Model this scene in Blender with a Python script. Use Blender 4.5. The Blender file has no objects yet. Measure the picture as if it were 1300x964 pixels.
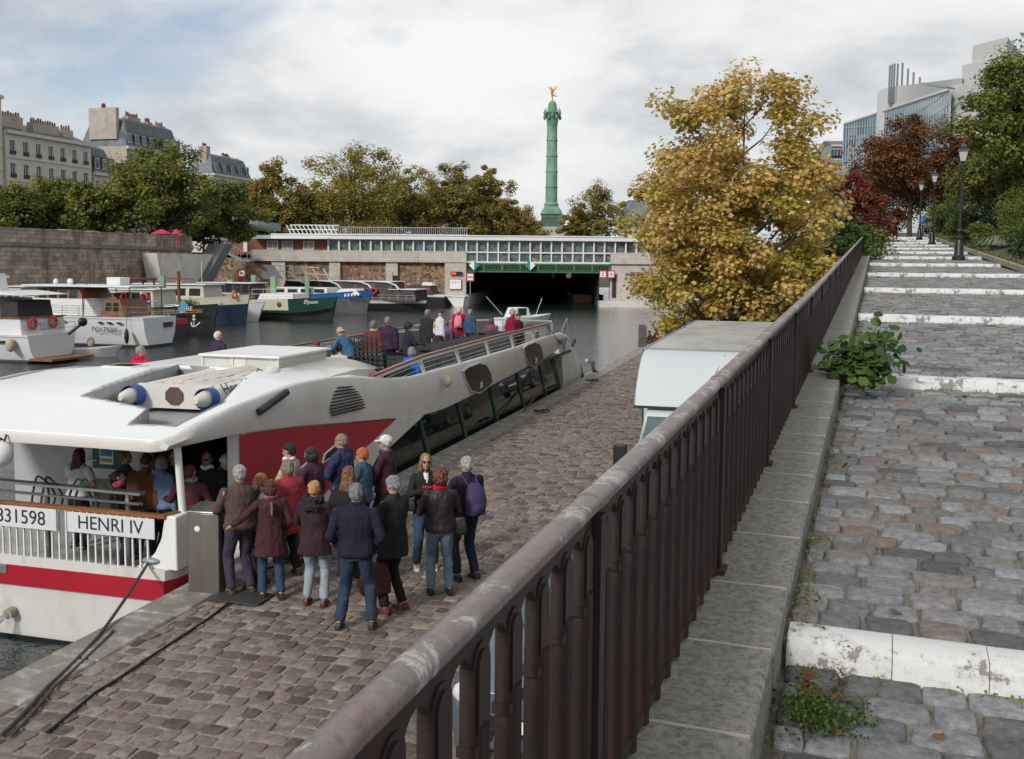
import bpy, math, random
import numpy as np
from mathutils import Vector, Matrix, Quaternion, noise
PI=math.pi; rad=math.radians
random.seed(7); rng=np.random.default_rng(11)
sc=bpy.context.scene; COL=sc.collection
# ---------------------------------------------------------------- camera and frames
FP=1264.0; PX,PY=650.0,437.0; CZ=4.32
th=math.atan((437-336)/FP); rho=rad(.5)
Fv=Vector((0,math.cos(th),-math.sin(th))); U0=Vector((0,math.sin(th),math.cos(th))); R0=Vector((1,0,0))
Rv=R0*math.cos(rho)+U0*math.sin(rho); Uv=-R0*math.sin(rho)+U0*math.cos(rho)
CAMP=Vector((0,0,CZ))
def ray(px,py): return Fv+Rv*((px-PX)/FP)-Uv*((py-PY)/FP)
def atz(px,py,z=0.0):
    r=ray(px,py); return CAMP+r*((z-CZ)/r.z)
def aty(px,py,y):
    r=ray(px,py); return CAMP+r*(y/r.y)
QA=rad(15.771); RA=rad(20.05); SL=.04565; RZ=CZ-1.55
def toq(p): return Vector((p.x*math.sin(QA)+p.y*math.cos(QA),p.x*math.cos(QA)-p.y*math.sin(QA),p.z))   # (s,l,z)
def q(s,l,z=0.0): return Vector((s*math.sin(QA)+l*math.cos(QA),s*math.cos(QA)-l*math.sin(QA),z))
def rr(s,l,dz=0.0): return Vector((s*math.sin(RA)+l*math.cos(RA),s*math.cos(RA)-l*math.sin(RA),RZ+SL*s+dz))
# ---------------------------------------------------------------- mesh builder
class MB:
    def __init__(s,o=(0,0,0)): s.v=[];s.f=[];s.m=[];s.cur=0;s.o=Vector(o)
    def add(s,vs,fs,mi=None):
        n=len(s.v); s.v+= [Vector(a) for a in vs]; s.f+=[tuple(i+n for i in f) for f in fs]; s.m+=[s.cur if mi is None else mi]*len(fs); return s
    def box(s,x0,x1,y0,y1,z0,z1):
        return s.add([(x0,y0,z0),(x1,y0,z0),(x1,y1,z0),(x0,y1,z0),(x0,y0,z1),(x1,y0,z1),(x1,y1,z1),(x0,y1,z1)],
          [(0,3,2,1),(4,5,6,7),(0,1,5,4),(1,2,6,5),(2,3,7,6),(3,0,4,7)])
    def obox(s,c,d,M=None):
        a,b,e=d[0]/2,d[1]/2,d[2]/2; vs=[Vector((x,y,z)) for z in(-e,e) for x,y in((-a,-b),(a,-b),(a,b),(-a,b))]
        if M is not None: vs=[M@v for v in vs]
        return s.add([v+Vector(c) for v in vs],[(0,3,2,1),(4,5,6,7),(0,1,5,4),(1,2,6,5),(2,3,7,6),(3,0,4,7)])
    def beam(s,p,t,w,h,up=(0,0,1)):
        p=Vector(p);t=Vector(t);d=(t-p).normalized();u=Vector(up)
        if abs(d.dot(u))>.98:u=Vector((1,0,0))
        x=d.cross(u).normalized();z=x.cross(d)
        vs=[a+x*(i*w/2)+z*(j*h/2) for a in(p,t) for i,j in((-1,-1),(1,-1),(1,1),(-1,1))]
        return s.add(vs,[(0,1,2,3),(7,6,5,4),(0,4,5,1),(1,5,6,2),(2,6,7,3),(3,7,4,0)])
    def tube(s,pts,r,n=8,cap=True,sx=1,closed=False):
        P=[Vector(p) for p in pts];k=len(P);rs=r if isinstance(r,(list,tuple)) else [r]*k
        up=None;rings=[]
        for i in range(k):
            if closed: d=P[(i+1)%k]-P[i-1]
            else: d=P[min(i+1,k-1)]-P[max(i-1,0)]
            d.normalize()
            if up is None: up=Vector((0,0,1)) if abs(d.z)<.9 else Vector((0,1,0))
            x=d.cross(up);
            if x.length<1e-5:x=Vector((1,0,0))
            x.normalize();up=x.cross(d)
            rings.append([P[i]+x*math.cos(2*PI*j/n)*rs[i]*sx+up*math.sin(2*PI*j/n)*rs[i] for j in range(n)])
        return s.loft(rings,cap=cap,wrap=closed)
    def loft(s,rings,cap=True,wrap=False,closed=True):
        k=len(rings);n=len(rings[0]);vs=[v for r in rings for v in r];fs=[]
        for i in range(k if wrap else k-1):
            a=i*n;b=((i+1)%k)*n
            for j in range(n if closed else n-1):
                j2=(j+1)%n; fs.append((a+j,a+j2,b+j2,b+j))
        if cap and not wrap: fs.append(tuple(range(n))[::-1]);fs.append(tuple((k-1)*n+j for j in range(n)))
        return s.add(vs,fs)
    def cyl(s,p,t,r,r2=None,n=12,cap=True): return s.tube([p,t],[r,r if r2 is None else r2],n,cap)
    def lathe(s,prof,c=(0,0,0),n=24,cap=True,ph=0):
        c=Vector(c);return s.loft([[c+Vector((r*math.cos(2*PI*j/n+ph),r*math.sin(2*PI*j/n+ph),z)) for j in range(n)] for r,z in prof],cap=cap)
    def ell(s,c,r,n=12,m=8,M=None):
        c=Vector(c);vs=[];fs=[]
        if not isinstance(r,(tuple,list)): r=(r,r,r)
        for i in range(1,m):
            a=PI*i/m
            for j in range(n):
                b=2*PI*j/n; vs.append(Vector((r[0]*math.sin(a)*math.cos(b),r[1]*math.sin(a)*math.sin(b),r[2]*math.cos(a))))
        vs+= [Vector((0,0,r[2])),Vector((0,0,-r[2]))]
        for i in range(m-2):
            for j in range(n): fs.append((i*n+j,(i+1)*n+j,(i+1)*n+(j+1)%n,i*n+(j+1)%n))
        t=len(vs)-2
        for j in range(n): fs.append((t,j,(j+1)%n)); fs.append((t+1,(m-2)*n+(j+1)%n,(m-2)*n+j))
        if M is not None: vs=[M@v for v in vs]
        return s.add([v+c for v in vs],fs)
    def prism(s,poly,d0,d1,ax='xz'):
        def mk(u,v,d): return {'xz':(u,d,v),'yz':(d,u,v),'xy':(u,v,d)}[ax]
        n=len(poly);vs=[mk(u,v,d0) for u,v in poly]+[mk(u,v,d1) for u,v in poly]
        return s.add(vs,[tuple(range(n)),tuple(range(2*n-1,n-1,-1))]+[(i,i+n,(i+1)%n+n,(i+1)%n) for i in range(n)])
    def quad(s,*p): return s.add(p,[tuple(range(len(p)))])
    def T(s,M):
        s.v=[M@v for v in s.v];return s
def fixn(me):
    import bmesh
    b=bmesh.new();b.from_mesh(me);bmesh.ops.recalc_face_normals(b,faces=b.faces);b.to_mesh(me);b.free()
def obj(name,mb,mats,parent=None,smooth=40,loc=None,rz=0,bevel=0,fix=True,label=None):
    me=bpy.data.meshes.new(name)
    me.from_pydata([tuple(v-mb.o) for v in mb.v],[],mb.f); me.update()
    if fix: fixn(me)
    if not isinstance(mats,(list,tuple)): mats=[mats]
    for m in mats: me.materials.append(m)
    if len(mats)>1: me.polygons.foreach_set('material_index',mb.m)
    if smooth: me.shade_smooth(); me.set_sharp_from_angle(angle=rad(smooth))
    o=bpy.data.objects.new(name,me);COL.objects.link(o)
    if parent: o.parent=parent
    o.location=loc if loc is not None else mb.o
    o.rotation_euler.z=rz
    if bevel:
        b=o.modifiers.new('b','BEVEL');b.width=bevel;b.segments=2;b.limit_method='ANGLE'
    if label:o['label']=label
    return o
def tag(o,label,cat,group=None):
    o['label']=label;o['category']=cat
    if group:o['group']=group
    return o
def thing(name,label,cat,loc=(0,0,0),rz=0,group=None):
    o=bpy.data.objects.new(name,None);COL.objects.link(o);o.location=loc;o.rotation_euler.z=rz;o.empty_display_size=.2
    return tag(o,label,cat,group)
def struct(o,kind='structure'):
    o['kind']=kind;return o
def kids(o): return [c for c in bpy.data.objects if c.parent==o]
def dup(root,loc,rz=None,label=None,scale=None):
    def cp(o,par):
        c=o.copy();COL.objects.link(c);c.parent=par
        for k in CH.get(o.name,[]): cp(k,c)
        return c
    CH={}
    for x in bpy.data.objects:
        if x.parent: CH.setdefault(x.parent.name,[]).append(x)
    r=cp(root,None);r.location=loc
    if rz is not None:r.rotation_euler.z=rz
    if label:r['label']=label
    if scale:r.scale=scale if isinstance(scale,(tuple,list)) else (scale,)*3
    return r
# ---------------------------------------------------------------- materials
MATS={}
def newmat(name):
    m=bpy.data.materials.new(name);m.use_nodes=True;nt=m.node_tree
    return m,nt,nt.nodes['Principled BSDF']
def N(nt,t,**k):
    n=nt.nodes.new(t)
    for a,b in k.items():
        if a in n.inputs: n.inputs[a].default_value=b
        else: setattr(n,a,b)
    return n
def ramp(nt,stops,interp='LINEAR'):
    n=nt.nodes.new('ShaderNodeValToRGB');cr=n.color_ramp;cr.interpolation=interp
    while len(cr.elements)<len(stops):cr.elements.new(.5)
    for e,(p,c) in zip(cr.elements,stops): e.position=p;e.color=(c[0],c[1],c[2],1)
    return n
def mul(c,k): return tuple(min(1,max(0,x*k)) for x in c[:3])
def mat(name,col,rough=.6,metal=0,var=.12,scale=3.0,bump=0,bscale=30,spec=.5,col2=None,mix=(.45,.6),bdist=.01,detail=4,alpha=1,trans=0,stretch=None):
    if name in MATS:return MATS[name]
    m,nt,b=newmat(name);L=nt.links
    tc=N(nt,'ShaderNodeTexCoord');src=tc.outputs['Object']
    if stretch:
        mp=N(nt,'ShaderNodeMapping');mp.inputs['Scale'].default_value=stretch;L.new(src,mp.inputs['Vector']);src=mp.outputs['Vector']
    n=N(nt,'ShaderNodeTexNoise',Scale=scale,Detail=detail,Roughness=.6);L.new(src,n.inputs['Vector'])
    r=ramp(nt,[(.3,mul(col,1-var)),(.7,mul(col,1+var))]);L.new(n.outputs['Fac'],r.inputs['Fac']);out=r.outputs['Color']
    if col2:
        n2=N(nt,'ShaderNodeTexNoise',Scale=scale*1.7,Detail=6,Roughness=.7);L.new(src,n2.inputs['Vector'])
        r2=ramp(nt,[(mix[0],(0,0,0)),(mix[1],(1,1,1))]);L.new(n2.outputs['Fac'],r2.inputs['Fac'])
        mx=N(nt,'ShaderNodeMix',data_type='RGBA');L.new(r2.outputs['Color'],mx.inputs['Factor']);L.new(out,mx.inputs['A']);mx.inputs['B'].default_value=(*col2[:3],1);out=mx.outputs['Result']
    L.new(out,b.inputs['Base Color'])
    b.inputs['Roughness'].default_value=rough;b.inputs['Metallic'].default_value=metal;b.inputs['Specular IOR Level'].default_value=spec
    if trans:b.inputs['Transmission Weight'].default_value=trans
    if alpha<1:b.inputs['Alpha'].default_value=alpha
    if bump:
        nb=N(nt,'ShaderNodeTexNoise',Scale=bscale,Detail=5,Roughness=.6);L.new(src,nb.inputs['Vector'])
        bp=N(nt,'ShaderNodeBump',Strength=bump,Distance=bdist);L.new(nb.outputs['Fac'],bp.inputs['Height']);L.new(bp.outputs['Normal'],b.inputs['Normal'])
    MATS[name]=m;return m
def attrmat(name,stops,rough=.8,nscale=8,nvar=.25,bump=.3,bscale=40,dark=None,spec=.3,translucent=0,bdist=.01,const=False):
    m,nt,b=newmat(name);L=nt.links
    at=N(nt,'ShaderNodeAttribute',attribute_name='rnd')
    r=ramp(nt,stops,'CONSTANT' if const else 'LINEAR');L.new(at.outputs['Fac'],r.inputs['Fac'])
    tc=N(nt,'ShaderNodeTexCoord');n=N(nt,'ShaderNodeTexNoise',Scale=nscale,Detail=5,Roughness=.65);L.new(tc.outputs['Object'],n.inputs['Vector'])
    r2=ramp(nt,[(.25,(1-nvar,)*3),(.75,(1+nvar,)*3)]);L.new(n.outputs['Fac'],r2.inputs['Fac'])
    mx=N(nt,'ShaderNodeMix',data_type='RGBA',blend_type='MULTIPLY');mx.inputs['Factor'].default_value=1
    L.new(r.outputs['Color'],mx.inputs['A']);L.new(r2.outputs['Color'],mx.inputs['B']);out=mx.outputs['Result'];L.new(out,b.inputs['Base Color'])
    b.inputs['Roughness'].default_value=rough;b.inputs['Specular IOR Level'].default_value=spec
    if bump:
        nb=N(nt,'ShaderNodeTexNoise',Scale=bscale,Detail=6,Roughness=.65);L.new(tc.outputs['Object'],nb.inputs['Vector'])
        bp=N(nt,'ShaderNodeBump',Strength=bump,Distance=bdist);L.new(nb.outputs['Fac'],bp.inputs['Height']);L.new(bp.outputs['Normal'],b.inputs['Normal'])
    if translucent:
        o=nt.nodes['Material Output'];tr=N(nt,'ShaderNodeBsdfTranslucent');L.new(out,tr.inputs['Color']);ms=N(nt,'ShaderNodeMixShader');ms.inputs[0].default_value=translucent
        L.new(b.outputs[0],ms.inputs[1]);L.new(tr.outputs[0],ms.inputs[2]);L.new(ms.outputs[0],o.inputs['Surface'])
    MATS[name]=m;return m
def wallmat(name,bw,bh,c1,c2,mortar,ms=.012,rough=.85,off=.5,stain=(.1,.09,.08),stainmix=(.5,.75),bump=.5,sq=0,bias=0):
    if name in MATS:return MATS[name]
    m,nt,b=newmat(name);L=nt.links
    tc=N(nt,'ShaderNodeTexCoord');sp=N(nt,'ShaderNodeSeparateXYZ');L.new(tc.outputs['Object'],sp.inputs[0])
    ad=N(nt,'ShaderNodeMath',operation='ADD');L.new(sp.outputs['X'],ad.inputs[0]);L.new(sp.outputs['Y'],ad.inputs[1])
    cb=N(nt,'ShaderNodeCombineXYZ');L.new(ad.outputs[0],cb.inputs['X']);L.new(sp.outputs['Z'],cb.inputs['Y'])
    nz=N(nt,'ShaderNodeTexNoise',Scale=2.5,Detail=3);L.new(cb.outputs[0],nz.inputs['Vector'])
    vm=N(nt,'ShaderNodeVectorMath',operation='MULTIPLY_ADD');L.new(nz.outputs['Color'],vm.inputs[0]);vm.inputs[1].default_value=(bh*.2,)*3;L.new(cb.outputs[0],vm.inputs[2])
    bt=N(nt,'ShaderNodeTexBrick',offset=off);bt.inputs['Scale'].default_value=1;bt.inputs['Brick Width'].default_value=bw;bt.inputs['Row Height'].default_value=bh
    bt.inputs['Mortar Size'].default_value=ms;bt.inputs['Mortar Smooth'].default_value=.3;bt.inputs['Bias'].default_value=bias
    bt.inputs['Color1'].default_value=(*c1,1);bt.inputs['Color2'].default_value=(*c2,1);bt.inputs['Mortar'].default_value=(*mortar,1);L.new(vm.outputs[0],bt.inputs['Vector'])
    n=N(nt,'ShaderNodeTexNoise',Scale=.9,Detail=7,Roughness=.7)
    mp=N(nt,'ShaderNodeMapping');mp.inputs['Scale'].default_value=(1,.45,1);L.new(cb.outputs[0],mp.inputs[0]);L.new(mp.outputs[0],n.inputs['Vector'])
    r=ramp(nt,[(stainmix[0],(0,0,0)),(stainmix[1],(.8,.8,.8))]);L.new(n.outputs['Fac'],r.inputs['Fac'])
    mx=N(nt,'ShaderNodeMix',data_type='RGBA');L.new(r.outputs['Color'],mx.inputs['Factor']);L.new(bt.outputs['Color'],mx.inputs['A']);mx.inputs['B'].default_value=(*stain,1)
    n3=N(nt,'ShaderNodeTexNoise',Scale=9,Detail=6,Roughness=.7);L.new(cb.outputs[0],n3.inputs['Vector']);r3=ramp(nt,[(.25,(.7,)*3),(.75,(1.25,)*3)]);L.new(n3.outputs['Fac'],r3.inputs['Fac'])
    m2=N(nt,'ShaderNodeMix',data_type='RGBA',blend_type='MULTIPLY');m2.inputs['Factor'].default_value=1;L.new(mx.outputs['Result'],m2.inputs['A']);L.new(r3.outputs['Color'],m2.inputs['B'])
    L.new(m2.outputs['Result'],b.inputs['Base Color']);b.inputs['Roughness'].default_value=rough;b.inputs['Specular IOR Level'].default_value=.2
    iv=N(nt,'ShaderNodeMath',operation='MULTIPLY_ADD');L.new(bt.outputs['Fac'],iv.inputs[0]);iv.inputs[1].default_value=-1;L.new(n3.outputs['Fac'],iv.inputs[2])
    bp=N(nt,'ShaderNodeBump',Strength=bump,Distance=.03);L.new(iv.outputs[0],bp.inputs['Height']);L.new(bp.outputs['Normal'],b.inputs['Normal'])
    MATS[name]=m;return m
def rubble(name,scale,stops,mortar,mw=.06,rough=.85):
    if name in MATS:return MATS[name]
    m,nt,b=newmat(name);L=nt.links
    tc=N(nt,'ShaderNodeTexCoord');v=N(nt,'ShaderNodeTexVoronoi',Scale=scale);L.new(tc.outputs['Object'],v.inputs['Vector'])
    e=N(nt,'ShaderNodeTexVoronoi',Scale=scale,feature='DISTANCE_TO_EDGE');L.new(tc.outputs['Object'],e.inputs['Vector'])
    r=ramp(nt,stops);sp=N(nt,'ShaderNodeSeparateColor');L.new(v.outputs['Color'],sp.inputs[0]);L.new(sp.outputs['Red'],r.inputs['Fac'])
    re=ramp(nt,[(mw*.5,(0,0,0)),(mw,(1,1,1))]);L.new(e.outputs['Distance'],re.inputs['Fac'])
    mx=N(nt,'ShaderNodeMix',data_type='RGBA');L.new(re.outputs['Color'],mx.inputs['Factor']);mx.inputs['A'].default_value=(*mortar,1);L.new(r.outputs['Color'],mx.inputs['B'])
    L.new(mx.outputs['Result'],b.inputs['Base Color']);b.inputs['Roughness'].default_value=rough
    bp=N(nt,'ShaderNodeBump',Strength=.7,Distance=.08);L.new(re.outputs['Color'],bp.inputs['Height']);L.new(bp.outputs['Normal'],b.inputs['Normal'])
    MATS[name]=m;return m
def glass(name,col=(.02,.03,.03),rough=.04,spec=.8):
    if name in MATS:return MATS[name]
    m,nt,b=newmat(name);b.inputs['Base Color'].default_value=(*col,1);b.inputs['Roughness'].default_value=rough;b.inputs['Specular IOR Level'].default_value=spec
    MATS[name]=m;return m
def clearglass(name,tint=(.8,.9,.88),op=.25):
    m,nt,b=newmat(name);L=nt.links;o=nt.nodes['Material Output']
    tr=N(nt,'ShaderNodeBsdfTransparent');tr.inputs[0].default_value=(*tint,1);gl=N(nt,'ShaderNodeBsdfGlossy');gl.inputs['Roughness'].default_value=.03
    ms=N(nt,'ShaderNodeMixShader');fr=N(nt,'ShaderNodeFresnel',IOR=1.5);ad=N(nt,'ShaderNodeMath',operation='ADD');ad.inputs[1].default_value=op*.3;L.new(fr.outputs[0],ad.inputs[0])
    L.new(ad.outputs[0],ms.inputs[0]);L.new(tr.outputs[0],ms.inputs[1]);L.new(gl.outputs[0],ms.inputs[2]);L.new(ms.outputs[0],o.inputs['Surface']);MATS[name]=m;return m
def emis(name,col,st):
    m,nt,b=newmat(name);b.inputs['Base Color'].default_value=(*col,1);b.inputs['Emission Color'].default_value=(*col,1);b.inputs['Emission Strength'].default_value=st;MATS[name]=m;return m
WHITE=mat('white_paint',(.72,.72,.71),.38,var=.05,scale=1.2,col2=(.58,.57,.55),mix=(.55,.85))
CREAMW=mat('warm_white_paint',(.62,.6,.56),.4,var=.05,scale=1.5,col2=(.5,.47,.43),mix=(.5,.9))
BLACK=mat('black_paint',(.012,.012,.013),.45,var=.2)
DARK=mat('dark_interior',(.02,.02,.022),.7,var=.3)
RED=mat('red_paint',(.36,.008,.02),.45,var=.12,scale=1.5)
WOOD=mat('varnished_wood',(.24,.09,.035),.4,var=.3,scale=6,stretch=(1,1,6))
STEEL=mat('steel',(.5,.5,.48),.32,metal=.9,var=.1)
GREYM=mat('grey_metal',(.25,.27,.28),.5,metal=.3,var=.15)
ROPE=mat('rope',(.07,.06,.05),.9,var=.3,bump=.5,bscale=80)
GL=glass('window_glass'); GLB=glass('blue_window_glass',(.05,.09,.13),.05)
RUBBER=mat('rubber',(.02,.02,.02),.7)
PAPER=mat('paper_white',(.75,.75,.74),.7,var=.03)
INK=mat('black_ink',(.015,.015,.018),.6,var=.05)
def text(name,s,size,mt,parent=None,loc=(0,0,0),rot=(PI/2,0,0),shear=0,ext=.002,align='CENTER',bold=0,sx=1,label=None):
    c=bpy.data.curves.new(name,'FONT');c.body=s;c.size=size;c.extrude=ext;c.align_x=align;c.align_y='CENTER';c.shear=shear;c.offset=bold
    t=bpy.data.objects.new('t',c);COL.objects.link(t);dg=bpy.context.evaluated_depsgraph_get();me=bpy.data.meshes.new_from_object(t.evaluated_get(dg));bpy.data.objects.remove(t)
    me.name=name;me.materials.clear();me.materials.append(mt);o=bpy.data.objects.new(name,me);COL.objects.link(o);o.parent=parent;o.location=loc;o.rotation_euler=rot;o.scale=(sx,1,1)
    return o
# ---------------------------------------------------------------- people
SK=mat('skin',(.42,.24,.17),.55,var=.08,scale=20); SK2=mat('tanned_skin',(.30,.16,.10),.55,var=.08,scale=20)
FEAT=mat('eye_dark',(.03,.015,.012),.4); LIP=mat('lips',(.32,.09,.08),.5)
PENDING=[]
def piece(name,mb,mats,parent,vox,sm=2,disp=0,dsc=8,feat=None):
    o=obj(name,mb,mats,parent,smooth=0,fix=False)
    m=o.modifiers.new('r','REMESH');m.mode='VOXEL';m.voxel_size=vox;m.use_smooth_shade=True
    s=o.modifiers.new('s','SMOOTH');s.factor=.5;s.iterations=sm
    PENDING.append((o,disp,dsc,feat));return o
def flush():
    bpy.context.view_layer.update();dg=bpy.context.evaluated_depsgraph_get()
    for o,disp,dsc,feat in PENDING:
        me=bpy.data.meshes.new_from_object(o.evaluated_get(dg));old=o.data;o.modifiers.clear();o.data=me;me.name=o.name;bpy.data.meshes.remove(old)
        n=len(me.vertices)
        if disp and n:
            co=np.empty(n*3,np.float32);me.vertices.foreach_get('co',co);nr=np.empty(n*3,np.float32);me.vertices.foreach_get('normal',nr);co=co.reshape(-1,3);nr=nr.reshape(-1,3)
            off=Vector((random.random()*50,random.random()*50,3));d=np.array([noise.noise(Vector((c[0]*dsc,c[1]*dsc,c[2]*dsc*.55))+off)+.5*noise.noise(Vector((c[0]*dsc*2.3,c[1]*dsc*2.3,c[2]*dsc*1.4))+off) for c in co.tolist()],np.float32)
            co+=nr*d[:,None]*disp;me.vertices.foreach_set('co',co.ravel());me.update()
        if feat:
            inv,defs=feat
            for p in me.polygons:
                c=inv@p.center
                for (x,y,z,rx,rz,mi) in defs:
                    if c.y>y and ((abs(c.x)-x)/rx)**2+((c.z-z)/rz)**2<1: p.material_index=mi;break
        me.shade_smooth()
    PENDING.clear()
def caps(mb,p,t,r1,r2,n=10,sx=1):
    p=Vector(p);t=Vector(t);d=(t-p)
    if d.length<1e-4:d=Vector((0,0,1e-3))
    e=d.normalized()
    mb.tube([p-e*r1*.95,p-e*r1*.6,p,t,t+e*r2*.6,t+e*r2*.95],[r1*.3,r1*.8,r1,r2,r2*.8,r2*.3],n,sx=sx)
def ik(a,b,l1,l2,hint):
    a=Vector(a);b=Vector(b);d=b-a;L=min(d.length,(l1+l2)*.995);e=d.normalized();b=a+e*L
    x=(l1*l1-l2*l2+L*L)/(2*L);h=math.sqrt(max(0,l1*l1-x*x));hv=Vector(hint);hv=hv-e*hv.dot(e);hv.normalize()
    return a+e*x+hv*h,b
ARMS={'down':((.25,.02,.80),(.3,-1,-.1)),'pocket':((.20,.10,.93),(.7,-1,0)),'front':((.09,.26,1.12),(1,-.3,-1)),'phone':((.06,.27,1.22),(1,-.2,-1)),
 'back':((.05,-.2,1.0),(1,-.6,0)),'hip':((.2,.05,1.0),(1,-.5,0)),'lap':((.12,.38,.62),(1,-.4,-.5)),'rest':((.22,.33,1.0),(1,-.2,-.6)),'face':((.07,.17,1.45),(1,.3,-1)),
 'out':((-.20,.18,1.05),(.5,.2,-1)),'railfar':((.34,.42,1.02),(1,0,-1)),'hold':((.18,.16,.86),(.6,-.8,0)),'reach':((.2,.45,1.0),(.6,-.2,-1))}
def cloth(name,c,rough=.85): return mat(name,c,rough,var=.22,scale=5,bump=.35,bscale=90,bdist=.004,spec=.25)
def person(label,loc,face,h=1.7,*,top=('c',(.1,.1,.1)),bottom=('c',(.05,.05,.08)),hair=('short',(.2,.2,.2)),coat='jacket',arms=('down','down'),legs='stand',bend=0,turn=0,nod=0,shoe=(.03,.025,.02),skin=None,det=1,extra=(),group='people',width=1.05,female=False,vox=None,hood=False,inner=None):
    k=h/1.72; root=thing('person',label,'person',loc,-rad(face),group);root.scale=(k,k,k)
    vb=vox or (.0105 if det else .017); sk=skin or SK
    sit=legs=='sit';ph=.50 if sit else .93
    b=rad(bend);S=Vector((0,math.sin(b),math.cos(b)));Bk=Vector((0,math.cos(b),-math.sin(b)))
    P=Vector((0,0,ph)); 
    def sp(z,y=0,x=0): return P+S*z+Bk*y+Vector((x,0,0))
    def torso(mb,defs):
        mb.loft([[sp(z,cy+ry*math.sin(a),rx*math.cos(a)) for a in [2*PI*j/16 for j in range(16)]] for z,rx,ry,cy in defs])
    sw=(.165 if female else .185)*width
    SH=[sp(.437,-.01,x) for x in(-sw,sw)];NK=sp(.50,-.005)
    hd=(Vector((0,math.sin(b*.55),math.cos(b*.55))))
    HC=NK+hd*.152+Vector((0,.02,0))
    HM=Matrix.Translation(HC)@Matrix.Rotation(-rad(turn),4,'Z')@Matrix.Rotation(-rad(nod)-b*.5,4,'X')
    hip=[P+Vector((x,0,-.02)) for x in(-.088,.088)]
    if sit: feet=[Vector((x,.42,.07)) for x in(-.11,.11)]
    elif legs=='walk': feet=[Vector((-.09,.20,.08)),Vector((.09,-.22,.10))]
    elif legs=='wide': feet=[Vector((-.2,.0,.08)),Vector((.17,.05,.08))]
    elif legs=='low': feet=[Vector((-.1,0,.08)),Vector((.1,0,.08))]
    else: feet=[Vector((-.12,.03,.08)),Vector((.13,-.03,.08))]
    knees=[]
    for i in(0,1):
        kn,ft=ik(hip[i],feet[i],.44,.43,(0,1,.15));knees.append(kn);feet[i]=ft
    arm=[]
    for i,a in enumerate(arms):
        sg=-1 if i==0 else 1
        if isinstance(a,str): (x,y,z),(hx,hy,hz)=ARMS[a]
        else: (x,y,z),(hx,hy,hz)=a
        if isinstance(a,str):
            tg=Vector((sg*x,y,z)); 
            if sit and a!='lap': tg.z-=.43
            if bend and a not in('rest','railfar','reach'): tg=sp(tg.z-ph,tg.y,tg.x)
        else: tg=Vector((x,y,z))
        hint=Vector((sg*hx if isinstance(a,str) else hx,hy,hz))
        el,wr=ik(SH[i],tg,.285,.25,hint);arm.append((SH[i],el,wr))
    # body: one continuous figure
    mb=MB()
    torso(mb,[(-.1,.13,.09,0),(0,.155,.105,0),(.14,.13,.09,0),(.3,.15,.105,0),(.42,.155,.1,0),(.49,.10,.075,0),(.52,.05,.05,0)])
    caps(mb,NK-hd*.02,HC-Vector((0,.015,.04)),.056,.052)
    hb=MB();hb.ell((0,-.012,.022),(.074,.092,.092),14,10);hb.ell((0,.022,-.035),(.056,.066,.078),12,8);hb.ell((0,.055,-.085),(.03,.03,.022))
    hb.ell((0,.088,-.022),(.013,.022,.02),8,6);hb.ell((0,.076,.005),(.009,.016,.03),8,6);hb.ell((0,.078,-.056),(.024,.012,.010),8,6);hb.ell((0,.06,.03),(.055,.025,.012),8,6)
    for x in(-1,1): hb.ell((x*.074,-.005,-.012),(.011,.02,.03),8,6)
    hb.T(HM);mb.add(hb.v,hb.f)
    for i in(0,1):
        s,e,w=arm[i];caps(mb,s,e,.05,.04);caps(mb,e,w,.04,.026)
        d=(w-e).normalized();pal=w+d*.05;sd=Vector((0,0,1)).cross(d)
        if sd.length<.2: sd=Vector((0,1,0))
        sd.normalize();nn=d.cross(sd).normalized()
        caps(mb,w,w+d*.07,.024,.026,8,sx=1.35)
        if det:
            for j,fl in enumerate((.055,.065,.06,.045)):
                o_=w+d*.085+sd*((j-1.5)*.019);m_=o_+d*fl*.55+nn*.006*(1 if i else -1);caps(mb,o_,m_,.0095,.009,6);caps(mb,m_,m_+d*fl*.45+nn*.02*(1 if i else -1),.009,.0075,6)
            caps(mb,w+d*.03+sd*-.025,w+d*.075+sd*-.05+nn*.012,.012,.009,6)
        else: caps(mb,w+d*.07,w+d*.14,.026,.014,8)
        caps(mb,hip[i],knees[i],.08,.055);caps(mb,knees[i],feet[i],.052,.035);caps(mb,feet[i]+Vector((0,-.03,-.03)),feet[i]+Vector((0,.12,-.045)),.035,.03)
    piece('body',mb,[sk,FEAT,LIP],root,vb,1,feat=(HM.inverted(),[(.031,.045,.008,.015,.0075,1),(.031,.045,.027,.018,.0045,1),(0,.07,-.057,.02,.006,2)]))
    # clothes
    tm=cloth('cloth_'+top[0],top[1],.45 if 'leather' in top[0] else .85);bm=cloth('cloth_'+bottom[0],bottom[1])
    puff=.012 if coat=='puffer' else 0; e=.028+puff if coat!='tshirt' else .012
    jm=MB();hem={'jacket':-.06,'long':-.30,'coat':-.22,'puffer':-.08,'tshirt':-.02,'short':.02,'hood':-.06}[coat]
    if sit and hem<-.08:hem=-.08
    w=width
    torso(jm,[(hem,(.165+e*.9+(.03 if hem<-.15 else 0))*w,.13+e,0),(hem+.05,(.168+e+(.02 if hem<-.15 else 0))*w,.132+e,0),(.03,(.158+e)*w,.118+e,0),(.15,(.142+e*.9)*w,.11+e,.0),(.30,(.158+e)*w,.118+e,0),(.41,(.178+e*.6)*w,.108+e*.8,0),(.455,(.165+e*.35)*w,.09+e*.6,-.003),(.495,(.105+e*.3)*w,.07+e*.4,-.005),(.53,.066,.06,-.01),(.56,.06,.057,-.01)])
    if hem<-.02 and coat!='puffer' and not sit: pass
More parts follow.
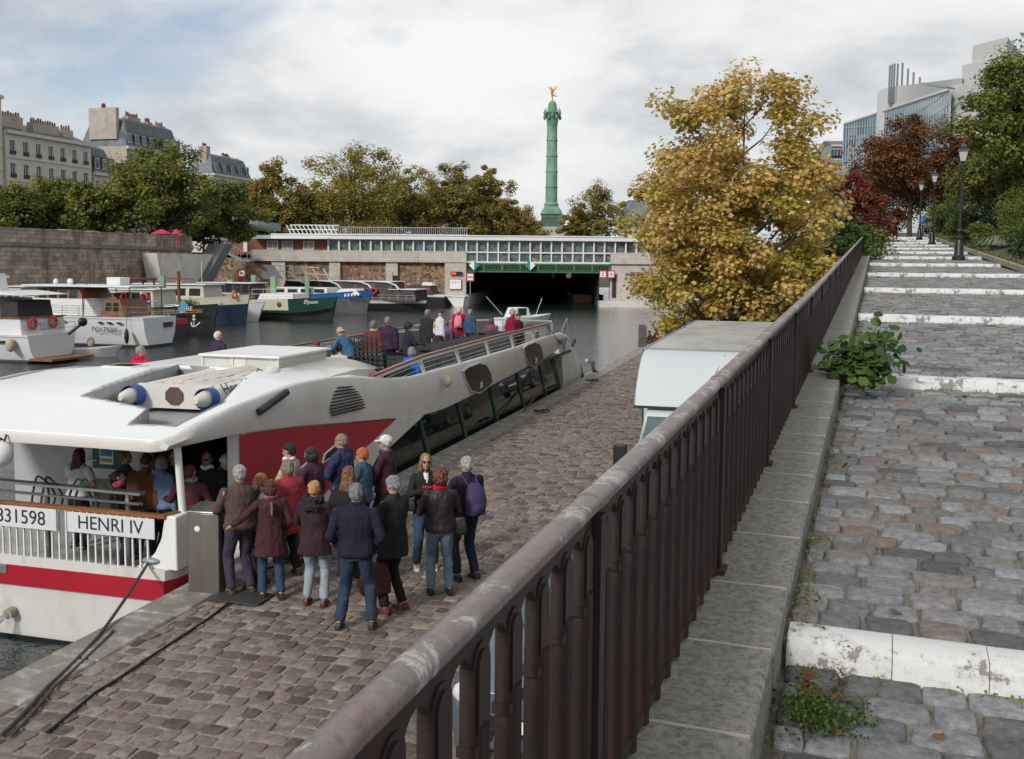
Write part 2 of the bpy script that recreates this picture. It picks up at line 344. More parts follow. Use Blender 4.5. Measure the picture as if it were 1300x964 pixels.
    for i in(0,1):
        s,el,wr=arm[i]
        if coat=='tshirt': caps(jm,s,s+(el-s)*.62,.066,.062)
        else:
            caps(jm,s,el,.061+puff,.055+puff);d=(wr-el);jm.tube([el-d*.05,el+d*.5,el+d*.98],[.054+puff,.048+puff,.040+puff*.6],12)
            caps(jm,el,el+d*.05,.053+puff,.052+puff)
    if hood or coat=='hood': 
        jm.tube([sp(.47,-.06,.09*math.cos(a)-0)+Vector((0,-.05*math.sin(a),.03+.03*math.sin(a))) for a in [PI*j/8 for j in range(9)]],.045,8)
    else: jm.lathe([(.062,0),(.07,.03),(.066,.045)],sp(.50,-.01),12)
    piece('jacket' if coat!='tshirt' else 'shirt',jm,tm,root,vb*1.15,1,disp=.015 if coat!='tshirt' else .01,dsc=10 if not puff else 15)
    tr=MB();tr.loft([[P+Vector((rx*math.cos(a),ry*math.sin(a),z)) for a in [2*PI*j/14 for j in range(14)]] for z,rx,ry in((-.11,.12,.095),(-.03,.17,.125),(.06,.15,.11))])
    for i in(0,1):
        caps(tr,hip[i]+Vector((0,0,-.03)),knees[i],.102,.072);d=feet[i]-knees[i];tr.tube([knees[i]-d*.04,knees[i]+d*.4,knees[i]+d*.97],[.072,.068,.062],12);caps(tr,knees[i],knees[i]+d*.05,.072,.072)
    piece('trousers',tr,bm,root,vb*1.25,1,disp=.012,dsc=12)
    sm=mat('shoe_%.2f_%.2f'%(shoe[0],shoe[1]),shoe,.5)
    for i in(0,1):
        f=feet[i];s_=MB();z0=f.z-.08
        s_.loft([[Vector((f.x+x*wd,f.y+y,z)) for x,z in((-1,z0),(1,z0),(1,z0+hh*.55),(.6,z0+hh),(-.6,z0+hh),(-1,z0+hh*.55))] for y,wd,hh in((-.085,.03,.06),(-.07,.038,.085),(.0,.04,.085),(.07,.046,.062),(.13,.042,.045),(.165,.025,.03))])
        obj('shoe',s_,sm,root)
    # hair or headgear
    st,hc=hair
    if st:
        hm=MB();hmat=mat('hair_%.2f_%.2f_%.2f'%hc[:3],hc[:3],.6,var=.5,scale=30,bump=1,bscale=110,bdist=.01,stretch=(1,1,.25))
        dsp=.011;ds=36
        if st in('short','long','bob','curly','pony'): hm.ell((0,-.022,.034),(.082,.095,.082),14,10);hm.ell((0,-.045,-.005),(.078,.07,.08),12,8)
        if st=='bald': hm.tube([Vector((.077*math.cos(a),-.02-.085*math.sin(a),.0)) for a in [PI*j/10-.15 for j in range(11)]],[.026]*11,8)
        if st=='curly': hm.ell((0,-.025,.05),(.10,.11,.095),14,10);hm.ell((0,-.05,0),(.10,.09,.10),14,10);dsp=.022;ds=34
        if st=='bob': hm.ell((0,-.04,-.03),(.088,.085,.10),14,10);hm.ell((.068,0,-.03),(.024,.05,.075));hm.ell((-.068,0,-.03),(.024,.05,.075))
        if st=='long': hm.loft([[Vector((x*wd,-.045+y*.04+dy,z)) for x,y in((-1,-1),(0,-1.5),(1,-1),(1.05,.2),(.6,1),(-.6,1),(-1.05,.2))] for z,wd,dy in((.02,.08,0),(-.1,.088,-.01),(-.2,.10,-.03),(-.32,.085,-.045),(-.40,.05,-.045))]);hm.ell((.07,.0,-.07),(.024,.04,.11));hm.ell((-.07,.0,-.07),(.024,.04,.11))
        if st=='pony': hm.ell((0,-.12,.02),(.035,.04,.04));hm.ell((0,-.13,-.05),(.03,.03,.08))
        if st=='cap':
            hm.ell((0,-.012,.045),(.082,.10,.078),14,10);hm.loft([[Vector((x,y,z)) for x,y,z in((-w_,yy,.038-dz),(0,yy,.048-dz),(w_,yy,.038-dz),(w_,yy,.026-dz),(0,yy,.036-dz),(-w_,yy,.026-dz))] for yy,w_,dz in((.06,.072,0),(.11,.066,.006),(.155,.045,.016))]);dsp=0
        if st=='beanie': hm.ell((0,-.012,.05),(.084,.10,.085),14,10);dsp=.004
        hm.T(HM);piece({'cap':'cap','beanie':'woolly_hat'}.get(st,'hair'),hm,hmat,root,vb*.85,1,disp=dsp,dsc=ds)
        if st=='cap':
            h2=MB();h2.ell((0,-.035,-.005),(.076,.06,.06),12,8);h2.T(HM);piece('hair',h2,mat('hair_.5_.5_.49',(.5,.5,.49),.6,var=.3,scale=25),root,vb,1,disp=.005,dsc=30)
    for x in extra:
        if x=='sunglasses':
            g=MB();[g.ell((s*.031,.084,.006),(.026,.009,.018),10,6) for s in(-1,1)];g.tube([(-.078,-.01,.01),(-.07,.06,.012),(-.03,.09,.012),(.03,.09,.012),(.07,.06,.012),(.078,-.01,.01)],.003,6);g.T(HM);obj('sunglasses',g,BLACK,root)
        if x=='glasses':
            g=MB();[g.tube([(s*.031+.02*math.cos(a),.089,.004+.015*math.sin(a)) for a in [2*PI*j/10 for j in range(10)]],.002,5,closed=True) for s in(-1,1)];g.tube([(-.078,-.01,.01),(-.055,.085,.008)],.002,5);g.tube([(.078,-.01,.01),(.055,.085,.008)],.002,5);g.T(HM);obj('glasses',g,BLACK,root)
        if isinstance(x,tuple) and x[0]=='scarf':
            g=MB();g.tube([NK+Vector((.075*math.cos(a),.07*math.sin(a)+.012,.03+.012*math.sin(3*a))) for a in [2*PI*j/14 for j in range(14)]],.03,8,closed=True)
            if len(x)>2: g.beam(sp(.47,-.14),sp(.3,-.155),.16,.03)
            piece('scarf',g,cloth('scarf_%.2f_%.2f'%x[1][:2],x[1]),root,vb,1,disp=.01,dsc=20)
        if x=='whitetop':
            g=MB();torso(g,[(-.02,.085,.147,.0),(.2,.09,.142,.0),(.42,.075,.125,.0),(.5,.05,.07,.02)]);
            g.v=[v for v in g.v];obj('top',g,mat('white_top',(.7,.68,.66),.8),root)
        if x=='hoodfur':
            g=MB();g.tube([sp(.50,-.02)+Vector((.105*math.cos(a),-.075*math.sin(a)-.02,.045-.03*math.sin(a))) for a in [PI*j/9-.3 for j in range(11)]],.045,8);g.tube([sp(.42,-.15,-.09),sp(.45,-.17,0),sp(.42,-.15,.09)],.05,8);piece('fur_hood',g,mat('fur_dark',(.018,.012,.014),.9,var=.4,scale=40,bump=1,bscale=90),root,vb,1,disp=.02,dsc=45)
    root['hc']=0;del root['hc']
    return root,(lambda v:Matrix.LocRotScale(Vector(loc),Matrix.Rotation(-rad(face),3,'Z').to_quaternion(),Vector((k,k,k)))@Vector(v)),arm,sp
def backpack(label,pf,sp,cm,sc_=1,group=None):
    g=MB();o=pf(sp(.24,-.235));g.o=Vector(o)
    t=MB();t.loft([[sp(z,-.19+ry*math.sin(a)-oy,rx*(abs(math.cos(a))**.6)*(1 if math.cos(a)>0 else -1)) for a in [2*PI*j/12 for j in range(12)]] for z,rx,ry,oy in((.0,.10*sc_,.05,.03),(.03,.14*sc_,.085*sc_,.04),(.2,.15*sc_,.10*sc_,.05),(.36,.13*sc_,.08*sc_,.03),(.43,.07*sc_,.04,.0))])
    t.add(*[(lambda u:(u.v,u.f))(MB().ell(sp(.12,-.31),(.1*sc_,.04,.09),10,6))][0])
    for s in(-1,1): t.tube([sp(.40,-.15,s*.07),sp(.50,-.08,s*.10),sp(.50,.05,s*.115),sp(.38,.145,s*.115),sp(.2,.10,s*.16),sp(.08,-.1,s*.15)],.014,6)
    g.add([pf(v) for v in t.v],t.f)
    ob=obj('backpack',g,cm,None);ob.location=g.o;return tag(ob,label,'backpack',group)
GQ='visitors queuing on the quay';GA='passengers on the aft deck';GU='passengers on the upper deck'
bp_m=mat('backpack_cloth',(.05,.035,.10),.8,bump=.3)
def PQ(s,l,z,label,face,h,**k): 
    return person(label,q(s,l,z),face,h,**k)
# --- quay queue
J=dict
r,pf1,a1,sp1=PQ(11.25,-6.82,0,'grey haired man in a taupe brown jacket beside the steel ticket post',-38,1.74,top=('taupe',(.085,.056,.048)),bottom=('violet',(.045,.038,.06)),hair=('short',(.32,.31,.30)),arms=('front','front'),coat='jacket',width=1.1,group=GQ,shoe=(.05,.03,.025))
PQ(11.22,-6.36,0,'short woman in a maroon brown coat with her arm round the taupe jacket man',-20,1.58,top=('maroonbrown',(.055,.02,.024)),bottom=('jeans',(.035,.055,.10)),hair=('bob',(.07,.018,.014)),coat='long',arms=(((-.52,.02,1.08),(-.2,-1,0)),'pocket'),group=GQ,female=True,extra=(('scarf',(.22,.10,.10),1),))
PQ(12.15,-6.62,0,'woman in a coral red jacket with a grey bob behind the maroon brown coat',-40,1.66,top=('coral',(.30,.035,.05)),bottom=('blackcloth',(.015,.015,.02)),hair=('bob',(.20,.17,.14)),coat='long',group=GQ,female=True)
PQ(11.6,-6.72,0,'small person in a patterned scarf half hidden between the taupe jacket and the coral jacket',-100,1.56,top=('patterned',(.3,.3,.36)),bottom=('darkc',(.03,.03,.04)),hair=('short',(.3,.13,.05)),coat='jacket',group=GQ,female=True,extra=(('scarf',(.12,.2,.45)),))
PQ(12.95,-7.02,0,'black haired person in a beige jacket and white scarf by the red hull',-78,1.72,top=('beige',(.40,.32,.23)),bottom=('darkc',(.03,.03,.04)),hair=('short',(.014,.011,.012)),arms=('front','down'),group=GQ,extra=(('scarf',(.7,.68,.64)),),nod=15)
PQ(12.85,-6.62,0,'black haired person in a plum coat between the beige and blue jackets',-70,1.70,top=('plum',(.05,.022,.04)),bottom=('darkc',(.03,.03,.04)),hair=('bob',(.012,.011,.013)),arms=('front','down'),group=GQ,coat='puffer',nod=10)
PQ(13.7,-6.55,0,'balding man with glasses in a bright blue puffer jacket looking left',-72,1.76,top=('bluepuff',(.03,.037,.095)),bottom=('darkc',(.03,.03,.04)),hair=('short',(.24,.18,.14)),coat='puffer',arms=('front','down'),group=GQ,extra=('glasses',),skin=SK)
PQ(13.25,-6.0,0,'woman with short bright orange hair and sunglasses in a denim jacket',-75,1.66,top=('denimj',(.035,.07,.11)),bottom=('navyt',(.02,.025,.05)),hair=('short',(.42,.10,.025)),group=GQ,female=True,extra=('sunglasses',),arms=('front','down'))
PQ(13.7,-5.82,0,'man in a white cap and dark maroon jacket looking left',-75,1.78,top=('darkmaroon',(.045,.018,.024)),bottom=('olive',(.035,.04,.03)),hair=('cap',(.75,.74,.72)),group=GQ,arms=('front','down'),width=1.08,extra=('glasses',('scarf',(.03,.05,.12))))
PQ(12.05,-5.66,0,'woman with long straight brown hair in a black jacket seen from behind',8,1.64,top=('blackj',(.018,.018,.02)),bottom=('blackcloth',(.015,.015,.02)),hair=('long',(.16,.075,.035)),group=GQ,female=True,shoe=(.08,.08,.09))
PQ(11.18,-5.72,0,'blonde woman in a dark fur collared parka, pale blue jeans and red shoes',5,1.62,top=('darkparka',(.035,.018,.026)),bottom=('palejeans',(.26,.31,.355)),hair=('short',(.42,.22,.09)),coat='coat',group=GQ,female=True,extra=('hoodfur',),arms=('front','front'),shoe=(.10,.015,.02))
PQ(10.55,-4.86,0,'man in a dark navy blouson and blue jeans standing with legs apart',2,1.78,top=('navyblouson',(.014,.012,.027)),bottom=('bluejeans',(.028,.042,.068)),hair=('short',(.17,.17,.175)),arms=('pocket','pocket'),legs='wide',group=GQ,width=1.16,shoe=(.03,.022,.02))
r,pf12,a12,sp12=PQ(11.25,-4.68,0,'grey haired man in a black coat and trousers holding a dark red bag, in profile',-55,1.74,top=('blackcoat',(.018,.018,.022)),bottom=('blackcloth2',(.02,.012,.016)),hair=('short',(.21,.22,.23)),coat='coat',group=GQ,nod=20,arms=('hold','front'),shoe=(.10,.02,.025))
rW,pf13,a13,sp13=PQ(13.0,-4.92,0,'woman with sunglasses and long hair in a white top and white sneakers facing us',168,1.68,top=('blackj',(.018,.018,.02)),bottom=('bluejeans2',(.03,.06,.10)),hair=('long',(.24,.13,.06)),group=GQ,female=True,extra=('sunglasses','whitetop'),arms=('down','phone'),shoe=(.7,.7,.7),width=.95)
rC,pf14,a14,sp14=PQ(12.05,-4.36,0,'curly auburn haired woman in a black leather jacket and light blue jeans',-12,1.67,top=('blackleather',(.028,.018,.022)),bottom=('lightjeans',(.14,.185,.235)),hair=('curly',(.13,.035,.016)),group=GQ,female=True,arms=('front','front'),extra=(('scarf',(.4,.01,.03)),),shoe=(.015,.015,.018))
rB,pf15,a15,sp15=PQ(12.72,-4.22,0,'grey haired man in a dark violet jacket carrying a purple backpack',-35,1.74,top=('violetj',(.022,.014,.03)),bottom=('navyt',(.02,.025,.05)),hair=('short',(.34,.32,.30)),group=GQ,arms=('front','front'),width=1.08,shoe=(.03,.03,.04))
backpack('purple backpack worn by the grey haired man on the quay',pf15,sp15,mat('purple_cloth',(.045,.03,.095),.8,bump=.3))
# bags
def handbag(label,c,w,h,cm,strap=None,rz=0,o=None):
    c=Vector(c);t=MB(c);M=Matrix.Rotation(rz,3,'Z')
    t.loft([[c+M@Vector((x*w/2*sx,y*w*.22*sy,z*h/2)) for x,y in((-1,-1),(1,-1),(1.05,0),(1,1),(-1,1),(-1.05,0))] for z,sx,sy in((-1,.75,.8),(-.8,1,1.1),(.2,.95,1),(.9,.75,.5),(1,.7,.2))])
    root=tag(obj('handbag',t,cm,None,bevel=.008),label,'bag');root.location=c
    if strap:
        s=MB(c);s.tube(strap,.008,6);obj('strap',s,cm,root)
    return root
mar=mat('maroon_leather',(.075,.012,.016),.5,bump=.3,bscale=30); blk=mat('black_leather',(.012,.012,.014),.4,bump=.2)
h=pf12((-.22,.12,.72)); handbag('dark red soft bag hanging from the hand of the man in black',pf12((-.22,.10,.45)),.36,.42,mar,[pf12((-.32,.10,.62)),h,pf12((-.12,.10,.62))],rz=.5)
handbag('black camera bag at the hip of the woman in sunglasses',pf13((.26,.10,.98)),.20,.17,blk,[pf13((.22,.1,1.05)),pf13((.12,.14,1.3)),pf13((-.08,.05,1.44)),pf13((-.1,-.13,1.3))])
handbag('black shoulder bag with metal strap on the leather jacket woman',pf14((.26,.02,.92)),.2,.24,blk,[pf14((.26,.02,1.03)),pf14((.24,-.12,1.2)),pf14((.14,-.1,1.45)),pf14((.2,.12,1.2))])
t=MB(pf13((.05,.32,1.22)));t.obox(pf13((.04,.33,1.24)),(.08,.03,.13),Matrix.Rotation(.6,3,'X'));o=obj('mobile_phone',t,mat('phone_red',(.3,.02,.04),.4));o.location=pf13((.05,.32,1.22));tag(o,'small red phone held by the woman in sunglasses','phone')
# --- aft deck of the boat (deck z = -.25)
def PA(px,py,zh,label,face,h,ddz=-.25,**k):
    p=atz(px,py,ddz+h);p.z=ddz;return person(label,p,face,h,group=GA,**k)
rT=PA(97,568,0,'woman in a white T-shirt with long dark red hair leaning at the stern rail',20,1.66,top=('whitetee',(.62,.63,.66)),coat='tshirt',bottom=('blackcloth',(.015,.015,.02)),hair=('long',(.085,.018,.014)),arms=('rest','hip'),female=True,bend=6,width=1.2)
PA(150,595,0,'dark haired woman with a pink scarf in a black jacket at the rail',75,1.55,top=('blackj',(.018,.018,.02)),bottom=('darkc',(.03,.03,.04)),hair=('pony',(.03,.014,.012)),female=True,extra=(('scarf',(.55,.03,.2)),),arms=('front','rest'))
PA(158,569,0,'man in a grey blue jacket in the boat doorway',80,1.70,top=('greyblue',(.09,.11,.15)),bottom=('darkc',(.03,.03,.04)),hair=('short',(.15,.10,.07)))
PA(180,576,0,'stooping person in a quilted brown coat seen from behind',10,1.68,top=('brownquilt',(.16,.075,.045)),coat='puffer',bottom=('darkc',(.03,.03,.04)),hair=('short',(.03,.02,.02)),bend=12,width=1.15,nod=35)
PA(205,577,0,'grey haired woman in a light blue hooded jacket',25,1.66,top=('lightblue',(.16,.25,.42)),coat='hood',bottom=('darkc',(.03,.03,.04)),hair=('bob',(.24,.23,.22)),female=True)
PA(220,571,0,'person in dark clothes deep inside the boat entrance',160,1.7,top=('blackj',(.018,.018,.02)),bottom=('darkc',(.03,.03,.04)),hair=('short',(.08,.06,.05)))
PA(241,588,0,'person in a maroon jacket resting a hand on the wooden rail',10,1.66,top=('maroonj',(.075,.02,.03)),bottom=('darkc',(.03,.03,.04)),hair=('short',(.09,.03,.018)),arms=(((-.52,.2,1.12),(-.2,-.3,-1)),'front'),extra=(('scarf',(.25,.24,.26)),))
PA(263,571,0,'man in sunglasses and a black jacket facing out of the boat entrance',190,1.74,top=('blackj',(.018,.018,.02)),bottom=('darkc',(.03,.03,.04)),hair=('short',(.04,.03,.03)),extra=('sunglasses',('scarf',(.7,.7,.7))),skin=SK2,nod=5)
PA(287,577,0,'person with curly white hair in a black coat stepping aboard',-35,1.66,top=('blackj',(.018,.018,.02)),coat='puffer',bottom=('darkc',(.03,.03,.04)),hair=('curly',(.5,.5,.48)),arms=('face','down'))
# --- upper deck (z = 1.2)
UD=1.2
def PU(px,py,label,face,h=1.7,ud=UD,sit=False,**k):
    hh=(h*.76 if sit else h); p=atz(px,py,ud+hh);p.z=ud
    return person(label,p,face,h,group=GU,det=0,legs='sit' if sit else 'stand',**k)
DK=('darkc',(.03,.03,.04))
def PF(s,l,zt,label,face,h,**k): return person(label,q(s,l,zt-h),face,h,group=GU,det=0,**k)
PF(17.7,-13.0,2.6,'grey haired person in a bright red hooded jacket on the far side of the roof',20,1.68,top=('brightred',(.5,.012,.05)),coat='hood',bottom=DK,hair=('short',(.23,.21,.19)),turn=50)
PF(20.6,-13.0,2.72,'white haired person in a dark purple top beyond the roof box',30,1.68,top=('purplej',(.04,.025,.055)),bottom=DK,hair=('short',(.6,.55,.46)),turn=40)
PU(445,410,'man in a blue jacket bending over the far rail',-60,1.72,top=('teal',(.04,.11,.2)),bottom=DK,hair=('bald',(.5,.48,.45)),bend=32,arms=('rest','rest'))
PU(474,406,'grey haired man in a brown zip jacket and jeans standing among the benches',25,1.72,top=('brownred',(.12,.032,.026)),bottom=('bluejeans',(.028,.042,.068)),hair=('short',(.16,.15,.14)),extra=(('scarf',(.5,.42,.3)),),width=1.05)
PU(493,401,'man in a dark purple padded jacket next to the brown jacket man',20,1.76,top=('purplepuff',(.042,.02,.045)),coat='puffer',bottom=('navyt',(.02,.025,.05)),hair=('short',(.2,.16,.14)),width=1.1,turn=20)
PU(518,409,'woman with curly black hair in a navy coat looking down',60,1.62,top=('navyc',(.025,.022,.045)),coat='coat',bottom=DK,hair=('curly',(.02,.016,.02)),female=True,nod=25,arms=('front','front'))
PU(541,392,'man in a long dark overcoat standing in the aisle',45,1.76,top=('overcoat',(.022,.021,.026)),coat='long',bottom=DK,hair=('short',(.18,.16,.14)),width=1.1,bend=6)
PU(559,393,'person with a purple cap and white shirt by the far rail',60,1.68,top=('whiteshirt',(.55,.58,.62)),bottom=DK,hair=('cap',(.07,.015,.08)))
PU(583,388,'blonde woman in a red coat wearing a pink backpack',5,1.70,top=('redcoat',(.38,.006,.045)),coat='long',bottom=DK,hair=('bob',(.6,.46,.27)),female=True) and None
PU(597,392,'person in a blue jacket beside the red coat',40,1.66,top=('midblue',(.03,.07,.14)),bottom=DK,hair=('short',(.25,.24,.23)))
rr_=PU(651,392,'fair haired woman in a crimson jacket at the front rail',35,1.68,top=('crimson',(.22,.008,.035)),bottom=DK,hair=('curly',(.4,.3,.2)),female=True)
PU(658,397,'person in a dark cap and dark red jacket beside the crimson jacket woman',-60,1.62,top=('darkred',(.08,.01,.02)),bottom=DK,hair=('cap',(.03,.03,.04)))
PU(402,431,'seated person in a striped red woolly hat',30,1.68,sit=True,top=('winec',(.08,.01,.03)),bottom=DK,hair=('beanie',(.16,.02,.05)))
PU(431,434,'seated person with black hair in a cream jacket',30,1.68,sit=True,top=('cream',(.5,.42,.36)),bottom=DK,hair=('short',(.014,.012,.014)))
PU(523,438,'seated grey haired person in a royal blue jacket near the side rail',40,1.68,sit=True,top=('royal',(.02,.12,.5)),bottom=DK,hair=('bob',(.2,.18,.16)))
PU(552,407,'seated blonde person in a cream jacket',20,1.66,sit=True,top=('cream',(.5,.42,.36)),bottom=DK,hair=('short',(.5,.33,.2)))
PU(567,405,'seated person in a lilac jacket with brown hair',35,1.68,sit=True,top=('lilac',(.13,.08,.17)),bottom=DK,hair=('short',(.17,.08,.05)))
PU(624,402,'seated brown haired person in a mauve jacket near the bow',15,1.68,sit=True,top=('mauve',(.17,.06,.09)),bottom=DK,hair=('bob',(.09,.04,.03)))
PU(672,408,'seated person with auburn hair behind the front rail',20,1.66,sit=True,top=('greyc',(.2,.2,.2)),bottom=DK,hair=('short',(.14,.06,.035)))
p=atz(583,388,UD+1.7);pp=lambda v:Matrix.LocRotScale(Vector((p.x,p.y,UD)),Matrix.Rotation(-rad(5),3,'Z').to_quaternion(),Vector((1,1,1)))@Vector(v)
backpack('pink and grey backpack on the red coat woman on the upper deck',pp,lambda z,y=0,x=0:Vector((x,y,.93+z)),mat('pink_cloth',(.55,.22,.27),.8),.95)
# two people sitting on the quay edge far off
person('child in a brown top sitting on the quay edge beside the dark post',atz(827,437,0)-Vector((0,0,.42)),-60,1.62,det=0,legs='sit',top=('browntop',(.06,.035,.03)),bottom=DK,hair=('short',(.02,.015,.015)),arms=('lap','lap'),bend=15,group='pair sitting on the quay edge')
person('seated person in a wine red top with black hair on the quay edge',atz(834.5,435,0)-Vector((0,0,.42)),-60,1.68,det=0,legs='sit',top=('winetop',(.13,.012,.03)),bottom=DK,hair=('curly',(.014,.012,.014)),arms=('lap','lap'),bend=10,group='pair sitting on the quay edge')
flush()
# ---------------------------------------------------------------- setts
def sett_mesh(name,rows,mt,frame,crown=.012,gap=.012,jit=.012,rough=.006,zf=None,seed=1):
    """rows: list of (s0,s1,l0,l1,meanlen); frame(s,l,z)->world"""
    R=np.random.default_rng(seed);C=[]
    for (s0,s1,l0,l1,ml) in rows:
        l=l0-R.random()*ml*.8
        while l<l1:
            w=ml*(.72+.62*R.random())
            a,b=max(l,l0),min(l+w,l1)
            if b-a>ml*.3: C.append((s0,s1,a,b))
            l+=w
    C=np.array(C);n=len(C)
    cs=(C[:,0]+C[:,1])/2;cl=(C[:,2]+C[:,3])/2;hs=(C[:,1]-C[:,0])/2-gap*(.4+.9*R.random(n));hl=(C[:,3]-C[:,2])/2-gap*(.4+.9*R.random(n))
    # octagon outline with worn corners
    c=.72
    ou=np.array([(-1,-c),(-c,-1),(c,-1),(1,-c),(1,c),(c,1),(-c,1),(-1,c)])
    rings=[]
    tilt=(R.random((n,2))-.5)*.05;up=(R.random(n)-.5)*rough*2
    J=(R.random((n,8,2))-.5)*jit
    for k,(ins,z) in enumerate(((0,-.05),(.0,-crown*.9),(.006,-crown*.2),(.013,0))):
        S=cs[:,None]+ou[None,:,1]*np.maximum(hs[:,None]-ins,.01)+J[:,:,0]
        Lt=cl[:,None]+ou[None,:,0]*np.maximum(hl[:,None]-ins,.01)+J[:,:,1]
        Z=z+up[:,None]+(S-cs[:,None])*tilt[:,:1]+(Lt-cl[:,None])*tilt[:,1:]*.6+(R.random((n,8))-.5)*rough*.5*(k>1)
        rings.append(np.stack([S,Lt,Z],-1))
    V=np.stack(rings,1).reshape(-1,3) # n,4,8,3
    ctr=np.stack([cs,cl,up+crown*.15],-1)
    base=(np.arange(n)*32)[:,None]
    F=[]
    j=np.arange(8);j2=(j+1)%8
    q4=np.concatenate([np.stack([k*8+j,k*8+j2,(k+1)*8+j2,(k+1)*8+j],-1) for k in range(3)],0) # 24,4
    Q=(base[:,:,None]+q4[None]).reshape(-1,4)
    tri=np.stack([24+j,24+j2,np.full(8,-1)],-1)
    T=base[:,:,None]+np.where(tri[None]<0,0,tri[None]);T[:,:,2]=(n*32+np.arange(n))[:,None];T=T.reshape(-1,3)
    V=np.concatenate([V,ctr],0)
    if zf is not None: V[:,2]+=zf(V[:,0])
    W=frame(V)
    me=bpy.data.meshes.new(name);nq,ntr=len(Q),len(T)
    me.vertices.add(len(W));me.vertices.foreach_set('co',W.astype(np.float32).ravel())
    me.loops.add(nq*4+ntr*3);me.loops.foreach_set('vertex_index',np.concatenate([Q.ravel(),T.ravel()]).astype(np.int32))
    me.polygons.add(nq+ntr);me.polygons.foreach_set('loop_start',np.concatenate([np.arange(nq)*4,nq*4+np.arange(ntr)*3]).astype(np.int32))
    me.update(calc_edges=True);me.validate()
    rnd=R.random(n);f=np.concatenate([np.repeat(rnd,24),np.repeat(rnd,8)]).astype(np.float32)
    at=me.attributes.new('rnd','FLOAT','FACE');at.data.foreach_set('value',f)
    me.materials.append(mt);me.shade_smooth()
    o=bpy.data.objects.new(name,me);COL.objects.link(o);return o
def fq(V):
    s,l=V[:,0],V[:,1];return np.stack([s*math.sin(QA)+l*math.cos(QA),s*math.cos(QA)-l*math.sin(QA),V[:,2]],-1)
def fr(V):
    s,l=V[:,0],V[:,1];return np.stack([s*math.sin(RA)+l*math.cos(RA),s*math.cos(RA)-l*math.sin(RA),V[:,2]],-1)
M_QS=attrmat('quay_setts',[(0,(.085,.063,.053)),(.25,(.16,.12,.098)),(.5,(.22,.175,.145)),(.75,(.145,.125,.112)),(1,(.27,.22,.185))],rough=.75,nscale=11,nvar=.45,bump=.7,bscale=60,spec=.3)
M_RS=attrmat('ramp_setts',[(0,(.08,.073,.07)),(.15,(.155,.155,.16)),(.35,(.235,.24,.25)),(.55,(.14,.132,.126)),(.72,(.275,.28,.295)),(.86,(.20,.182,.166)),(1,(.18,.14,.12))],rough=.62,nscale=26,nvar=.5,bump=1,bscale=90,spec=.4)
M_JOINT=mat('sandy_joint',(.27,.235,.205),.95,var=.3,scale=6,bump=.8,bscale=60,col2=(.15,.125,.105),mix=(.45,.7))
M_RJOINT=mat('mossy_joint',(.19,.165,.135),.95,var=.35,scale=5,bump=1,bscale=70,col2=(.08,.08,.035),mix=(.5,.66))
M_STRIP=mat('quay_edge_stone',(.21,.185,.165),.85,var=.25,scale=2.2,bump=.7,bscale=45,col2=(.40,.37,.35),mix=(.5,.64),detail=8)
ED=-7.75
# quay
rows=[];s=3.0
while s<62:
    d=.205*(.93+.14*random.random());rows.append((s,s+d,-7.12,3.2 if s<40 else 5.5,.205));s+=d
o=sett_mesh('quay_setts',rows,M_QS,fq,crown=.011,gap=.012,jit=.02,rough=.01,seed=3);struct(o)
mb=MB();mb.quad(q(-30,ED+.04,-.014),q(-30,40,-.014),q(160,40,-.014),q(160,ED+.04,-.014));struct(obj('quay',mb,M_JOINT,smooth=0))
mb=MB()
s=-10
while s<120:
    d=1.0+.5*random.random();mb.box(ED,-7.13,s+.006,s+d-.006,-1.6,.012+.006*random.random());s+=d
struct(obj('quay_edge',mb,M_STRIP,rz=-QA,bevel=.03,smooth=40))
mb=MB();mb.box(-7.70,40,-30,160,-4,-.06);struct(obj('quay_base',mb,M_STRIP,rz=-QA))
# ramp with white kerbed steps
KS=[3.78+6.72*k for k in range(-1,15)];RIS=.105;SLT=(SL*6.72-RIS)/6.72
def zr(S):
    S=np.asarray(S,dtype=float);k=np.floor((S-3.78)/6.72);s0=3.78+6.72*k
    return RZ+SL*s0+SLT*(S-s0)
def zr1(s): return float(zr(np.array([s]))[0])
rows=[]
for i,k in enumerate(KS[:-1]):
    s=k+.17;e=KS[i+1]-.012;n=max(1,round((e-s)/(.158 if k<30 else .2)));d=(e-s)/n
    for j in range(n): rows.append((s+j*d,s+(j+1)*d,-.27,6.5 if k<20 else 4.6,.20 if k<30 else .27))
o=sett_mesh('ramp_setts',rows,M_RS,fr,crown=.010,gap=.008,jit=.016,rough=.007,zf=lambda S:zr(np.minimum(np.maximum(S,KS[0]),KS[-1]-.01)),seed=5);struct(o)
mb=MB()
for i,k in enumerate(KS[:-1]):
    e=KS[i+1];a,b=zr1(k+.01),zr1(e-.01)
    mb.add([(-.45,k,a-.018),(9,k,a-.018),(9,e,b-.018),(-.45,e,b-.018)],[(0,1,2,3)]);mb.add([(-.45,k,a-.018),(9,k,a-.018),(9,k,a-.4),(-.45,k,a-.4)],[(0,1,2,3)])
struct(obj('ramp',mb,M_RJOINT,rz=-RA,smooth=0))
m,nt,b=newmat('worn_white_paint');L=nt.links
tc=N(nt,'ShaderNodeTexCoord');n1=N(nt,'ShaderNodeTexNoise',Scale=14,Detail=9,Roughness=.75);L.new(tc.outputs['Object'],n1.inputs['Vector'])
n0=N(nt,'ShaderNodeTexNoise',Scale=2.2,Detail=4,Roughness=.6);L.new(tc.outputs['Object'],n0.inputs['Vector'])
ad=N(nt,'ShaderNodeMath',operation='MULTIPLY_ADD');L.new(n0.outputs['Fac'],ad.inputs[0]);ad.inputs[1].default_value=.8;L.new(n1.outputs['Fac'],ad.inputs[2])
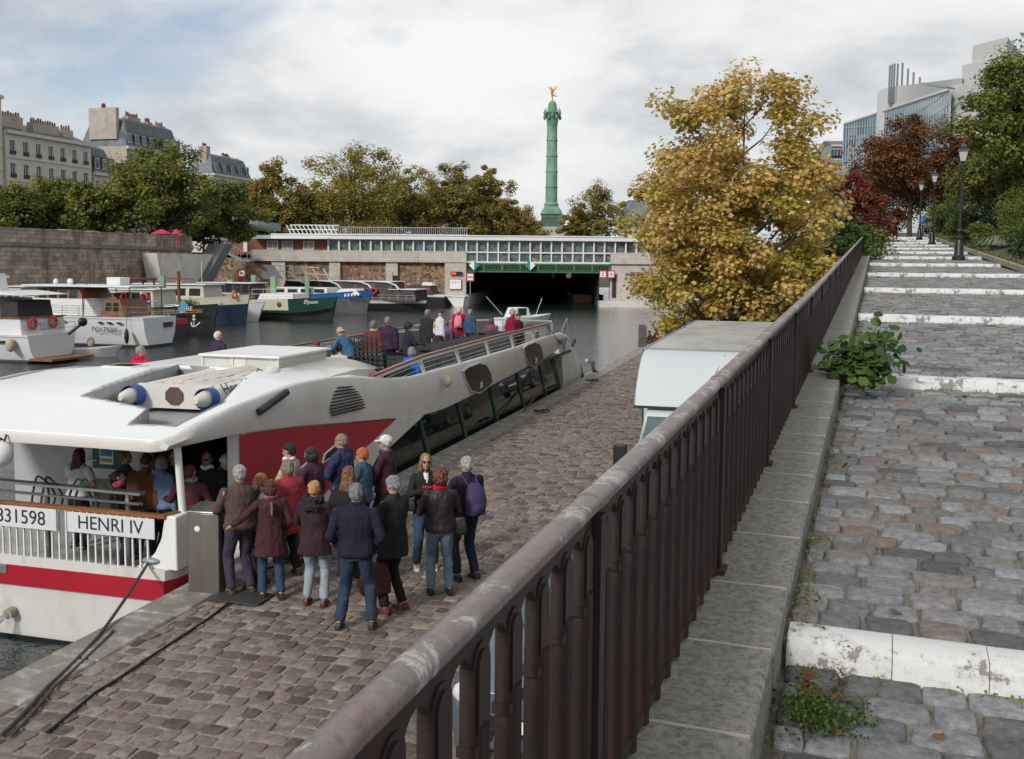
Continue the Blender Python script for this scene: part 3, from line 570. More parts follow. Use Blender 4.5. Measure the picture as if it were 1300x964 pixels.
r1=ramp(nt,[(.88,(.62,.62,.61)),(1.04,(.50,.49,.47)),(1.10,(.22,.21,.20))]);hh=N(nt,'ShaderNodeMath',operation='MULTIPLY');hh.inputs[1].default_value=1.0;L.new(ad.outputs[0],hh.inputs[0]);L.new(hh.outputs[0],r1.inputs['Fac'])
L.new(r1.outputs['Color'],b.inputs['Base Color']);b.inputs['Roughness'].default_value=.7
bp=N(nt,'ShaderNodeBump',Strength=.6,Distance=.012);L.new(n1.outputs['Fac'],bp.inputs['Height']);L.new(bp.outputs['Normal'],b.inputs['Normal']);MATS['wwp']=m
for i,k in enumerate(KS[:-1]):
    z=zr1(k+.01);g=MB((0,k,z));l=-.27;rw=6.6 if k<20 else 3.95
    while l<rw:
        w_=.22+.16*random.random();t=(random.random()-.5)*.012;u=(random.random()-.5)*.012
        x0,x1=l+.0015,min(l+w_,rw)-.0015
        g.loft([[Vector((x,k+y+u,z+zz+t)) for y,zz in((-.03,-.16),(-.03,-.035),(.0,.0),(.12,.012),(.165,.0),(.17,-.16))] for x in(x0,x0+.012,x1-.012,x1)])
        l+=w_
    o=obj('step_kerb',g,m,smooth=45);o.rotation_euler.z=-RA;o.location=Matrix.Rotation(-RA,3,'Z')@Vector((0,k,z));struct(o)
# plaza at the top of the ramp and street level ground all round
TOP=KS[-1];ZT=zr1(TOP-.01);M_ASPH=mat('asphalt',(.06,.06,.062),.9,var=.2,scale=1,bump=.4,bscale=60);M_EARTH=mat('garden_earth',(.06,.05,.03),.95,var=.4,scale=3,bump=1,bscale=20,col2=(.04,.07,.02),mix=(.4,.6))
mb=MB();mb.quad(*[rr(s,l,0).xy.to_3d()+Vector((0,0,ZT)) for s,l in((TOP,-.8),(TOP,250),(TOP+500,250),(TOP+500,-.8))]);struct(obj('street',mb,M_ASPH))
mb=MB()
for s0,s1 in((-6,12),(12,30),(30,50),(50,TOP)):
    mb.quad(*[rr(s,l,.05 if l<9 else 1.2) for s,l in((s0,4.0 if s0>15 else 6.6),(s0,9),(s1,9),(s1,4.0 if s1>15 else 6.6))]);mb.quad(*[rr(s,l,.05 if l<10 else 1.2) for s,l in((s0,9),(s0,80),(s1,80),(s1,9))])
struct(obj('garden_bed',mb,M_EARTH))
mb=MB()
s=30.
while s<TOP:
    d=.8;a,b_=rr(s+.01,3.97,.07),rr(s+d-.01,3.97,.07);mb.beam(a,b_,.14,.16);s+=d
struct(obj('garden_kerb',mb,mat('kerb_stone',(.3,.27,.23),.9,var=.3,bump=.5)))
# retaining wall under the ramp, with coping stones (one thing)
wl=thing('retaining_wall','stone retaining wall of the ramp with grey coping stones under the railing','wall',rr(0,-.6).xy.to_3d(),-RA)
M_COP=mat('coping_stone',(.27,.255,.225),.9,var=.25,scale=22,bump=1,bscale=110,col2=(.13,.125,.11),mix=(.46,.66),detail=10,bdist=.006)
M_WST=wallmat('retaining_stone',.6,.3,(.26,.22,.18),(.19,.165,.14),(.2,.18,.16))
g=MB();g.add([(-.2,-12,-.1),(.15,-12,-.1),(.15,TOP+3,-.1),(-.2,TOP+3,-.1),(-.2,-12,RZ-SL*12),(.15,-12,RZ-SL*12),(.15,TOP+3,RZ+SL*TOP),(-.2,TOP+3,RZ+SL*TOP)],[(0,1,2,3),(4,5,6,7),(0,1,5,4),(1,2,6,5),(2,3,7,6),(3,0,4,7)])
obj('wall',g,M_WST,wl)
JT=[];g=MB();s=-4.
while s<TOP:
    d=.62*(.9+.2*random.random());x0,x1=-.22,.315
    up=.085 if s<9.6 else .13
    if 9.2<s<10: x1=.2
    z0,z1=RZ+SL*(s)+up,RZ+SL*(s+d)+up;JT.append((s,z0,x1));j=(random.random()-.5)*.008
    vs=[(x,y,z) for y,zt in((s+.006,z0),(s+d-.006,z1)) for x,z in((x0,zt-.35),(x1,zt-.35),(x1+j,zt-.015),(x1-.015+j,zt),(x0+.015,zt),(x0,zt-.015))]
    g.add(vs,[(0,1,2,3,4,5),(11,10,9,8,7,6)]+[(i,(i+1)%6,(i+1)%6+6,i+6) for i in range(6)]);s+=d
obj('coping',g,M_COP,wl,bevel=.004)
g=MB()
for s,z0,x1 in JT: g.beam((-.2,s,z0-.02),(x1-.008,s,z0-.02),.017,.045,up=(0,0,1))
obj('mortar_joint',g,mat('pale_mortar',(.42,.39,.34),.9,var=.25,bump=.5),wl)
# ---------------------------------------------------------------- railing
m,nt,b=newmat('rusty_maroon_iron');L=nt.links
tc=N(nt,'ShaderNodeTexCoord');mp=N(nt,'ShaderNodeMapping');mp.inputs['Scale'].default_value=(1,1,.22);L.new(tc.outputs['Object'],mp.inputs[0])
n1=N(nt,'ShaderNodeTexNoise',Scale=7,Detail=8,Roughness=.7);L.new(mp.outputs[0],n1.inputs['Vector']);r1=ramp(nt,[(.3,(.016,.009,.010)),(.5,(.032,.016,.016)),(.6,(.050,.020,.014)),(.67,(.12,.045,.018)),(.74,(.036,.018,.018)),(.82,(.28,.23,.21))]);L.new(n1.outputs['Fac'],r1.inputs['Fac'])
L.new(r1.outputs['Color'],b.inputs['Base Color']);b.inputs['Roughness'].default_value=.5;b.inputs['Specular IOR Level'].default_value=.4
n2=N(nt,'ShaderNodeTexNoise',Scale=60,Detail=6,Roughness=.7);L.new(tc.outputs['Object'],n2.inputs['Vector']);bp=N(nt,'ShaderNodeBump',Strength=.5,Distance=.003);L.new(n2.outputs['Fac'],bp.inputs['Height']);L.new(bp.outputs['Normal'],b.inputs['Normal']);IRON=m
m,nt,b=newmat('peeling_handrail_paint');L=nt.links
tc=N(nt,'ShaderNodeTexCoord');n1=N(nt,'ShaderNodeTexNoise',Scale=6,Detail=12,Roughness=.78,Distortion=.8);L.new(tc.outputs['Object'],n1.inputs['Vector'])
r1=ramp(nt,[(.34,(.11,.072,.064)),(.44,(.20,.145,.13)),(.5,(.155,.13,.13)),(.55,(.25,.215,.215)),(.565,(.50,.46,.43)),(.585,(.46,.42,.39)),(.6,(.26,.22,.22)),(.8,(.20,.13,.12))]);L.new(n1.outputs['Fac'],r1.inputs['Fac'])
n3=N(nt,'ShaderNodeTexNoise',Scale=55,Detail=6,Roughness=.7);L.new(tc.outputs['Object'],n3.inputs['Vector']);r3=ramp(nt,[(.3,(.8,)*3),(.7,(1.2,)*3)]);L.new(n3.outputs['Fac'],r3.inputs['Fac'])
mx=N(nt,'ShaderNodeMix',data_type='RGBA',blend_type='MULTIPLY');mx.inputs['Factor'].default_value=1;L.new(r1.outputs['Color'],mx.inputs['A']);L.new(r3.outputs['Color'],mx.inputs['B']);L.new(mx.outputs['Result'],b.inputs['Base Color'])
b.inputs['Roughness'].default_value=.38;bp=N(nt,'ShaderNodeBump',Strength=.5,Distance=.004);L.new(r1.outputs['Color'],bp.inputs['Height']);L.new(bp.outputs['Normal'],b.inputs['Normal']);CAPM=m
rl=thing('iron_railing','long rusty maroon iron railing with arched bars and a worn grey handrail','railing',rr(0,-.6).xy.to_3d(),-RA)
def zc(s): return RZ+SL*s
def hr(s): return  .948-.009*min(max(s,0),10)-.0006*max(0,s-10)   # handrail top above the ramp plane
S0,S1=-.6,88.
g=MB();k=0;n=90;rings=[]
for i in range(n+1):
    s=S0+(S1-S0)*(i/n)**1.8;z=zc(s)+hr(s)
    rings.append([Vector((x,s,z+h)) for x,h in((-.028,-.030),(-.031,-.016),(-.025,-.006),(-.011,0),(.011,0),(.025,-.006),(.031,-.016),(.028,-.030))])
g.loft(rings)
for s in [1.95*j+.25 for j in range(45)]:   # raised joints
    z=zc(s)+hr(s);g.loft([[Vector((x*1.045,s+y,z+h*1.0+.002)) for x,h in((-.028,-.033),(-.031,-.016),(-.025,-.006),(-.011,0),(.011,0),(.025,-.006),(.031,-.016),(.028,-.033))] for y in(-.035,.035)])
obj('handrail',g,CAPM,rl,smooth=50)
PITCH=.16;bars=[]
def bar(s,fine):
    g=MB((0,s,zc(s)+.1));zb=zc(s)+.10;zt=zc(s)+hr(s)-.03;w=.036
    # flat bar with rounded niche head
    g.tube([(0,s,zb),(0,s,zt-.18)],.026,10)
    if fine:
        pr=[(-w,zt-.21),(-w,zt-.075)]+[(-w*math.cos(a),zt-.075+w*math.sin(a)) for a in [PI*j/8 for j in range(1,8)]]+[(w,zt-.075),(w,zt-.21)]
        g.prism([(s+u,v) for u,v in pr],-.013,.013,'yz');pr2=[(u*.7,(v-(zt-.1))*.8+zt-.1) for u,v in pr]
        g.prism([(s+u,v) for u,v in pr2],.0135,.018,'yz')
        g.box(-.017,.017,s-w*1.1,s+w*1.1,zt-.225,zt-.205)
    else: g.box(-.013,.013,s-w,s+w,zt-.225,zt-.05)
    return g
def spandrel(sa,sb):
    g=MB((0,sa,zc(sa)));n=max(1,round((sb-sa)/PITCH))
    for i in range(n):
        c=sa+PITCH*(i+1.0);zt=zc(c)+hr(c)-.026
        hw=PITCH/2
        arc=[(c+(hw-.018)*math.cos(a),zt-.17+.125*math.sin(a)**.8) for a in [PI*j/10 for j in range(11)]]
        poly=[(c+hw,zt-.17),(c+hw,zt)]+[(c-hw,zt),(c-hw,zt-.17)]+arc[::-1]
        g.prism(poly,-.009,.009,'yz')
    return g
sbars=[S0+PITCH*i for i in range(int((26-S0)/PITCH))]
near=[s for s in sbars if s<9.5];far=[s for s in sbars if s>=9.5]
for s in near: obj('baluster',bar(s,True),IRON,rl,smooth=35)
def merge(L_,name,stuff=True):
    g=MB((0,L_[0].o.y,L_[0].o.z))
    for x in L_: g.add(x.v,x.f)
    o=obj(name,g,IRON,rl,smooth=35)
    if stuff:o['kind']='stuff'
    return o
fb=[bar(s,False) for s in far];s=far[-1]
while s<S1: s+=PITCH; fb.append(bar(s,False))
merge(fb,'far_balusters')
merge([spandrel(S0-PITCH/2+2.56*i,S0-PITCH/2+2.56*(i+1)) for i in range(34)],'arched_rail',False)
g=MB();g.beam((0,S0,zc(S0)+.135),(0,S1,zc(S1)+.135),.035,.03);obj('bottom_rail',g,IRON,rl)
for j in range(45):
    s=1.95*j+.30-PITCH*.5+.02
    if s>S1:break
    g=MB((0,s,zc(s)));g.box(-.03,.03,s-.022,s+.022,zc(s)-.02,zc(s)+hr(s)-.05);g.box(-.05,.05,s-.05,s+.05,zc(s)+.085,zc(s)+.105)
    obj('post',g,IRON,rl)
# ---------------------------------------------------------------- the excursion boat: local coordinates (l, s, z) of the quay frame
BO=(-10.5,25.,-1.0)
bt=thing('excursion_boat','long white excursion boat with red side panel and open upper deck moored at the quay','boat',q(BO[1],BO[0],BO[2]),-QA)
def bmb(): return MB(BO)
def bob(name,mb,m,par=None,**k):
    if par is not None: # sub part: par already at 0
        k.setdefault('loc',(0,0,0))
    k.setdefault('loc',(0,0,0)); return obj(name,mb,m,par or bt,**k)
R_,L_=-7.86,-13.15;CX=(R_+L_)/2;HB=(R_-L_)/2
HULLW=mat('hull_white',(.60,.59,.56),.38,var=.06,scale=2.2,col2=(.40,.37,.32),mix=(.54,.78),detail=9,stretch=(1,1,.3))
ROOFW=mat('roof_white',(.74,.75,.75),.35,var=.04,scale=.6,col2=(.6,.6,.6),mix=(.6,.9))
PANELW=mat('panel_offwhite',(.62,.60,.57),.38,var=.05,scale=.7,col2=(.5,.48,.45),mix=(.5,.8),detail=8,stretch=(1,1,.4))
BRED=mat('boat_red',(.34,.008,.022),.35,var=.12,scale=1)
GLS=glass('dark_side_glass',(.010,.016,.014),.02,.38)
GREEN=mat('green_mullion',(.09,.19,.14),.4,var=.2)
def plan(s,out=0):   # half width of the hull at station s
    if s<11.3:return 0
    if s<12.2: a=(s-11.3)/.9; return (HB-.10+.10*math.sin(a*PI/2))+out
    if s<37.2:return HB+out
    a=(s-37.2)/3.6; return HB*math.sqrt(max(0,1-a**2.1))+out
ST=[11.3,11.5,11.8,12.2,14,18,24,30,35,37.2,38,38.8,39.5,40.1,40.6,40.78]
# hull
g=bmb();rings=[]
for s in ST:
    w=plan(s);k=1 if s<36 else max(.2,1-(s-36)*.05)
    top=-.2 if s<16 else -.30
    rings.append([Vector((CX-w,s,top)),Vector((CX-w*k*.985,s,-.75)),Vector((CX-w*k*.8,s+.1*(s<12),-1.5)),Vector((CX+w*k*.8,s+.1*(s<12),-1.5)),Vector((CX+w*k*.985,s,-.75)),Vector((CX+w,s,top))])
g.loft(rings);bob('hull',g,HULLW)
# bow fairing
g=bmb();rings=[]
for s in [34.6,35.5,36.4,37.2,38,38.8,39.5,40.1,40.6,40.78]:
    w=plan(s);t=max(0,(s-34.6)/6.2);zt=1.62-.0*t
    zt=1.62 if s<36 else 1.62-(s-36)*.33
    rings.append([Vector((CX-w*x,s-dy,z)) for x,z,dy in((1,-.32,0),(1.0,.15,-.02),(.985,zt*.5,0.0),(.93,zt,.3))]+[Vector((CX+w*x,s-dy,z)) for x,z,dy in((.93,zt,.3),(.985,zt*.5,0),(1.0,.15,-.02),(1,-.32,0))])
g.loft(rings);bob('bow',g,HULLW,smooth=60)
# black waterline band
g=bmb()
for sg in(-1,1): g.add([(CX+sg*(plan(s)*.972+.012),s,z) for s in ST[:10] for z in(-1.12,-.88)],[(2*i,2*i+1,2*i+3,2*i+2) for i in range(9)])
g.add([(CX-HB*.95,11.285,-.95),(CX+HB*.94,11.285,-.95),(CX+HB*.9,11.33,-1.2),(CX-HB*.9,11.33,-1.2)],[(0,1,2,3)])
bob('waterline_band',g,BLACK)
# red stern band + transom rim
def rim(z0,z1,off,s1=12.15,name='red_band',m=BRED,d=.05):
    g=bmb();pts=[]
    for x in [-1+.1*i for i in range(21)]: pts.append((CX+(HB-.12)*x,11.3-off))
    pts+= [(CX+plan(s)+off,s) for s in(11.42,11.6,11.85,12.15)];pts=[(CX-plan(s)-off,s) for s in(12.15,11.85,11.6,11.42)]+pts
    if s1>12.2: pts=[(CX-HB-off,s1)]+pts+[(CX+HB+off,s1)]
    inn=[(CX+(x-CX)*(1-d/HB),y+d) for x,y in pts]
    n=len(pts);vs=[(x,y,z0) for x,y in pts]+[(x,y,z1) for x,y in pts]+[(x,y,z0) for x,y in inn]+[(x,y,z1) for x,y in inn]
    fs=[]
    for i in range(n-1): fs+=[(i,i+1,n+i+1,n+i),(2*n+i,3*n+i,3*n+i+1,2*n+i+1),(n+i,n+i+1,3*n+i+1,3*n+i),(i,2*n+i,2*n+i+1,i+1)]
    fs+=[(0,n,3*n,2*n),(n-1,3*n-1,4*n-1,2*n-1)]
    g.add(vs,fs);return bob(name,g,m,smooth=45)
rim(-.22,.06,.05);rim(.06,.20,.03,name='deck_rim',m=HULLW)
rim(.90,.95,.02,name='stern_top_rail',m=WOOD,d=.09)
# aft deck + rear bulkhead
g=bmb();g.box(L_+.1,R_-.05,11.36,18,-.32,-.25);bob('aft_deck',g,mat('deck_grey',(.12,.12,.12),.7))
# white stern balustrade bars
g=bmb()
x=L_+.3
while x<R_-.35: g.box(x-.011,x+.011,11.285,11.307,.20,.90);x+=.118
g2=g
for s in(11.5,11.68): g2.box(R_-.02-(.12 if s<11.6 else .05),R_-(.10 if s<11.6 else .03),s-.012,s+.012,.2,.9)
bob('balustrade',g2,WHITE)
# white pillar base sweeping up to the corner, with the post
g=bmb();g.prism([(R_-.62,.19),(R_-.45,.26),(R_-.30,.42),(R_-.20,.62),(R_-.14,.93),(R_+.03,.93),(R_+.045,.19)],11.32,11.66,'xz');bob('corner_fairing',g,WHITE,bevel=.02)
g=bmb();g.tube([(R_-.05,11.60,.90),(R_-.07,11.52,1.95)],.05,12);bob('post',g,WHITE);g=bmb();g.tube([(L_+.1,11.5,.2),(L_+.1,11.45,2.0)],.045,12);bob('post',g,WHITE)
# boarding side: hull side between corner and red panel low
g=bmb();g.box(R_-.03,R_,13.0,16.9,-.25,1.9);bob('side_wall',g,HULLW)
# red panel
def sprism(poly,x0,x1): # poly (s,z)
    g=bmb();g.prism(poly,x0,x1,'yz');return g
bob('red_panel',sprism([(12.97,1.77),(14.65,1.62),(16.75,1.37),(19.0,1.11),(17.3,.72),(16.2,.40),(14.9,-.05),(14.3,-.2),(12.97,-.2)],R_,R_+.045),BRED)
for s,z in((15.95,.98),(14.85,.86)):
    w=bob('side_window',sprism([(s-.42,z-.16),(s-.30,z+.02),(s+.42,z+.17),(s+.44,z+.10),(s+.36,z-.05)],R_+.03,R_+.06),WHITE,bevel=.012);bob('pane',sprism([(s-.34,z-.115),(s-.26,z+.0),(s+.37,z+.125),(s+.38,z+.09),(s+.32,z-.02)],R_+.055,R_+.066),DARK,w)
# glass band (slanting outwards) with pillars
gt=[(17.3,.70),(19.2,1.06),(20.4,.96),(21.9,.91),(24.3,.97),(28.4,1.12),(32.9,1.31),(35.6,1.6),(37.4,1.25),(38.6,.35),(38.8,-.25),(19.2,-.45),(17.0,-.35),(16.6,.3)]
g=sprism(gt,R_-.10,R_-.06)
for v in g.v: v.x-=(v.z+.45)*.2-.05
bob('side_glass',g,GLS)
gm=[(-(x-CX)+CX,0) for x in()]
bob('far_side_glass',sprism([(16,1.0),(35.6,1.6),(37.2,-.3),(16,-.3)],L_+.02,L_+.08),GLS)
def ztop(s): 
    P_=[(16.5,.55),(17.3,.70),(19.2,1.06),(20.4,.96),(24.3,.97),(28.4,1.12),(32.9,1.31),(35.6,1.6),(38,1.0)]
    return float(np.interp(s,[a for a,_ in P_],[b for _,b in P_]))
for s in(18.55,21.2,23.9,26.7,29.6,32.4,35.0,36.7): g=bmb();g.beam((R_-.01,s,-.42),(R_-.01-(ztop(s-.22)+.4)*.2,s-.22,ztop(s-.22)-.02),.035,.10,up=(1,0,0));bob('glass_pillar',g,GREEN)
g=bmb();g.beam((R_+.01,17.0,-.38),(R_+.01,38.9,-.33),.08,.22);bob('rubbing_strake',g,BLACK)
# white diagonal stripe
bob('white_stripe',sprism([(19.0,1.13),(20.5,.97),(17.9,.47),(16.2,-.3),(14.6,-.3),(14.9,-.0),(16.2,.45),(17.3,.76)],R_+.0,R_+.055),HULLW)
# upper side panel
TE=[(11.2,1.98),(11.94,2.1),(12.97,2.23),(14.66,2.34),(16.0,2.31),(17.27,2.18),(18.6,2.0),(19.89,1.9),(23,1.88),(28.4,1.89),(31.8,1.95),(34.3,1.94),(35.9,1.70)]
BE=[(35.6,1.58),(32.9,1.33),(28.4,1.14),(24.3,.99),(21.9,.93),(20.4,.98),(19.0,1.13),(16.75,1.39),(14.65,1.64),(12.96,1.79),(11.3,1.86)]
tops=[a for a,_ in TE];topz=[b for _,b in TE]
for sg,x in((1,R_),(-1,L_)):
    g=bmb();ss=[11.14+.3*i for i in range(83)];ss=[s for s in ss if s<35.7]+[35.75]
    rings=[]
    for s in ss:
        zt=float(np.interp(s,tops,topz));zb=float(np.interp(s,[a for a,_ in BE[::-1]],[b for _,b in BE[::-1]]))
        bul=.05;c=x
        if s>33: c=x-sg*(s-33)**2*.02
        rings.append([Vector((c-sg*.05,s,zb)),Vector((c+sg*.03,s,zb)),Vector((c+sg*(.03+bul),s,(zb+zt)/2)),Vector((c+sg*.03,s,zt-.03)),Vector((c+sg*.0,s,zt)),Vector((c-sg*.07,s,zt))])
    g.loft(rings);bob('upper_side_panel',g,PANELW,smooth=60)
# portholes on the panel
for s,z in((24.3,1.38),(30.0,1.5)):
    pr=[(-1.15,.30),(-.8,.36),(.1,.38),(.7,.28),(1.1,.02),(1.22,-.22),(.9,-.30),(.1,-.37),(-.5,-.25),(-.95,.05)]
    w=bob('porthole_frame',sprism([(s+a*1.06,z+b*1.08) for a,b in pr],R_+.05,R_+.105),PANELW);bob('pane',sprism([(s+a,z+b) for a,b in pr],R_+.06,R_+.112),mat('porthole_dark',(.012,.014,.014),.25,spec=.2),w)
    g=bmb();g.tube([(R_+.09,s+.15,z-.26),(R_+.14,s+.15,z-.22),(R_+.14,s+.15,z-.10)],.035,8);bob('cleat',g,WHITE,w)
# vent louvres
g=bmb()
for i in range(9):
    z=1.66+.058*i;a=15.65+.05*i+.25*(abs(i-5)/5)**2;b=17.35-.06*i-.15*(abs(i-3)/5)**2
    g.beam((R_+.085,a,z-.02+.0*i),(R_+.085,b,z-.05-.02),.03,.022)
bob('vent_louvre',g,BLACK)
# upper deck floor, skirt
g=bmb();g.box(L_+.06,R_-.06,17.6,36.2,1.10,1.18);bob('upper_deck',g,mat('upper_deck_grey',(.07,.075,.08),.75))
# canopy roof over the stern with recess for the dinghy
def croof(l,s):
    side=1-abs((l-CX)/HB)**2.2
    base=np.interp(s,[11.1,12,13,14.7,17,18.4],[1.97,2.1,2.23,2.33,2.22,2.02])
    return base+.16*side*min(1,(s-11)/1.5)
REC=[(-10.18,12.45),(-10.75,15.7),(-9.08,15.6),(-8.08,12.9),(-8.08,11.75),(-8.75,11.62),(-8.88,12.22)]
def inpoly(x,y,P):
    c=False;n=len(P)
    for i in range(n):
        x1,y1=P[i];x2,y2=P[(i+1)%n]
        if (y1>y)!=(y2>y) and x<(x2-x1)*(y-y1)/(y2-y1)+x1:c=not c
    return c
ls=[L_+ (R_-L_)*i/130 for i in range(131)];ss=[11.12+.055*j for j in range(126)]
g=bmb();idx={};
def sedge(l): # aft edge curve with chamfered corners
    d=min(l-L_,R_-l);return 11.1+(max(0,.75-d)/.75)*.0+(max(0,.15-d)/.15)*.10
vs=[];fs=[]
for j,s in enumerate(ss):
    for i,l in enumerate(ls): 
        s_=max(s,sedge(l)+ .0); vs.append((l,s_,croof(l,s_)))
W_=len(ls);hole=set()
for j in range(len(ss)-1):
    for i in range(W_-1):
        cx,cy=(ls[i]+ls[i+1])/2,(ss[j]+ss[j+1])/2
        if inpoly(cx,cy,REC): hole.add((i,j));continue
        if ss[j+1]<=sedge(cx): continue
        a=j*W_+i;fs.append((a,a+1,a+W_+1,a+W_))
g.add(vs,fs);o=bob('canopy_roof',g,ROOFW,smooth=60);sm=o.modifiers.new('s','SOLIDIFY');sm.thickness=.09;sm.offset=-1
g=bmb()   # recess walls and floor
n=len(REC)
for i in range(n):
    a,b=REC[i],REC[(i+1)%n];g.quad((a[0],a[1],croof(*a)+.012),(b[0],b[1],croof(*b)+.012),(b[0],b[1],1.92),(a[0],a[1],1.92))
g.add([(x,y,1.93) for x,y in REC],[tuple(range(n))]);o=bob('recess',g,mat('recess_grey',(.26,.26,.26),.6));sm=o.modifiers.new('s','SOLIDIFY');sm.thickness=.02
g=bmb();fp=[(l,sedge(l)) for l in [L_+.0+(R_-L_)*i/60 for i in range(61)]]
rings=[[Vector((l,s-.012,croof(l,s)+.006)),Vector((l,s-.03,croof(l,s)-.04)),Vector((l,s-.012,croof(l,s)-.14)),Vector((l,s+.05,croof(l,s)-.14)),Vector((l,s+.05,croof(l,s)-.0))] for l,s in fp]
g.loft(rings);bob('roof_fascia',g,PANELW,smooth=50)
g=bmb();g.add([(l,s,croof(l,s)+.006) for s in [12.2+.5*i for i in range(12)] for l in(L_+.12,L_+.42)],[(2*i,2*i+1,2*i+3,2*i+2) for i in range(11)]);bob('side_gutter',g,mat('gutter_grey',(.22,.22,.23),.5))
g=bmb();z=croof(-11.3,15);g.box(-11.6,-11.0,14.7,15.2,z-.02,z+.03);g.cur=1;g.box(-11.53,-11.07,14.77,15.13,z+.03,z+.035);bob('roof_hatch',g,[WHITE,GLS],bevel=.008)
# raised plinth and white glazed box
g=bmb()
g.loft([[Vector((x,s,z)) for x,z in((-11.9,2.05),(-11.7,zt),(-8.75,zt),(-8.45,2.1))] for s,zt in((15.75,2.36),(16.0,2.42),(18.3,2.42),(19.0,2.3),(19.6,1.9),(19.8,1.2))]);bob('plinth',g,PANELW,smooth=60)
g=bmb();g.loft([[Vector((x,s,z)) for x,z in((-8.9,1.2),(-8.9,zt),(-8.0,zt-.02),(-8.0,1.2))] for s,zt in((16.2,2.3),(17.4,2.32),(18.2,2.25),(18.8,2.0),(19.1,1.5),(19.2,1.2))]);bob('deck_cowl',g,PANELW,smooth=60)
BX=(-10.42,-8.85,15.95,17.95)
rb=bob('roof_box',bmb().box(BX[0]+.03,BX[1]-.03,BX[2]+.03,BX[3]-.03,2.40,2.60),mat('box_cream',(.52,.52,.48),.3,var=.05),bevel=.01)
bob('lid',bmb().box(BX[0]-.04,BX[1]+.04,BX[2]-.05,BX[3]+.05,2.60,2.645),WHITE,rb,bevel=.012)
g=bmb()
for x in(BX[0]+.0,BX[0]+.62,BX[1]-.03): g.box(x,x+.03,BX[2]+.0,BX[2]+.03,2.4,2.6)
g.box(BX[0]+.60,BX[0]+.9,BX[2]+.02,BX[2]+.027,2.41,2.59);bob('box_trim',g,CREAMW,rb)
g=bmb()
for s,l in((15.84,-10.2),(15.84,-9.2)): g.tube([(l,s,2.36),(l,s-.02,2.42),(l+.05,s-.08,2.42),(l+.16,s-.08,2.39)],.012,6)
bob('latch',g,BLACK)
# stern bulkhead with door, signs (z -.25 .. 1.95)
SB=14.2
g=bmb();g.box(L_+.1,-11.62,SB,SB+.06,-.25,2.2);bob('bulkhead',g,mat('bulkhead_grey',(.38,.40,.41),.5,var=.05))
g=bmb();g.box(-10.62,-10.18,SB-.3,SB+.06,-.25,2.2);bob('column',g,CREAMW,bevel=.12)
g=bmb();g.box(-8.95,R_-.03,SB+.3,SB+.36,-.25,2.2);bob('bulkhead',g,CREAMW)
g=bmb();g.box(R_-.22,R_+.02,13.0,13.12,-.25,1.85);bob('door_jamb',g,WHITE)
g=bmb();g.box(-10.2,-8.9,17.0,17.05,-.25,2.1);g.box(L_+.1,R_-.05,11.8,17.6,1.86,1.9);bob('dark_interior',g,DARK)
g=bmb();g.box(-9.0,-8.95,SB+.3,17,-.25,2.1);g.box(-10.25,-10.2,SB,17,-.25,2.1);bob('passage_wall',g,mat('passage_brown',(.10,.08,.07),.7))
d=bob('stern_door',bmb().box(-11.6,-10.64,SB+.0,SB+.05,-.25,1.9),mat('door_white',(.5,.52,.5),.5),bevel=.01)
bob('door_pane',bmb().box(-11.42,-10.80,SB-.012,SB+.0,.80,1.8),mat('teal_glass',(.02,.09,.10),.15),d)
bob('lower_pane',bmb().box(-11.42,-10.80,SB-.010,SB+.0,-.05,.62),mat('grey_pane',(.13,.13,.12),.4),d)
g=bmb();g.tube([(-11.50,SB,.95),(-11.50,SB-.05,.95),(-11.30,SB-.05,.95)],.014,6);bob('handle',g,STEEL,d)
g=bmb();g.box(-11.27,-11.0,SB-.02,SB-.013,.88,1.25);g.cur=1;g.box(-11.25,-11.02,SB-.024,SB-.02,1.02,1.22);g.cur=2;g.box(-11.25,-11.02,SB-.023,SB-.02,.92,.98);bob('poster',g,[PAPER,mat('poster_blue',(.06,.15,.3),.6,var=.6,scale=12),mat('poster_ochre',(.35,.25,.08),.6)],d)
# no smoking disc and red notice on right bulkhead
y=SB+.28;cx,cz=-8.42,1.62
g=bmb();g.tube([(cx,y,cz),(cx,y-.01,cz)],.15,24);g.cur=1;g.tube([(cx+.13*math.cos(a),y-.016,cz+.13*math.sin(a)) for a in [2*PI*j/24 for j in range(24)]],.018,6,closed=True);g.beam((cx-.09,y-.016,cz+.09),(cx+.09,y-.016,cz-.09),.012,.03);g.cur=2;g.box(cx-.085,cx+.07,y-.014,y-.01,cz-.02,cz+.02);bob('no_smoking_sign',g,[PAPER,RED,INK])
g=bmb();g.box(-8.62,-8.2,y-.006,y,1.16,1.42);bob('red_notice',g,RED)
# steel bench rail with green hoses inside the stern
g=bmb();g.beam((L_+.3,11.75,1.13),(-8.55,11.62,1.13),.14,.035);g.beam((L_+.3,11.75,.98),(-8.6,11.62,.98),.05,.03)
for x in(-12.6,-11.4,-10.2,-8.85): g.beam((x,11.7,-.25),(x,11.7,1.12),.05,.05)
bob('inner_rail',g,STEEL)
hs=thing('garden_hose','dark green hose coiled in loops over the stern rail','hose',q(11.68,-9.6,.95),-QA)
g=MB((-9.6,11.68,.95))
for x in(-10.25,-10.1,-9.6,-9.5,-9.15): g.tube([(x+.17*math.cos(a)*(1+.1*math.sin(x*9)),11.68+.06*math.sin(a*2+x)-.03,1.0+.26*math.sin(a)) for a in [2*PI*j/18 for j in range(18)]],.016,6,closed=True)
obj('hose_loop',g,mat('hose_green',(.018,.035,.025),.6),hs,loc=(0,0,0))
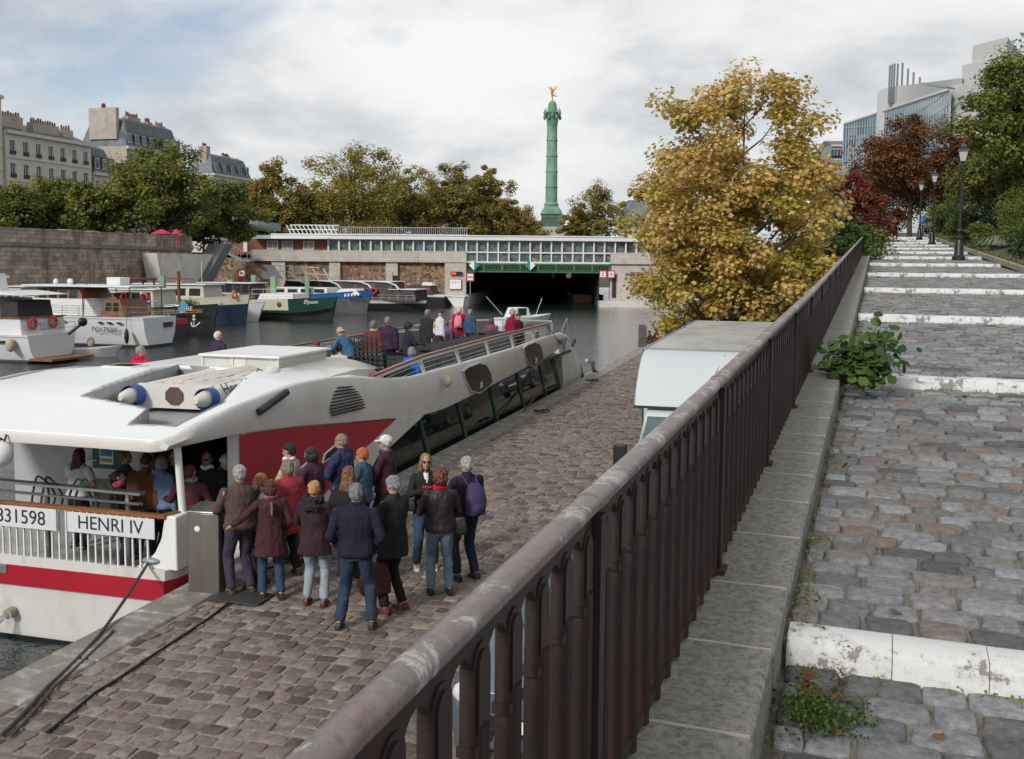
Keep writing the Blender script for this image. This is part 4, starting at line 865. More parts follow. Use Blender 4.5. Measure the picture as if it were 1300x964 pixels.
# name boards
def board(x0,x1,txt,z0,z1,sz,dx=0):
    w=bob('name_board',bmb().box(x0,x1,11.235,11.25,z0,z1),mat('board_white',(.60,.62,.63),.5,var=.03),bevel=.004);cx=(x0+x1)/2
    text('lettering',txt,sz,INK,w,(cx+dx-BO[0],11.231-BO[1],(z0+z1)/2-BO[2]+.0),ext=.001,sx=1.0);return w
board(-9.48,-8.10,'HENRI IV',.62,.90,.262)
board(-11.10,-9.66,'1831598',.61,.91,.28,.06)
# search light + flag lamp at left
g=bmb();g.ell((-10.27,10.95,1.70),(.15,.15,.17),16,12);bob('globe_light',g,WHITE);g=bmb();g.beam((-10.6,11.1,1.88),(-9.9,11.16,1.90),.08,.05);g.tube([(-10.27,10.98,1.8),(-10.27,11.05,1.95)],.015,6);bob('lamp_bracket',g,BLACK)
g=bmb();g.tube([(-11.35,11.28,-.55),(-11.35,11.15,-.58)],.07,12);bob('exhaust_pipe',g,STEEL)
g=bmb();g.cyl((-10.48,11.29,-.62),(-10.48,11.18,-.63),.075,n=14);bob('bilge_outlet',g,mat('outlet_beige',(.32,.28,.22),.7))
g=bmb();g.tube([(-10.48,11.18,-.63),(-10.56,11.0,-.74),(-10.7,10.85,-1.0)],[.03,.055,.10],8);o=obj('water_jet',g,clearglass('jet_water',(.95,.98,1),.9),None,loc=(0,0,0));o.location=q(BO[1],BO[0],BO[2]);o.rotation_euler.z=-QA;o['kind']='stuff';o['label']='water pouring from the boat outlet';
# lower red/black box at transom
bob('transom_hatch',bmb().box(-10.66,-10.52,11.235,11.25,-.06,.06),STEEL)
# side fender rod on panel and small fittings
g=bmb();g.tube([(R_+.12,13.35,2.06),(R_+.12,14.2,2.26)],.06,10);bob('fender_bar',g,BLACK)
# rails: wood top with white under-rail on slanted stanchions
for sg,x in((1,R_-.05),(-1,L_+.35)):
    g=bmb();pt=[(17.9,2.12),(19.2,2.2),(20.8,2.28),(25.6,2.34),(32.6,2.36)] if sg>0 else [(17.9,2.05),(20.8,2.10),(25.6,2.12),(32.6,2.14)]
    for a,b in zip(pt[:-1],pt[1:]): g.beam((x,a[0],a[1]),(x,b[0],b[1]),.09,.035)
    bob('wooden_rail',g,WOOD)
    g=bmb()
    for a,b in zip(pt[:-1],pt[1:]): g.beam((x,a[0],a[1]-.055),(x,b[0],b[1]-.055),.05,.07)
    for s in [20.5+2.45*i for i in range(5)]: g.beam((x,s+.35,1.85 if sg>0 else 1.2),(x,s,np.interp(s,[p[0] for p in pt],[p[1] for p in pt])-.06),.06,.09)
    bob('stanchion',g,WHITE)
    g=bmb()
    for dz in(.16,.28,.38):
        for a,b in zip(pt[:-1],pt[1:]): g.tube([(x,a[0],a[1]-dz),(x,b[0],b[1]-dz)],.006,5)
    bob('guard_wire',g,STEEL)
# bow rail, netting and script
g=bmb();xs=[(R_-.05,32.6,2.36),(R_-.5,34.8,2.3),(CX,35.9,2.25),(L_+.6,34.8,2.2),(L_+.35,32.6,2.14)]
g.tube(xs,.025,8);
for p in xs: g.tube([p,(p[0],p[1],1.2)],.02,6)
g.tube([(R_-.1,34.6,1.9),(R_-.25,36.2,2.35),(R_-.2,36.6,1.5)],.015,6);bob('bow_rail',g,STEEL)
g=bmb();pp=[(R_-.02,32.0,1.95,2.33),(R_-.15,33.6,1.93,2.3),(R_-.5,34.8,1.85,2.26)];g.add([v for p in pp for v in((p[0],p[1],p[2]),(p[0],p[1],p[3]))],[(0,2,3,1),(2,4,5,3)])
o=bob('bow_canvas',g,mat('canvas_white',(.6,.6,.6),.8,alpha=.72));
text('name_script','Henri IV',.36,mat('script_blue',(.05,.06,.12),.5),bt,(R_+.10-BO[0],33.9-BO[1],1.66-BO[2]),rot=(PI/2,0,PI/2),shear=.35)
g=bmb();g.tube([(R_+.12,38.2,.6),(R_+.2,38.9,.45),(R_+.14,39.6,-.05),(R_-.3,40.2,-.2)],.06,8);bob('bow_fender',g,mat('pale_fender',(.45,.43,.4),.5))
g=bmb();g.tube([(R_+.2,39.2,.5),(R_+.22,39.35,.0)],.03,8);g.ell((R_+.24,39.4,-.02),(.10,.14,.13),10,8);g.tube([(R_-.35,37.6,1.2),(R_-.3,37.9,1.42)],.07,8);bob('anchor',g,mat('rust_dark',(.04,.03,.028),.7))
# fender hanging
fd=obj('rope_fender',MB(q(21.6,R_+.22,1.62)).ell(q(21.6,R_+.22,1.62),(.10,.10,.15),12,8),mat('fender_cream',(.42,.36,.25),.8,bump=.6,bscale=40),None);tag(fd,'small cream fender hanging on the side rail of the excursion boat','fender')
# mooring ropes
def rope(label,pts,r=.018,grp='mooring ropes'):
    c=Vector(pts[0]);g=MB(c);P=[]
    for a,b in zip(pts[:-1],pts[1:]):
        for i in range(8):
            t=i/8;p=Vector(a).lerp(Vector(b),t);P.append(p-Vector((0,0,.25*t*(1-t)*(Vector(b)-Vector(a)).length*.2)))
    P.append(Vector(pts[-1]));g.tube(P,r,7);return tag(obj('mooring_rope',g,ROPE,None),label,'rope',grp)
st_=bob('bollard_fairlead',(lambda g:(g.ell((-8.22,11.36,.30),(.16,.10,.055),14,8),g)[1])(bmb()),GREYM)
e1=atz(60,872,.03)
rope('thick grey mooring rope from the stern fairlead across the quay edge',[q(11.3,-8.25,.28),q(9.4,-7.55,.03),e1,atz(0,935,.03)],.02)
rope('second strand of the stern mooring rope lying beside the first',[q(9.6,-7.5,.035),e1+Vector((.07,0,0)),atz(14,935,.03)],.016)
rope('mooring rope running down from the bow to the quay ring',[q(34.6,R_+.1,1.75),q(33.2,R_+.2,.9),q(27.8,-7.5,.05)],.018)
rope('thin bow rope stretched tight to the quay edge',[q(31.9,R_+.02,2.35),q(34.4,R_+.15,1.35),q(28.4,-7.6,.05)],.013)
cb_=MB(atz(345,700,.012));P=[atz(*p,.014) for p in((370,712),(330,725),(290,766),(265,785),(200,828),(150,862),(120,880),(60,930))];cb_.tube(P,.016,6);tag(obj('power_cable',cb_,BLACK,None),'thin black cable snaking over the quay setts','cable')
# the dinghy in the recess
DO=(-9.35,14.5,2.0);DN=thing('inflatable_dinghy','white inflatable dinghy with blue cone straps stowed in the boat roof recess','dinghy',q(DO[1],DO[0],DO[2]),-QA+rad(3))
g=MB();W2=.64
for sx in(-1,1):
    g.tube([(sx*W2,-1.5,.22),(sx*W2,-1.42,.22),(sx*W2,-1.1,.22),(sx*W2,.9,.24),(sx*W2*.8,1.4,.3),(sx*W2*.35,1.75,.36),(0,1.85,.38)],[.04,.09,.155,.16,.155,.15,.15],16)
obj('tube',g,mat('pvc_white',(.62,.60,.55),.45,var=.05),DN)
for sx in(-1,1):
    g=MB();g.tube([(sx*W2,-1.27,.22),(sx*W2,-1.05,.22)],.166,16,cap=False);obj('blue_strap',g,mat('strap_blue',(.012,.07,.32),.5),DN)
g=MB();g.box(-W2,W2,-1.02,-.96,.02,.40);obj('transom',g,CREAMW,DN);g=MB();g.prism([(.16*math.cos(a),.22+.15*math.sin(a)) for a in [PI/4*j+PI/8 for j in range(8)]],-1.05,-1.03,'xz');obj('motor_pad',g,mat('pad_brown',(.08,.05,.045),.7),DN)
g=MB();g.loft([[Vector((x,y,z)) for x,z in((-W2*k,.36),(0,.47),(W2*k,.36),(W2*k,.33),(-W2*k,.33))] for y,k in((-.9,1),(.9,1),(1.5,.5))]);obj('canvas_cover',g,mat('cover_striped',(.55,.53,.48),.8,var=.1,col2=(.25,.10,.07),mix=(.56,.6),scale=3,stretch=(3,.5,1)),DN)
text('name_script','Henri IV',.31,INK,DN,(W2+.15,-.45,.33),rot=(rad(45),0,PI/2),shear=.35)
# life on deck: bench rows
BK=mat('bench_black',(.022,.025,.028),.55,var=.25)
def bench(s,l0,l1):
    r=thing('deck_bench','dark slatted bench row across the upper deck','bench',q(s,(l0+l1)/2,1.18),-QA,'dark benches on the upper deck');w=(l1-l0)/2
    g=MB();[g.box(-w,w,-.2+.1*i,-.12+.1*i,.40,.43) for i in range(4)];obj('seat',g,BK,r)
    g=MB();[g.beam((-w,-.26-.03*i,.52+.10*i),(w,-.26-.03*i,.52+.10*i),.02,.085) for i in range(4)];obj('backrest',g,BK,r)
    for x in(-w+.08,w-.08): g=MB();g.beam((x,-.2,0),(x,-.34,.86),.04,.03);g.beam((x,.2,0),(x,.2,.4),.04,.03);obj('leg',g,BK,r)
for i in range(14):
    s=20.2+i*.98
    for side,(l0,l1) in enumerate(((-12.6,-10.75),(-10.1,-8.25))):
        b_=None;bench(s,l0,l1)
benches=[o for o in bpy.data.objects if o.name.startswith('deck_bench')]
for i,o in enumerate(benches):
    o['label']='dark slatted bench row on the open upper deck of the excursion boat'
# stack of black armchairs
def armchair_stack(s,l,n,label,rz=0,g_='stacked black garden chairs'):
    for k in range(n):
        r=thing('garden_armchair',label,'chair',q(s,l,1.18+.105*k),-QA+rz,g_);g=MB()
        g.box(-.24,.24,-.22,.22,.42,.45);obj('seat',g,BK,r) if k==n-1 else obj('seat',g,BK,r)
        g=MB();g.tube([(-.25,-.22,.45),(-.25,-.28,.82),(0,-.30,.86),(.25,-.28,.82),(.25,-.22,.45)],.02,6)
        for x in(-.15,-.05,.05,.15): g.beam((x,-.23,.45),(x,-.29,.84),.035,.012)
        obj('backrest',g,BK,r);g=MB()
        for x in(-.27,.27): g.tube([(x,-.26,.62),(x,.0,.66),(x,.2,.64),(x,.22,.45)],.02,6)
        for x in(-.24,.24):
            for y in(-.2,.2): g.beam((x,y,0 if k==0 else .2),(x*.95,y*.95,.44),.03,.03)
        obj('frame',g,BK,r)
armchair_stack(19.75,-8.75,8,'black plastic armchair in the tall stack behind the white roof cowl')
armchair_stack(21.3,-11.9,2,'black plastic armchair in the low stack at the far rail by the woolly hat',rz=.9)
# ---------------------------------------------------------------- water
m,nt,b=newmat('canal_water');L=nt.links
tc=N(nt,'ShaderNodeTexCoord')
b.inputs['Base Color'].default_value=(.010,.020,.020,1);b.inputs['Roughness'].default_value=.045;b.inputs['IOR'].default_value=1.4;b.inputs['Specular IOR Level'].default_value=1.0
n1=N(nt,'ShaderNodeTexNoise',Scale=1.3,Detail=4,Roughness=.6,Distortion=.3);n2=N(nt,'ShaderNodeTexNoise',Scale=5.5,Detail=3,Roughness=.6)
n3=N(nt,'ShaderNodeTexNoise',Scale=.07,Detail=2);L.new(tc.outputs['Object'],n1.inputs['Vector']);L.new(tc.outputs['Object'],n2.inputs['Vector']);L.new(tc.outputs['Object'],n3.inputs['Vector'])
r3=ramp(nt,[(.35,(.45,)*3),(.62,(1,)*3)]);L.new(n3.outputs['Fac'],r3.inputs['Fac'])
b1=N(nt,'ShaderNodeBump',Distance=.13);b2=N(nt,'ShaderNodeBump',Strength=1,Distance=.032)
L.new(r3.outputs['Color'],b1.inputs['Strength']);L.new(n1.outputs['Fac'],b1.inputs['Height']);L.new(n2.outputs['Fac'],b2.inputs['Height']);L.new(b1.outputs['Normal'],b2.inputs['Normal']);L.new(b2.outputs['Normal'],b.inputs['Normal'])
g=MB();g.quad(q(-60,-57.5,-1),q(-60,-7.5,-1),q(175,-7.5,-1),q(175,-57.5,-1));g.quad((-45,128,-1.004),(60,122,-1.004),(60,240,-1.004),(-45,240,-1.004));struct(obj('water',g,m,smooth=0))
g=MB();g.box(-400,700,-80,1200,-6,-4);struct(obj('ground',g,M_EARTH))
# ---------------------------------------------------------------- left bank
M_LW=wallmat('bank_stone_wall',.9,.36,(.52,.43,.34),(.30,.25,.195),(.19,.155,.125),ms=.02,stain=(.12,.10,.078),stainmix=(.44,.62),bias=-.1)
M_ASHL=wallmat('ashlar',1.5,.62,(.52,.47,.42),(.45,.41,.365),(.3,.27,.24),ms=.012,stain=(.22,.19,.17),stainmix=(.5,.8),bump=.25)
M_RUB=rubble('orange_rubble',2.6,[(0,(.07,.045,.03)),(.3,(.24,.125,.06)),(.55,(.36,.21,.11)),(.8,(.16,.11,.08)),(1,(.46,.34,.22))],(.2,.17,.14))
M_CONC=mat('pale_concrete',(.58,.54,.50),.85,var=.12,scale=.8,col2=(.30,.26,.22),mix=(.55,.8),bump=.2)
SZ=5.55
g=MB();g.quad(q(-40,-59.9,SZ),q(90.2,-59.9,SZ),(-46,131.4,SZ),(-46,600,SZ),(-500,600,SZ),q(-40,-400,SZ));g.quad((-46,131.4,SZ),(27,131.4,SZ),(27,600,SZ),(-46,600,SZ));struct(obj('street_left',g,M_ASPH))
g=MB();g.quad(q(-40,-56.9,0),q(-40,-62,0),q(140,-62,0),q(140,-56.9,0));g.quad(q(-40,-56.9,0),q(140,-56.9,0),q(140,-56.9,-3),q(-40,-56.9,-3));struct(obj('quay_left',g,M_CONC))
bw=thing('bank_wall','long coursed stone embankment wall with parapet behind the moored boats','wall',q(30,-60,0),-QA)
g=MB();g.box(-.8,.0,-70,60.4,0,5.45);obj('wall',g,M_LW,bw)
g=MB();g.box(-.6,.02,-70,60.4,5.75,6.75);g.box(-.65,.07,-70,60.4,6.75,6.92);obj('parapet',g,M_LW,bw)
g=MB();g.box(-.8,.16,-70,60.4,5.45,5.75);obj('string_course',g,mat('string_stone',(.2,.18,.15),.9,var=.3,bump=.4),bw)
# parked cars behind the parapet are only roofs; concrete ramp + stairs
st=thing('concrete_stair','pale concrete stair ramp descending in front of the stone wall','stairs',q(84,-59,0),-QA)
g=MB();g.prism([(-2.6,5.1),(7.6,5.1),(7.6,4.6),(2.2,0),(-1.4,0)],-.4,1.2,'yz');obj('ramp',g,M_CONC,st)
g=MB();g.prism([(8.2,6.2),(9.6,6.2),(3.2,-.2),(1.3,-.2)],-.2,1.9,'yz');obj('stair_flight',g,mat('stair_dark',(.12,.12,.12),.8),st)
# ---------------------------------------------------------------- bridge frame: x right, y = 130
Y0=130.
def bx(px,py=330): return aty(px,py,Y0).x
def bz(px,py): return aty(px,py,Y0).z
br=thing('bridge_wall','stone quay wall with orange rubble panels between pale pilasters, left of the tunnel','wall',(bx(330),Y0,-1))
X0,X1=bx(215),bx(592);g=MB();g.box(0,X1-X0,0.3,1.5,0,5.9);obj('rubble_panel',g,M_RUB,br,loc=(X0-bx(330),0,0))
g=MB()
for a,b_ in((345,362),(418,432),(490,505),(565,592)): g.box(bx(a)-X0,bx(b_)-X0,-.15 if a<560 else -.3,.3,0,5.75)
obj('pilaster',g,M_ASHL,br,loc=(X0-bx(330),0,0))
g=MB();g.box(bx(320)-X0,X1-X0+.0,-.25,1.4,5.76,6.95);g.box(bx(320)-X0,X1-X0+.05,-.42,1.4,5.5,5.74);obj('parapet',g,M_ASHL,br,loc=(X0-bx(330),0,0))
rw=thing('bridge_wall','stone quay wall and pier right of the tunnel behind the yellow tree','wall',(bx(800),Y0,-1))
XR=bx(775);g=MB();g.box(0,30,0.0,1.5,0,5.75);obj('wall',g,M_ASHL,rw,loc=(XR-bx(800),0,0));g=MB();g.box(0,30,-.2,1.4,5.76,6.95);g.box(-.05,30,-.36,1.4,5.5,5.74);obj('parapet',g,M_ASHL,rw,loc=(XR-bx(800),0,0))
g=MB();g.box(2.6,5.6,-.06,.0,1.5,4.5);obj('rubble_panel',g,M_RUB,rw,loc=(XR-bx(800),0,0))
g=MB();g.box(.25,.8,-.08,0,1.1,4.1);obj('doorway',g,DARK,rw,loc=(XR-bx(800),0,0))
g=MB();g.box(-1.6,30,-3.2,-.3,0,.75);obj('ledge',g,M_CONC,rw,loc=(XR-bx(800),0,0));g=MB();g.beam((2,-.1,4.2),(5.2,-.12,4.1),.1,.12);g.tube([(5.2,-.1,4.1),(7,-.12,2.6),(9,-.1,2.2)],.06,6);obj('red_pipe',g,mat('pipe_red',(.12,.015,.015),.6),rw,loc=(XR-bx(800),0,0))
g=MB();g.prism([(-3,-2.2),(1.2,-2.2),(2.6,12),(6,70),(0,70),(0,0),(-3,0)],0,1.35,'xy');lg=obj('tunnel_ledge',g,M_CONC,br,loc=(bx(592)-bx(330)-1.0,0,0))
# tunnel
tn=thing('canal_tunnel','dark canal tunnel mouth under the metro bridge with faint lamps inside','tunnel',(bx(684),Y0,-1))
g=MB();xa,xb=bx(592)-bx(684),bx(775)-bx(684)
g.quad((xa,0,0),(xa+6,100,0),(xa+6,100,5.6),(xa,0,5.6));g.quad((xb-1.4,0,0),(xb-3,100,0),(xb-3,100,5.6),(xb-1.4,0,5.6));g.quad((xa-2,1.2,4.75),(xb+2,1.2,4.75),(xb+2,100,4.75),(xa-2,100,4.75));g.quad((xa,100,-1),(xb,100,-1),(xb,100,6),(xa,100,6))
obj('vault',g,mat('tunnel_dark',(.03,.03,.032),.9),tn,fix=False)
g=MB()
for px in(722,731,740): p=aty(px,350,175);g.ell(p-tn.location,(.5,.15,.45),8,6)
obj('tunnel_lamp',g,emis('dim_lamp',(.35,.32,.16),.35),tn)
p=aty(702,350,150)-tn.location;g=MB();g.prism([(p.x-.45,p.z-.4),(p.x+.45,p.z-.4),(p.x,p.z+.55)],p.y,p.y+.05,'xz');obj('painted_light_triangle',g,PAPER,tn)  # flat white triangle, its colour standing in for a light inside the tunnel
p0=aty(728,383,140);g=MB();g.box(0,4.2,0,6,0,1.1);g.box(0,4.2,-.05,0,.8,1.2);tag(obj('barge',g,mat('dull_ochre',(.22,.15,.07),.8),None,loc=(p0.x,140,-1.0),bevel=.05),'dull ochre work barge moored inside the tunnel mouth','barge')
# metro station (white roof, windows, green lattice girder)
ms_=thing('metro_station','low white metro station bridge with long window band and green lattice girder over the canal','station',(bx(684),Y0,5.9))
O=bx(684);FR=mat('window_frame_white',(.68,.65,.62),.5,var=.08)
xl,xr=bx(418),bx(905)
g=MB();g.box(bx(345)-O,xr-O,-.35,9,1.5,2.08);g.box(bx(345)-O,xr-O,-.45,9.1,2.0,2.16);obj('roof',g,mat('roof_panel_white',(.66,.66,.65),.45,var=.06,scale=.5),ms_,bevel=.04)
g=MB();g.box(xl-O,xr-O,.55,.62,.0,1.5);g.box(bx(592)-O,bx(775)-O,.35,.42,-1.2,0);
m,nt,b=newmat('station_glass');L=nt.links;tc=N(nt,'ShaderNodeTexCoord');n=N(nt,'ShaderNodeTexNoise',Scale=.55,Detail=5,Roughness=.7);L.new(tc.outputs['Object'],n.inputs['Vector']);r=ramp(nt,[(.38,(.03,.04,.04)),(.5,(.13,.18,.18)),(.6,(.04,.06,.065)),(.68,(.28,.35,.31))]);L.new(n.outputs['Fac'],r.inputs['Fac']);L.new(r.outputs['Color'],b.inputs['Base Color']);b.inputs['Roughness'].default_value=.12;STG=m
obj('window_band',g,STG,ms_)
pitch=bx(605.5)-bx(592);k0=bx(592)-O
mu=[]
x=k0
while x>xl-O: x-=pitch
while x<xr-O:
    g=MB();lo=-1.2 if k0-.2<x<bx(775)-O+.3 else 0
    g.box(x-.09,x+.09,.1,.6,lo,1.52);obj('mullion',g,FR,ms_);x+=pitch
g=MB();g.box(xl-O,xr-O,.05,.6,-.12,.06);g.box(k0,bx(775)-O,.02,.6,-1.42,-1.2);obj('sill',g,FR,ms_)
g=MB()
for s_ in range(26):
    x=k0+.9*s_+.5;sx=random.random();g.box(x-.25,x+.25,1.6,2.0,-.2,1.2+.3*sx)
obj('platform_benches',g,mat('blurry_dark',(.05,.05,.05),.9,var=.6,scale=2,col2=(.12,.10,.06),mix=(.6,.7)),ms_)
GG=mat('girder_green',(.05,.14,.07),.5,var=.2);g=MB();xa,xb=k0,bx(775)-O;g.box(xa,xb,-.02,.25,-1.62,-1.44);g.box(xa,xb,-.02,.3,-2.62,-2.45)
n=52;w=(xb-xa)/n
for i in range(n):
    g.beam((xa+i*w,.1,-2.5),(xa+(i+1)*w,.1,-1.55),.08,.07);g.beam((xa+(i+1)*w,.14,-2.5),(xa+i*w,.14,-1.55),.08,.07)
for i in range(0,9): g.box(xa+i*(xb-xa)/8-.12,xa+i*(xb-xa)/8+.12,-.06,.3,-2.6,-1.45)
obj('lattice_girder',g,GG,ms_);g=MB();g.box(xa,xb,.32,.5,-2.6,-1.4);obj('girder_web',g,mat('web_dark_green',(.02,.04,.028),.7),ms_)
BRK=mat('station_brick',(.20,.085,.05),.85,var=.25,scale=2,bump=.3);g=MB();g.box(bx(290)-O,xl-O,.6,1.2,-.6,1.5);obj('brick_wall',g,BRK,ms_)
for a,b_ in((338,352),(357,371),(384,398)):
    f=obj('window',MB().box(bx(a)-O,bx(b_)-O,.45,.6,.12,1.25),FR,ms_);g=MB();c=(bx(a)+bx(b_))/2-O;g.box(bx(a)-O+.12,c-.05,.42,.46,.22,1.15);g.box(c+.05,bx(b_)-O-.12,.42,.46,.22,1.15);obj('pane',g,mat('curtain_glass',(.3,.32,.3),.2),f)
g=MB();g.box(bx(308)-O,bx(313)-O,.4,.6,-.3,1.4);obj('door',g,FR,ms_)
g=MB();g.add([(bx(322)-O,-1.2,1.45),(bx(418)-O,-1.2,1.5),(bx(418)-O,2,2.1),(bx(322)-O,2,2.0)],[(0,1,2,3)]);o=obj('glass_canopy',g,mat('canopy_glass',(.45,.5,.5),.2),ms_);
# white frames and fences above the station
g=MB((bx(395),Y0+3,8.6))
for i in range(12): a=bx(366)+i*(bx(425)-bx(366))/11;g.beam((a,Y0+2,8.0),(a-.9,Y0+3,9.3),.08,.08)
for z,y in((9.3,Y0+3),(8.7,Y0+2.5),(8.1,Y0+2)): g.beam((bx(362),y,z),(bx(425),y,z),.1,.1)
tag(obj('roof_frame',g,WHITE,None),'white tubular frame rack on the station roof above the brick part','frame')
g=MB((bx(490),Y0+6,8.3))
x=bx(390)
while x<bx(592): g.box(x-.03,x+.03,Y0+6,Y0+6.05,7.6,9.2);x+=.28
g.beam((bx(390),Y0+6,9.2),(bx(592),Y0+6,9.2),.08,.08);g.beam((bx(390),Y0+6,8.3),(bx(592),Y0+6,8.3),.08,.08)
tag(obj('roof_fence',g,mat('fence_grey',(.3,.31,.32),.6),None),'grey barred fence standing behind the white station roof','fence')
g=MB((bx(300),Y0+2,6));g.add([(bx(279),Y0-1,8.6),(bx(279),Y0-1,10.6),(bx(345),Y0+5,9.5),(bx(345),Y0+5,8.5)],[(0,1,2,3)]);x0=bx(279)
o=obj('slatted_screen',g,mat('screen_grey',(.22,.25,.27),.7),None);sm=o.modifiers.new('s','SOLIDIFY');sm.thickness=.1;tag(o,'sloping blue grey screen wall at the left end of the station','screen')
# footbridge stair left of station
fs_=thing('metal_footstair','grey metal footbridge and stair down from the street to the quay wall','stairs',(bx(290),Y0-4,0))
def fp(px,py,dy=0): return aty(px,py,Y0-4+dy)-fs_.location
g=MB();g.beam(fp(283,300),fp(262,330),1.2,.25);g.beam(fp(283,304),fp(300,304),1.2,.3);g.beam(fp(282,317),fp(308,331),1.2,.28);g.beam(fp(308,331),fp(320,331),1.2,.2);obj('walkway',g,GREYM,fs_)
g=MB();g.beam(fp(280,278),fp(280,317),.5,.5);obj('post',g,mat('rail_post_pale',(.3,.3,.28),.7),fs_)
g=MB()
for a,b_ in(((283,291),(263,322)),((283,291),(322,294)),((284,305),(310,320)),((310,320),(322,321))):
    A,B=fp(*a),fp(*b_);g.beam(A,B,.1,.1)
    n=max(3,int((B-A).length/.45))
    for i in range(n+1): p=A.lerp(B,i/n);g.beam(p,p-Vector((0,0,1.1)),.05,.05)
obj('railing',g,GREYM,fs_)
# signs
def sign(name,label,cat,px,py,w,h,y,draw,post=None):
    c=aty(px,py,y);g=MB(c)
    draw(g,c,w,h)
    o=obj(name,g,[mat('sign_red',(.42,.02,.03),.5),PAPER,INK,mat('sign_green',(.01,.25,.19),.5),GREYM],None,smooth=0);tag(o,label,cat)
    if post is not None: g2=MB(c);g2.beam((c.x,y+.06,c.z-h/2),(c.x,y+.06,post),.1,.1);obj('post',g2,GREYM,o,loc=(0,0,0))
    return o
def redsign(mark):
    def d(g,c,w,h):
        y=c.y;g.cur=0;g.box(c.x-w/2,c.x+w/2,y-.04,y,c.z-h/2,c.z+h/2);g.cur=1;g.box(c.x-w*.36,c.x+w*.36,y-.05,y-.04,c.z-h*.36,c.z+h*.36);g.cur=2
        if mark=='bars': [g.box(c.x+i*w*.22-w*.06,c.x+i*w*.22+w*.06,y-.06,y-.05,c.z-h*.12,c.z+h*.12) for i in(-1,0,1)]
        elif mark=='tri': g.prism([(c.x-w*.2,c.z+h*.2),(c.x+w*.2,c.z+h*.2),(c.x,c.z+h*.02)],y-.06,y-.05,'xz');g.box(c.x-w*.2,c.x+w*.1,y-.06,y-.05,c.z-h*.2,c.z-h*.1)
        elif mark=='slash': g.box(c.x-w*.2,c.x+w*.2,y-.06,y-.05,c.z-h*.15,c.z+h*.1);g.cur=0;g.beam((c.x-w*.33,y-.055,c.z+h*.33),(c.x+w*.33,y-.055,c.z-h*.33),.02,w*.09)
        else: [g.box(c.x-w*.25,c.x+w*.25,y-.06,y-.05,c.z+k*h*.16-h*.03,c.z+k*h*.16+h*.03) for k in(-1,0,1)]
    return d
sign('river_sign','red bordered navigation sign with three black marks beside the tunnel','sign',597,352,1.0,1.15,Y0-1.2,redsign('bars'),post=.4)
sign('river_sign','left one of the paired red bordered signs on the right tunnel pier','sign',765.5,348.5,1.0,1.0,Y0-.6,redsign('tri'))
sign('river_sign','right one of the paired red bordered signs on the right tunnel pier','sign',776,348.5,1.0,1.0,Y0-.6,redsign('lines'))
sign('river_sign','red prohibition sign with crossed emblem hanging on the wall under the footbridge','sign',307,347,.95,.95,Y0-.8,redsign('slash'))
sign('notice_board','white notice board with faint red border on the left tunnel pier','sign',578,361,1.6,1.35,Y0-.5,lambda g,c,w,h:(setattr(g,'cur',0),g.box(c.x-w/2,c.x+w/2,c.y-.03,c.y,c.z-h/2,c.z+h/2),setattr(g,'cur',1),g.box(c.x-w*.46,c.x+w*.46,c.y-.04,c.y-.03,c.z-h*.45,c.z+h*.45),setattr(g,'cur',0),[g.box(c.x+i*w*.2-.05,c.x+i*w*.2+.05,c.y-.05,c.y-.04,c.z+h*.1,c.z+h*.25) for i in(-1,0,1)]))
for px,fl,lb in((602,1,'green and white diamond sign at the left end of the girder'),(673,-1,'green and white diamond sign in the middle of the girder')):
    sign('diamond_sign',lb,'sign',px,337,1.6,1.6,Y0-.5,lambda g,c,w,h:(setattr(g,'cur',3 if fl<0 else 1),g.prism([(c.x-w*.42,c.z),(c.x,c.z+h*.42),(c.x,c.z-h*.42)],c.y-.06,c.y,'xz'),setattr(g,'cur',1 if fl<0 else 3),g.prism([(c.x,c.z+h*.42),(c.x+w*.42,c.z),(c.x,c.z-h*.42)],c.y-.06,c.y,'xz')))
c=aty(578,347.5,Y0-.6);g=MB(c);g.box(c.x-.6,c.x+.9,c.y,c.y+.2,c.z-.2,c.z+.25);o=tag(obj('traffic_light',g,BLACK,None),'small horizontal signal box glowing red on the tunnel pier','signal')
g=MB(c);[g.ell((c.x-.35+.3*i,c.y,c.z),(.14,.06,.14),8,6) for i in(0,1)];obj('red_lamp',g,emis('red_lamp',(1,.05,.04),1.6),o,loc=(0,0,0))
# ---------------------------------------------------------------- column
YC=300.;cc_=aty(699.5,296,YC);CB=7.4;BRZ=mat('bronze_green',(.15,.27,.195),.65,var=.25,scale=.5,col2=(.06,.13,.095),mix=(.5,.75),stretch=(1,1,.4));GOLD=mat('gilded',(.5,.22,.06),.35,metal=.6,var=.2)
def zc_(py): return aty(699,py,YC).z-CB
cl=thing('memorial_column','tall green bronze memorial column on a square base topped by a gilded winged figure','column',(cc_.x,YC,CB))
def sq(g,h0,z0,h1,z1): g.loft([[Vector((x*h,y*h,z)) for x,y in((-1,-1),(1,-1),(1,1),(-1,1))] for h,z in((h0,z0),(h1,z1))])
g=MB();g.box(-4.6,4.6,-4.6,4.6,-2,zc_(292));g.box(-4.75,4.75,-4.75,4.75,zc_(292),zc_(290));obj('stone_base',g,M_ASHL,cl)
g=MB();[g.cyl((-3.6+1.2*i,-4.77,zc_(294.5)),(-3.6+1.2*i,-4.6,zc_(294.5)),.3,n=10) for i in range(7)];obj('roundels',g,DARK,cl)
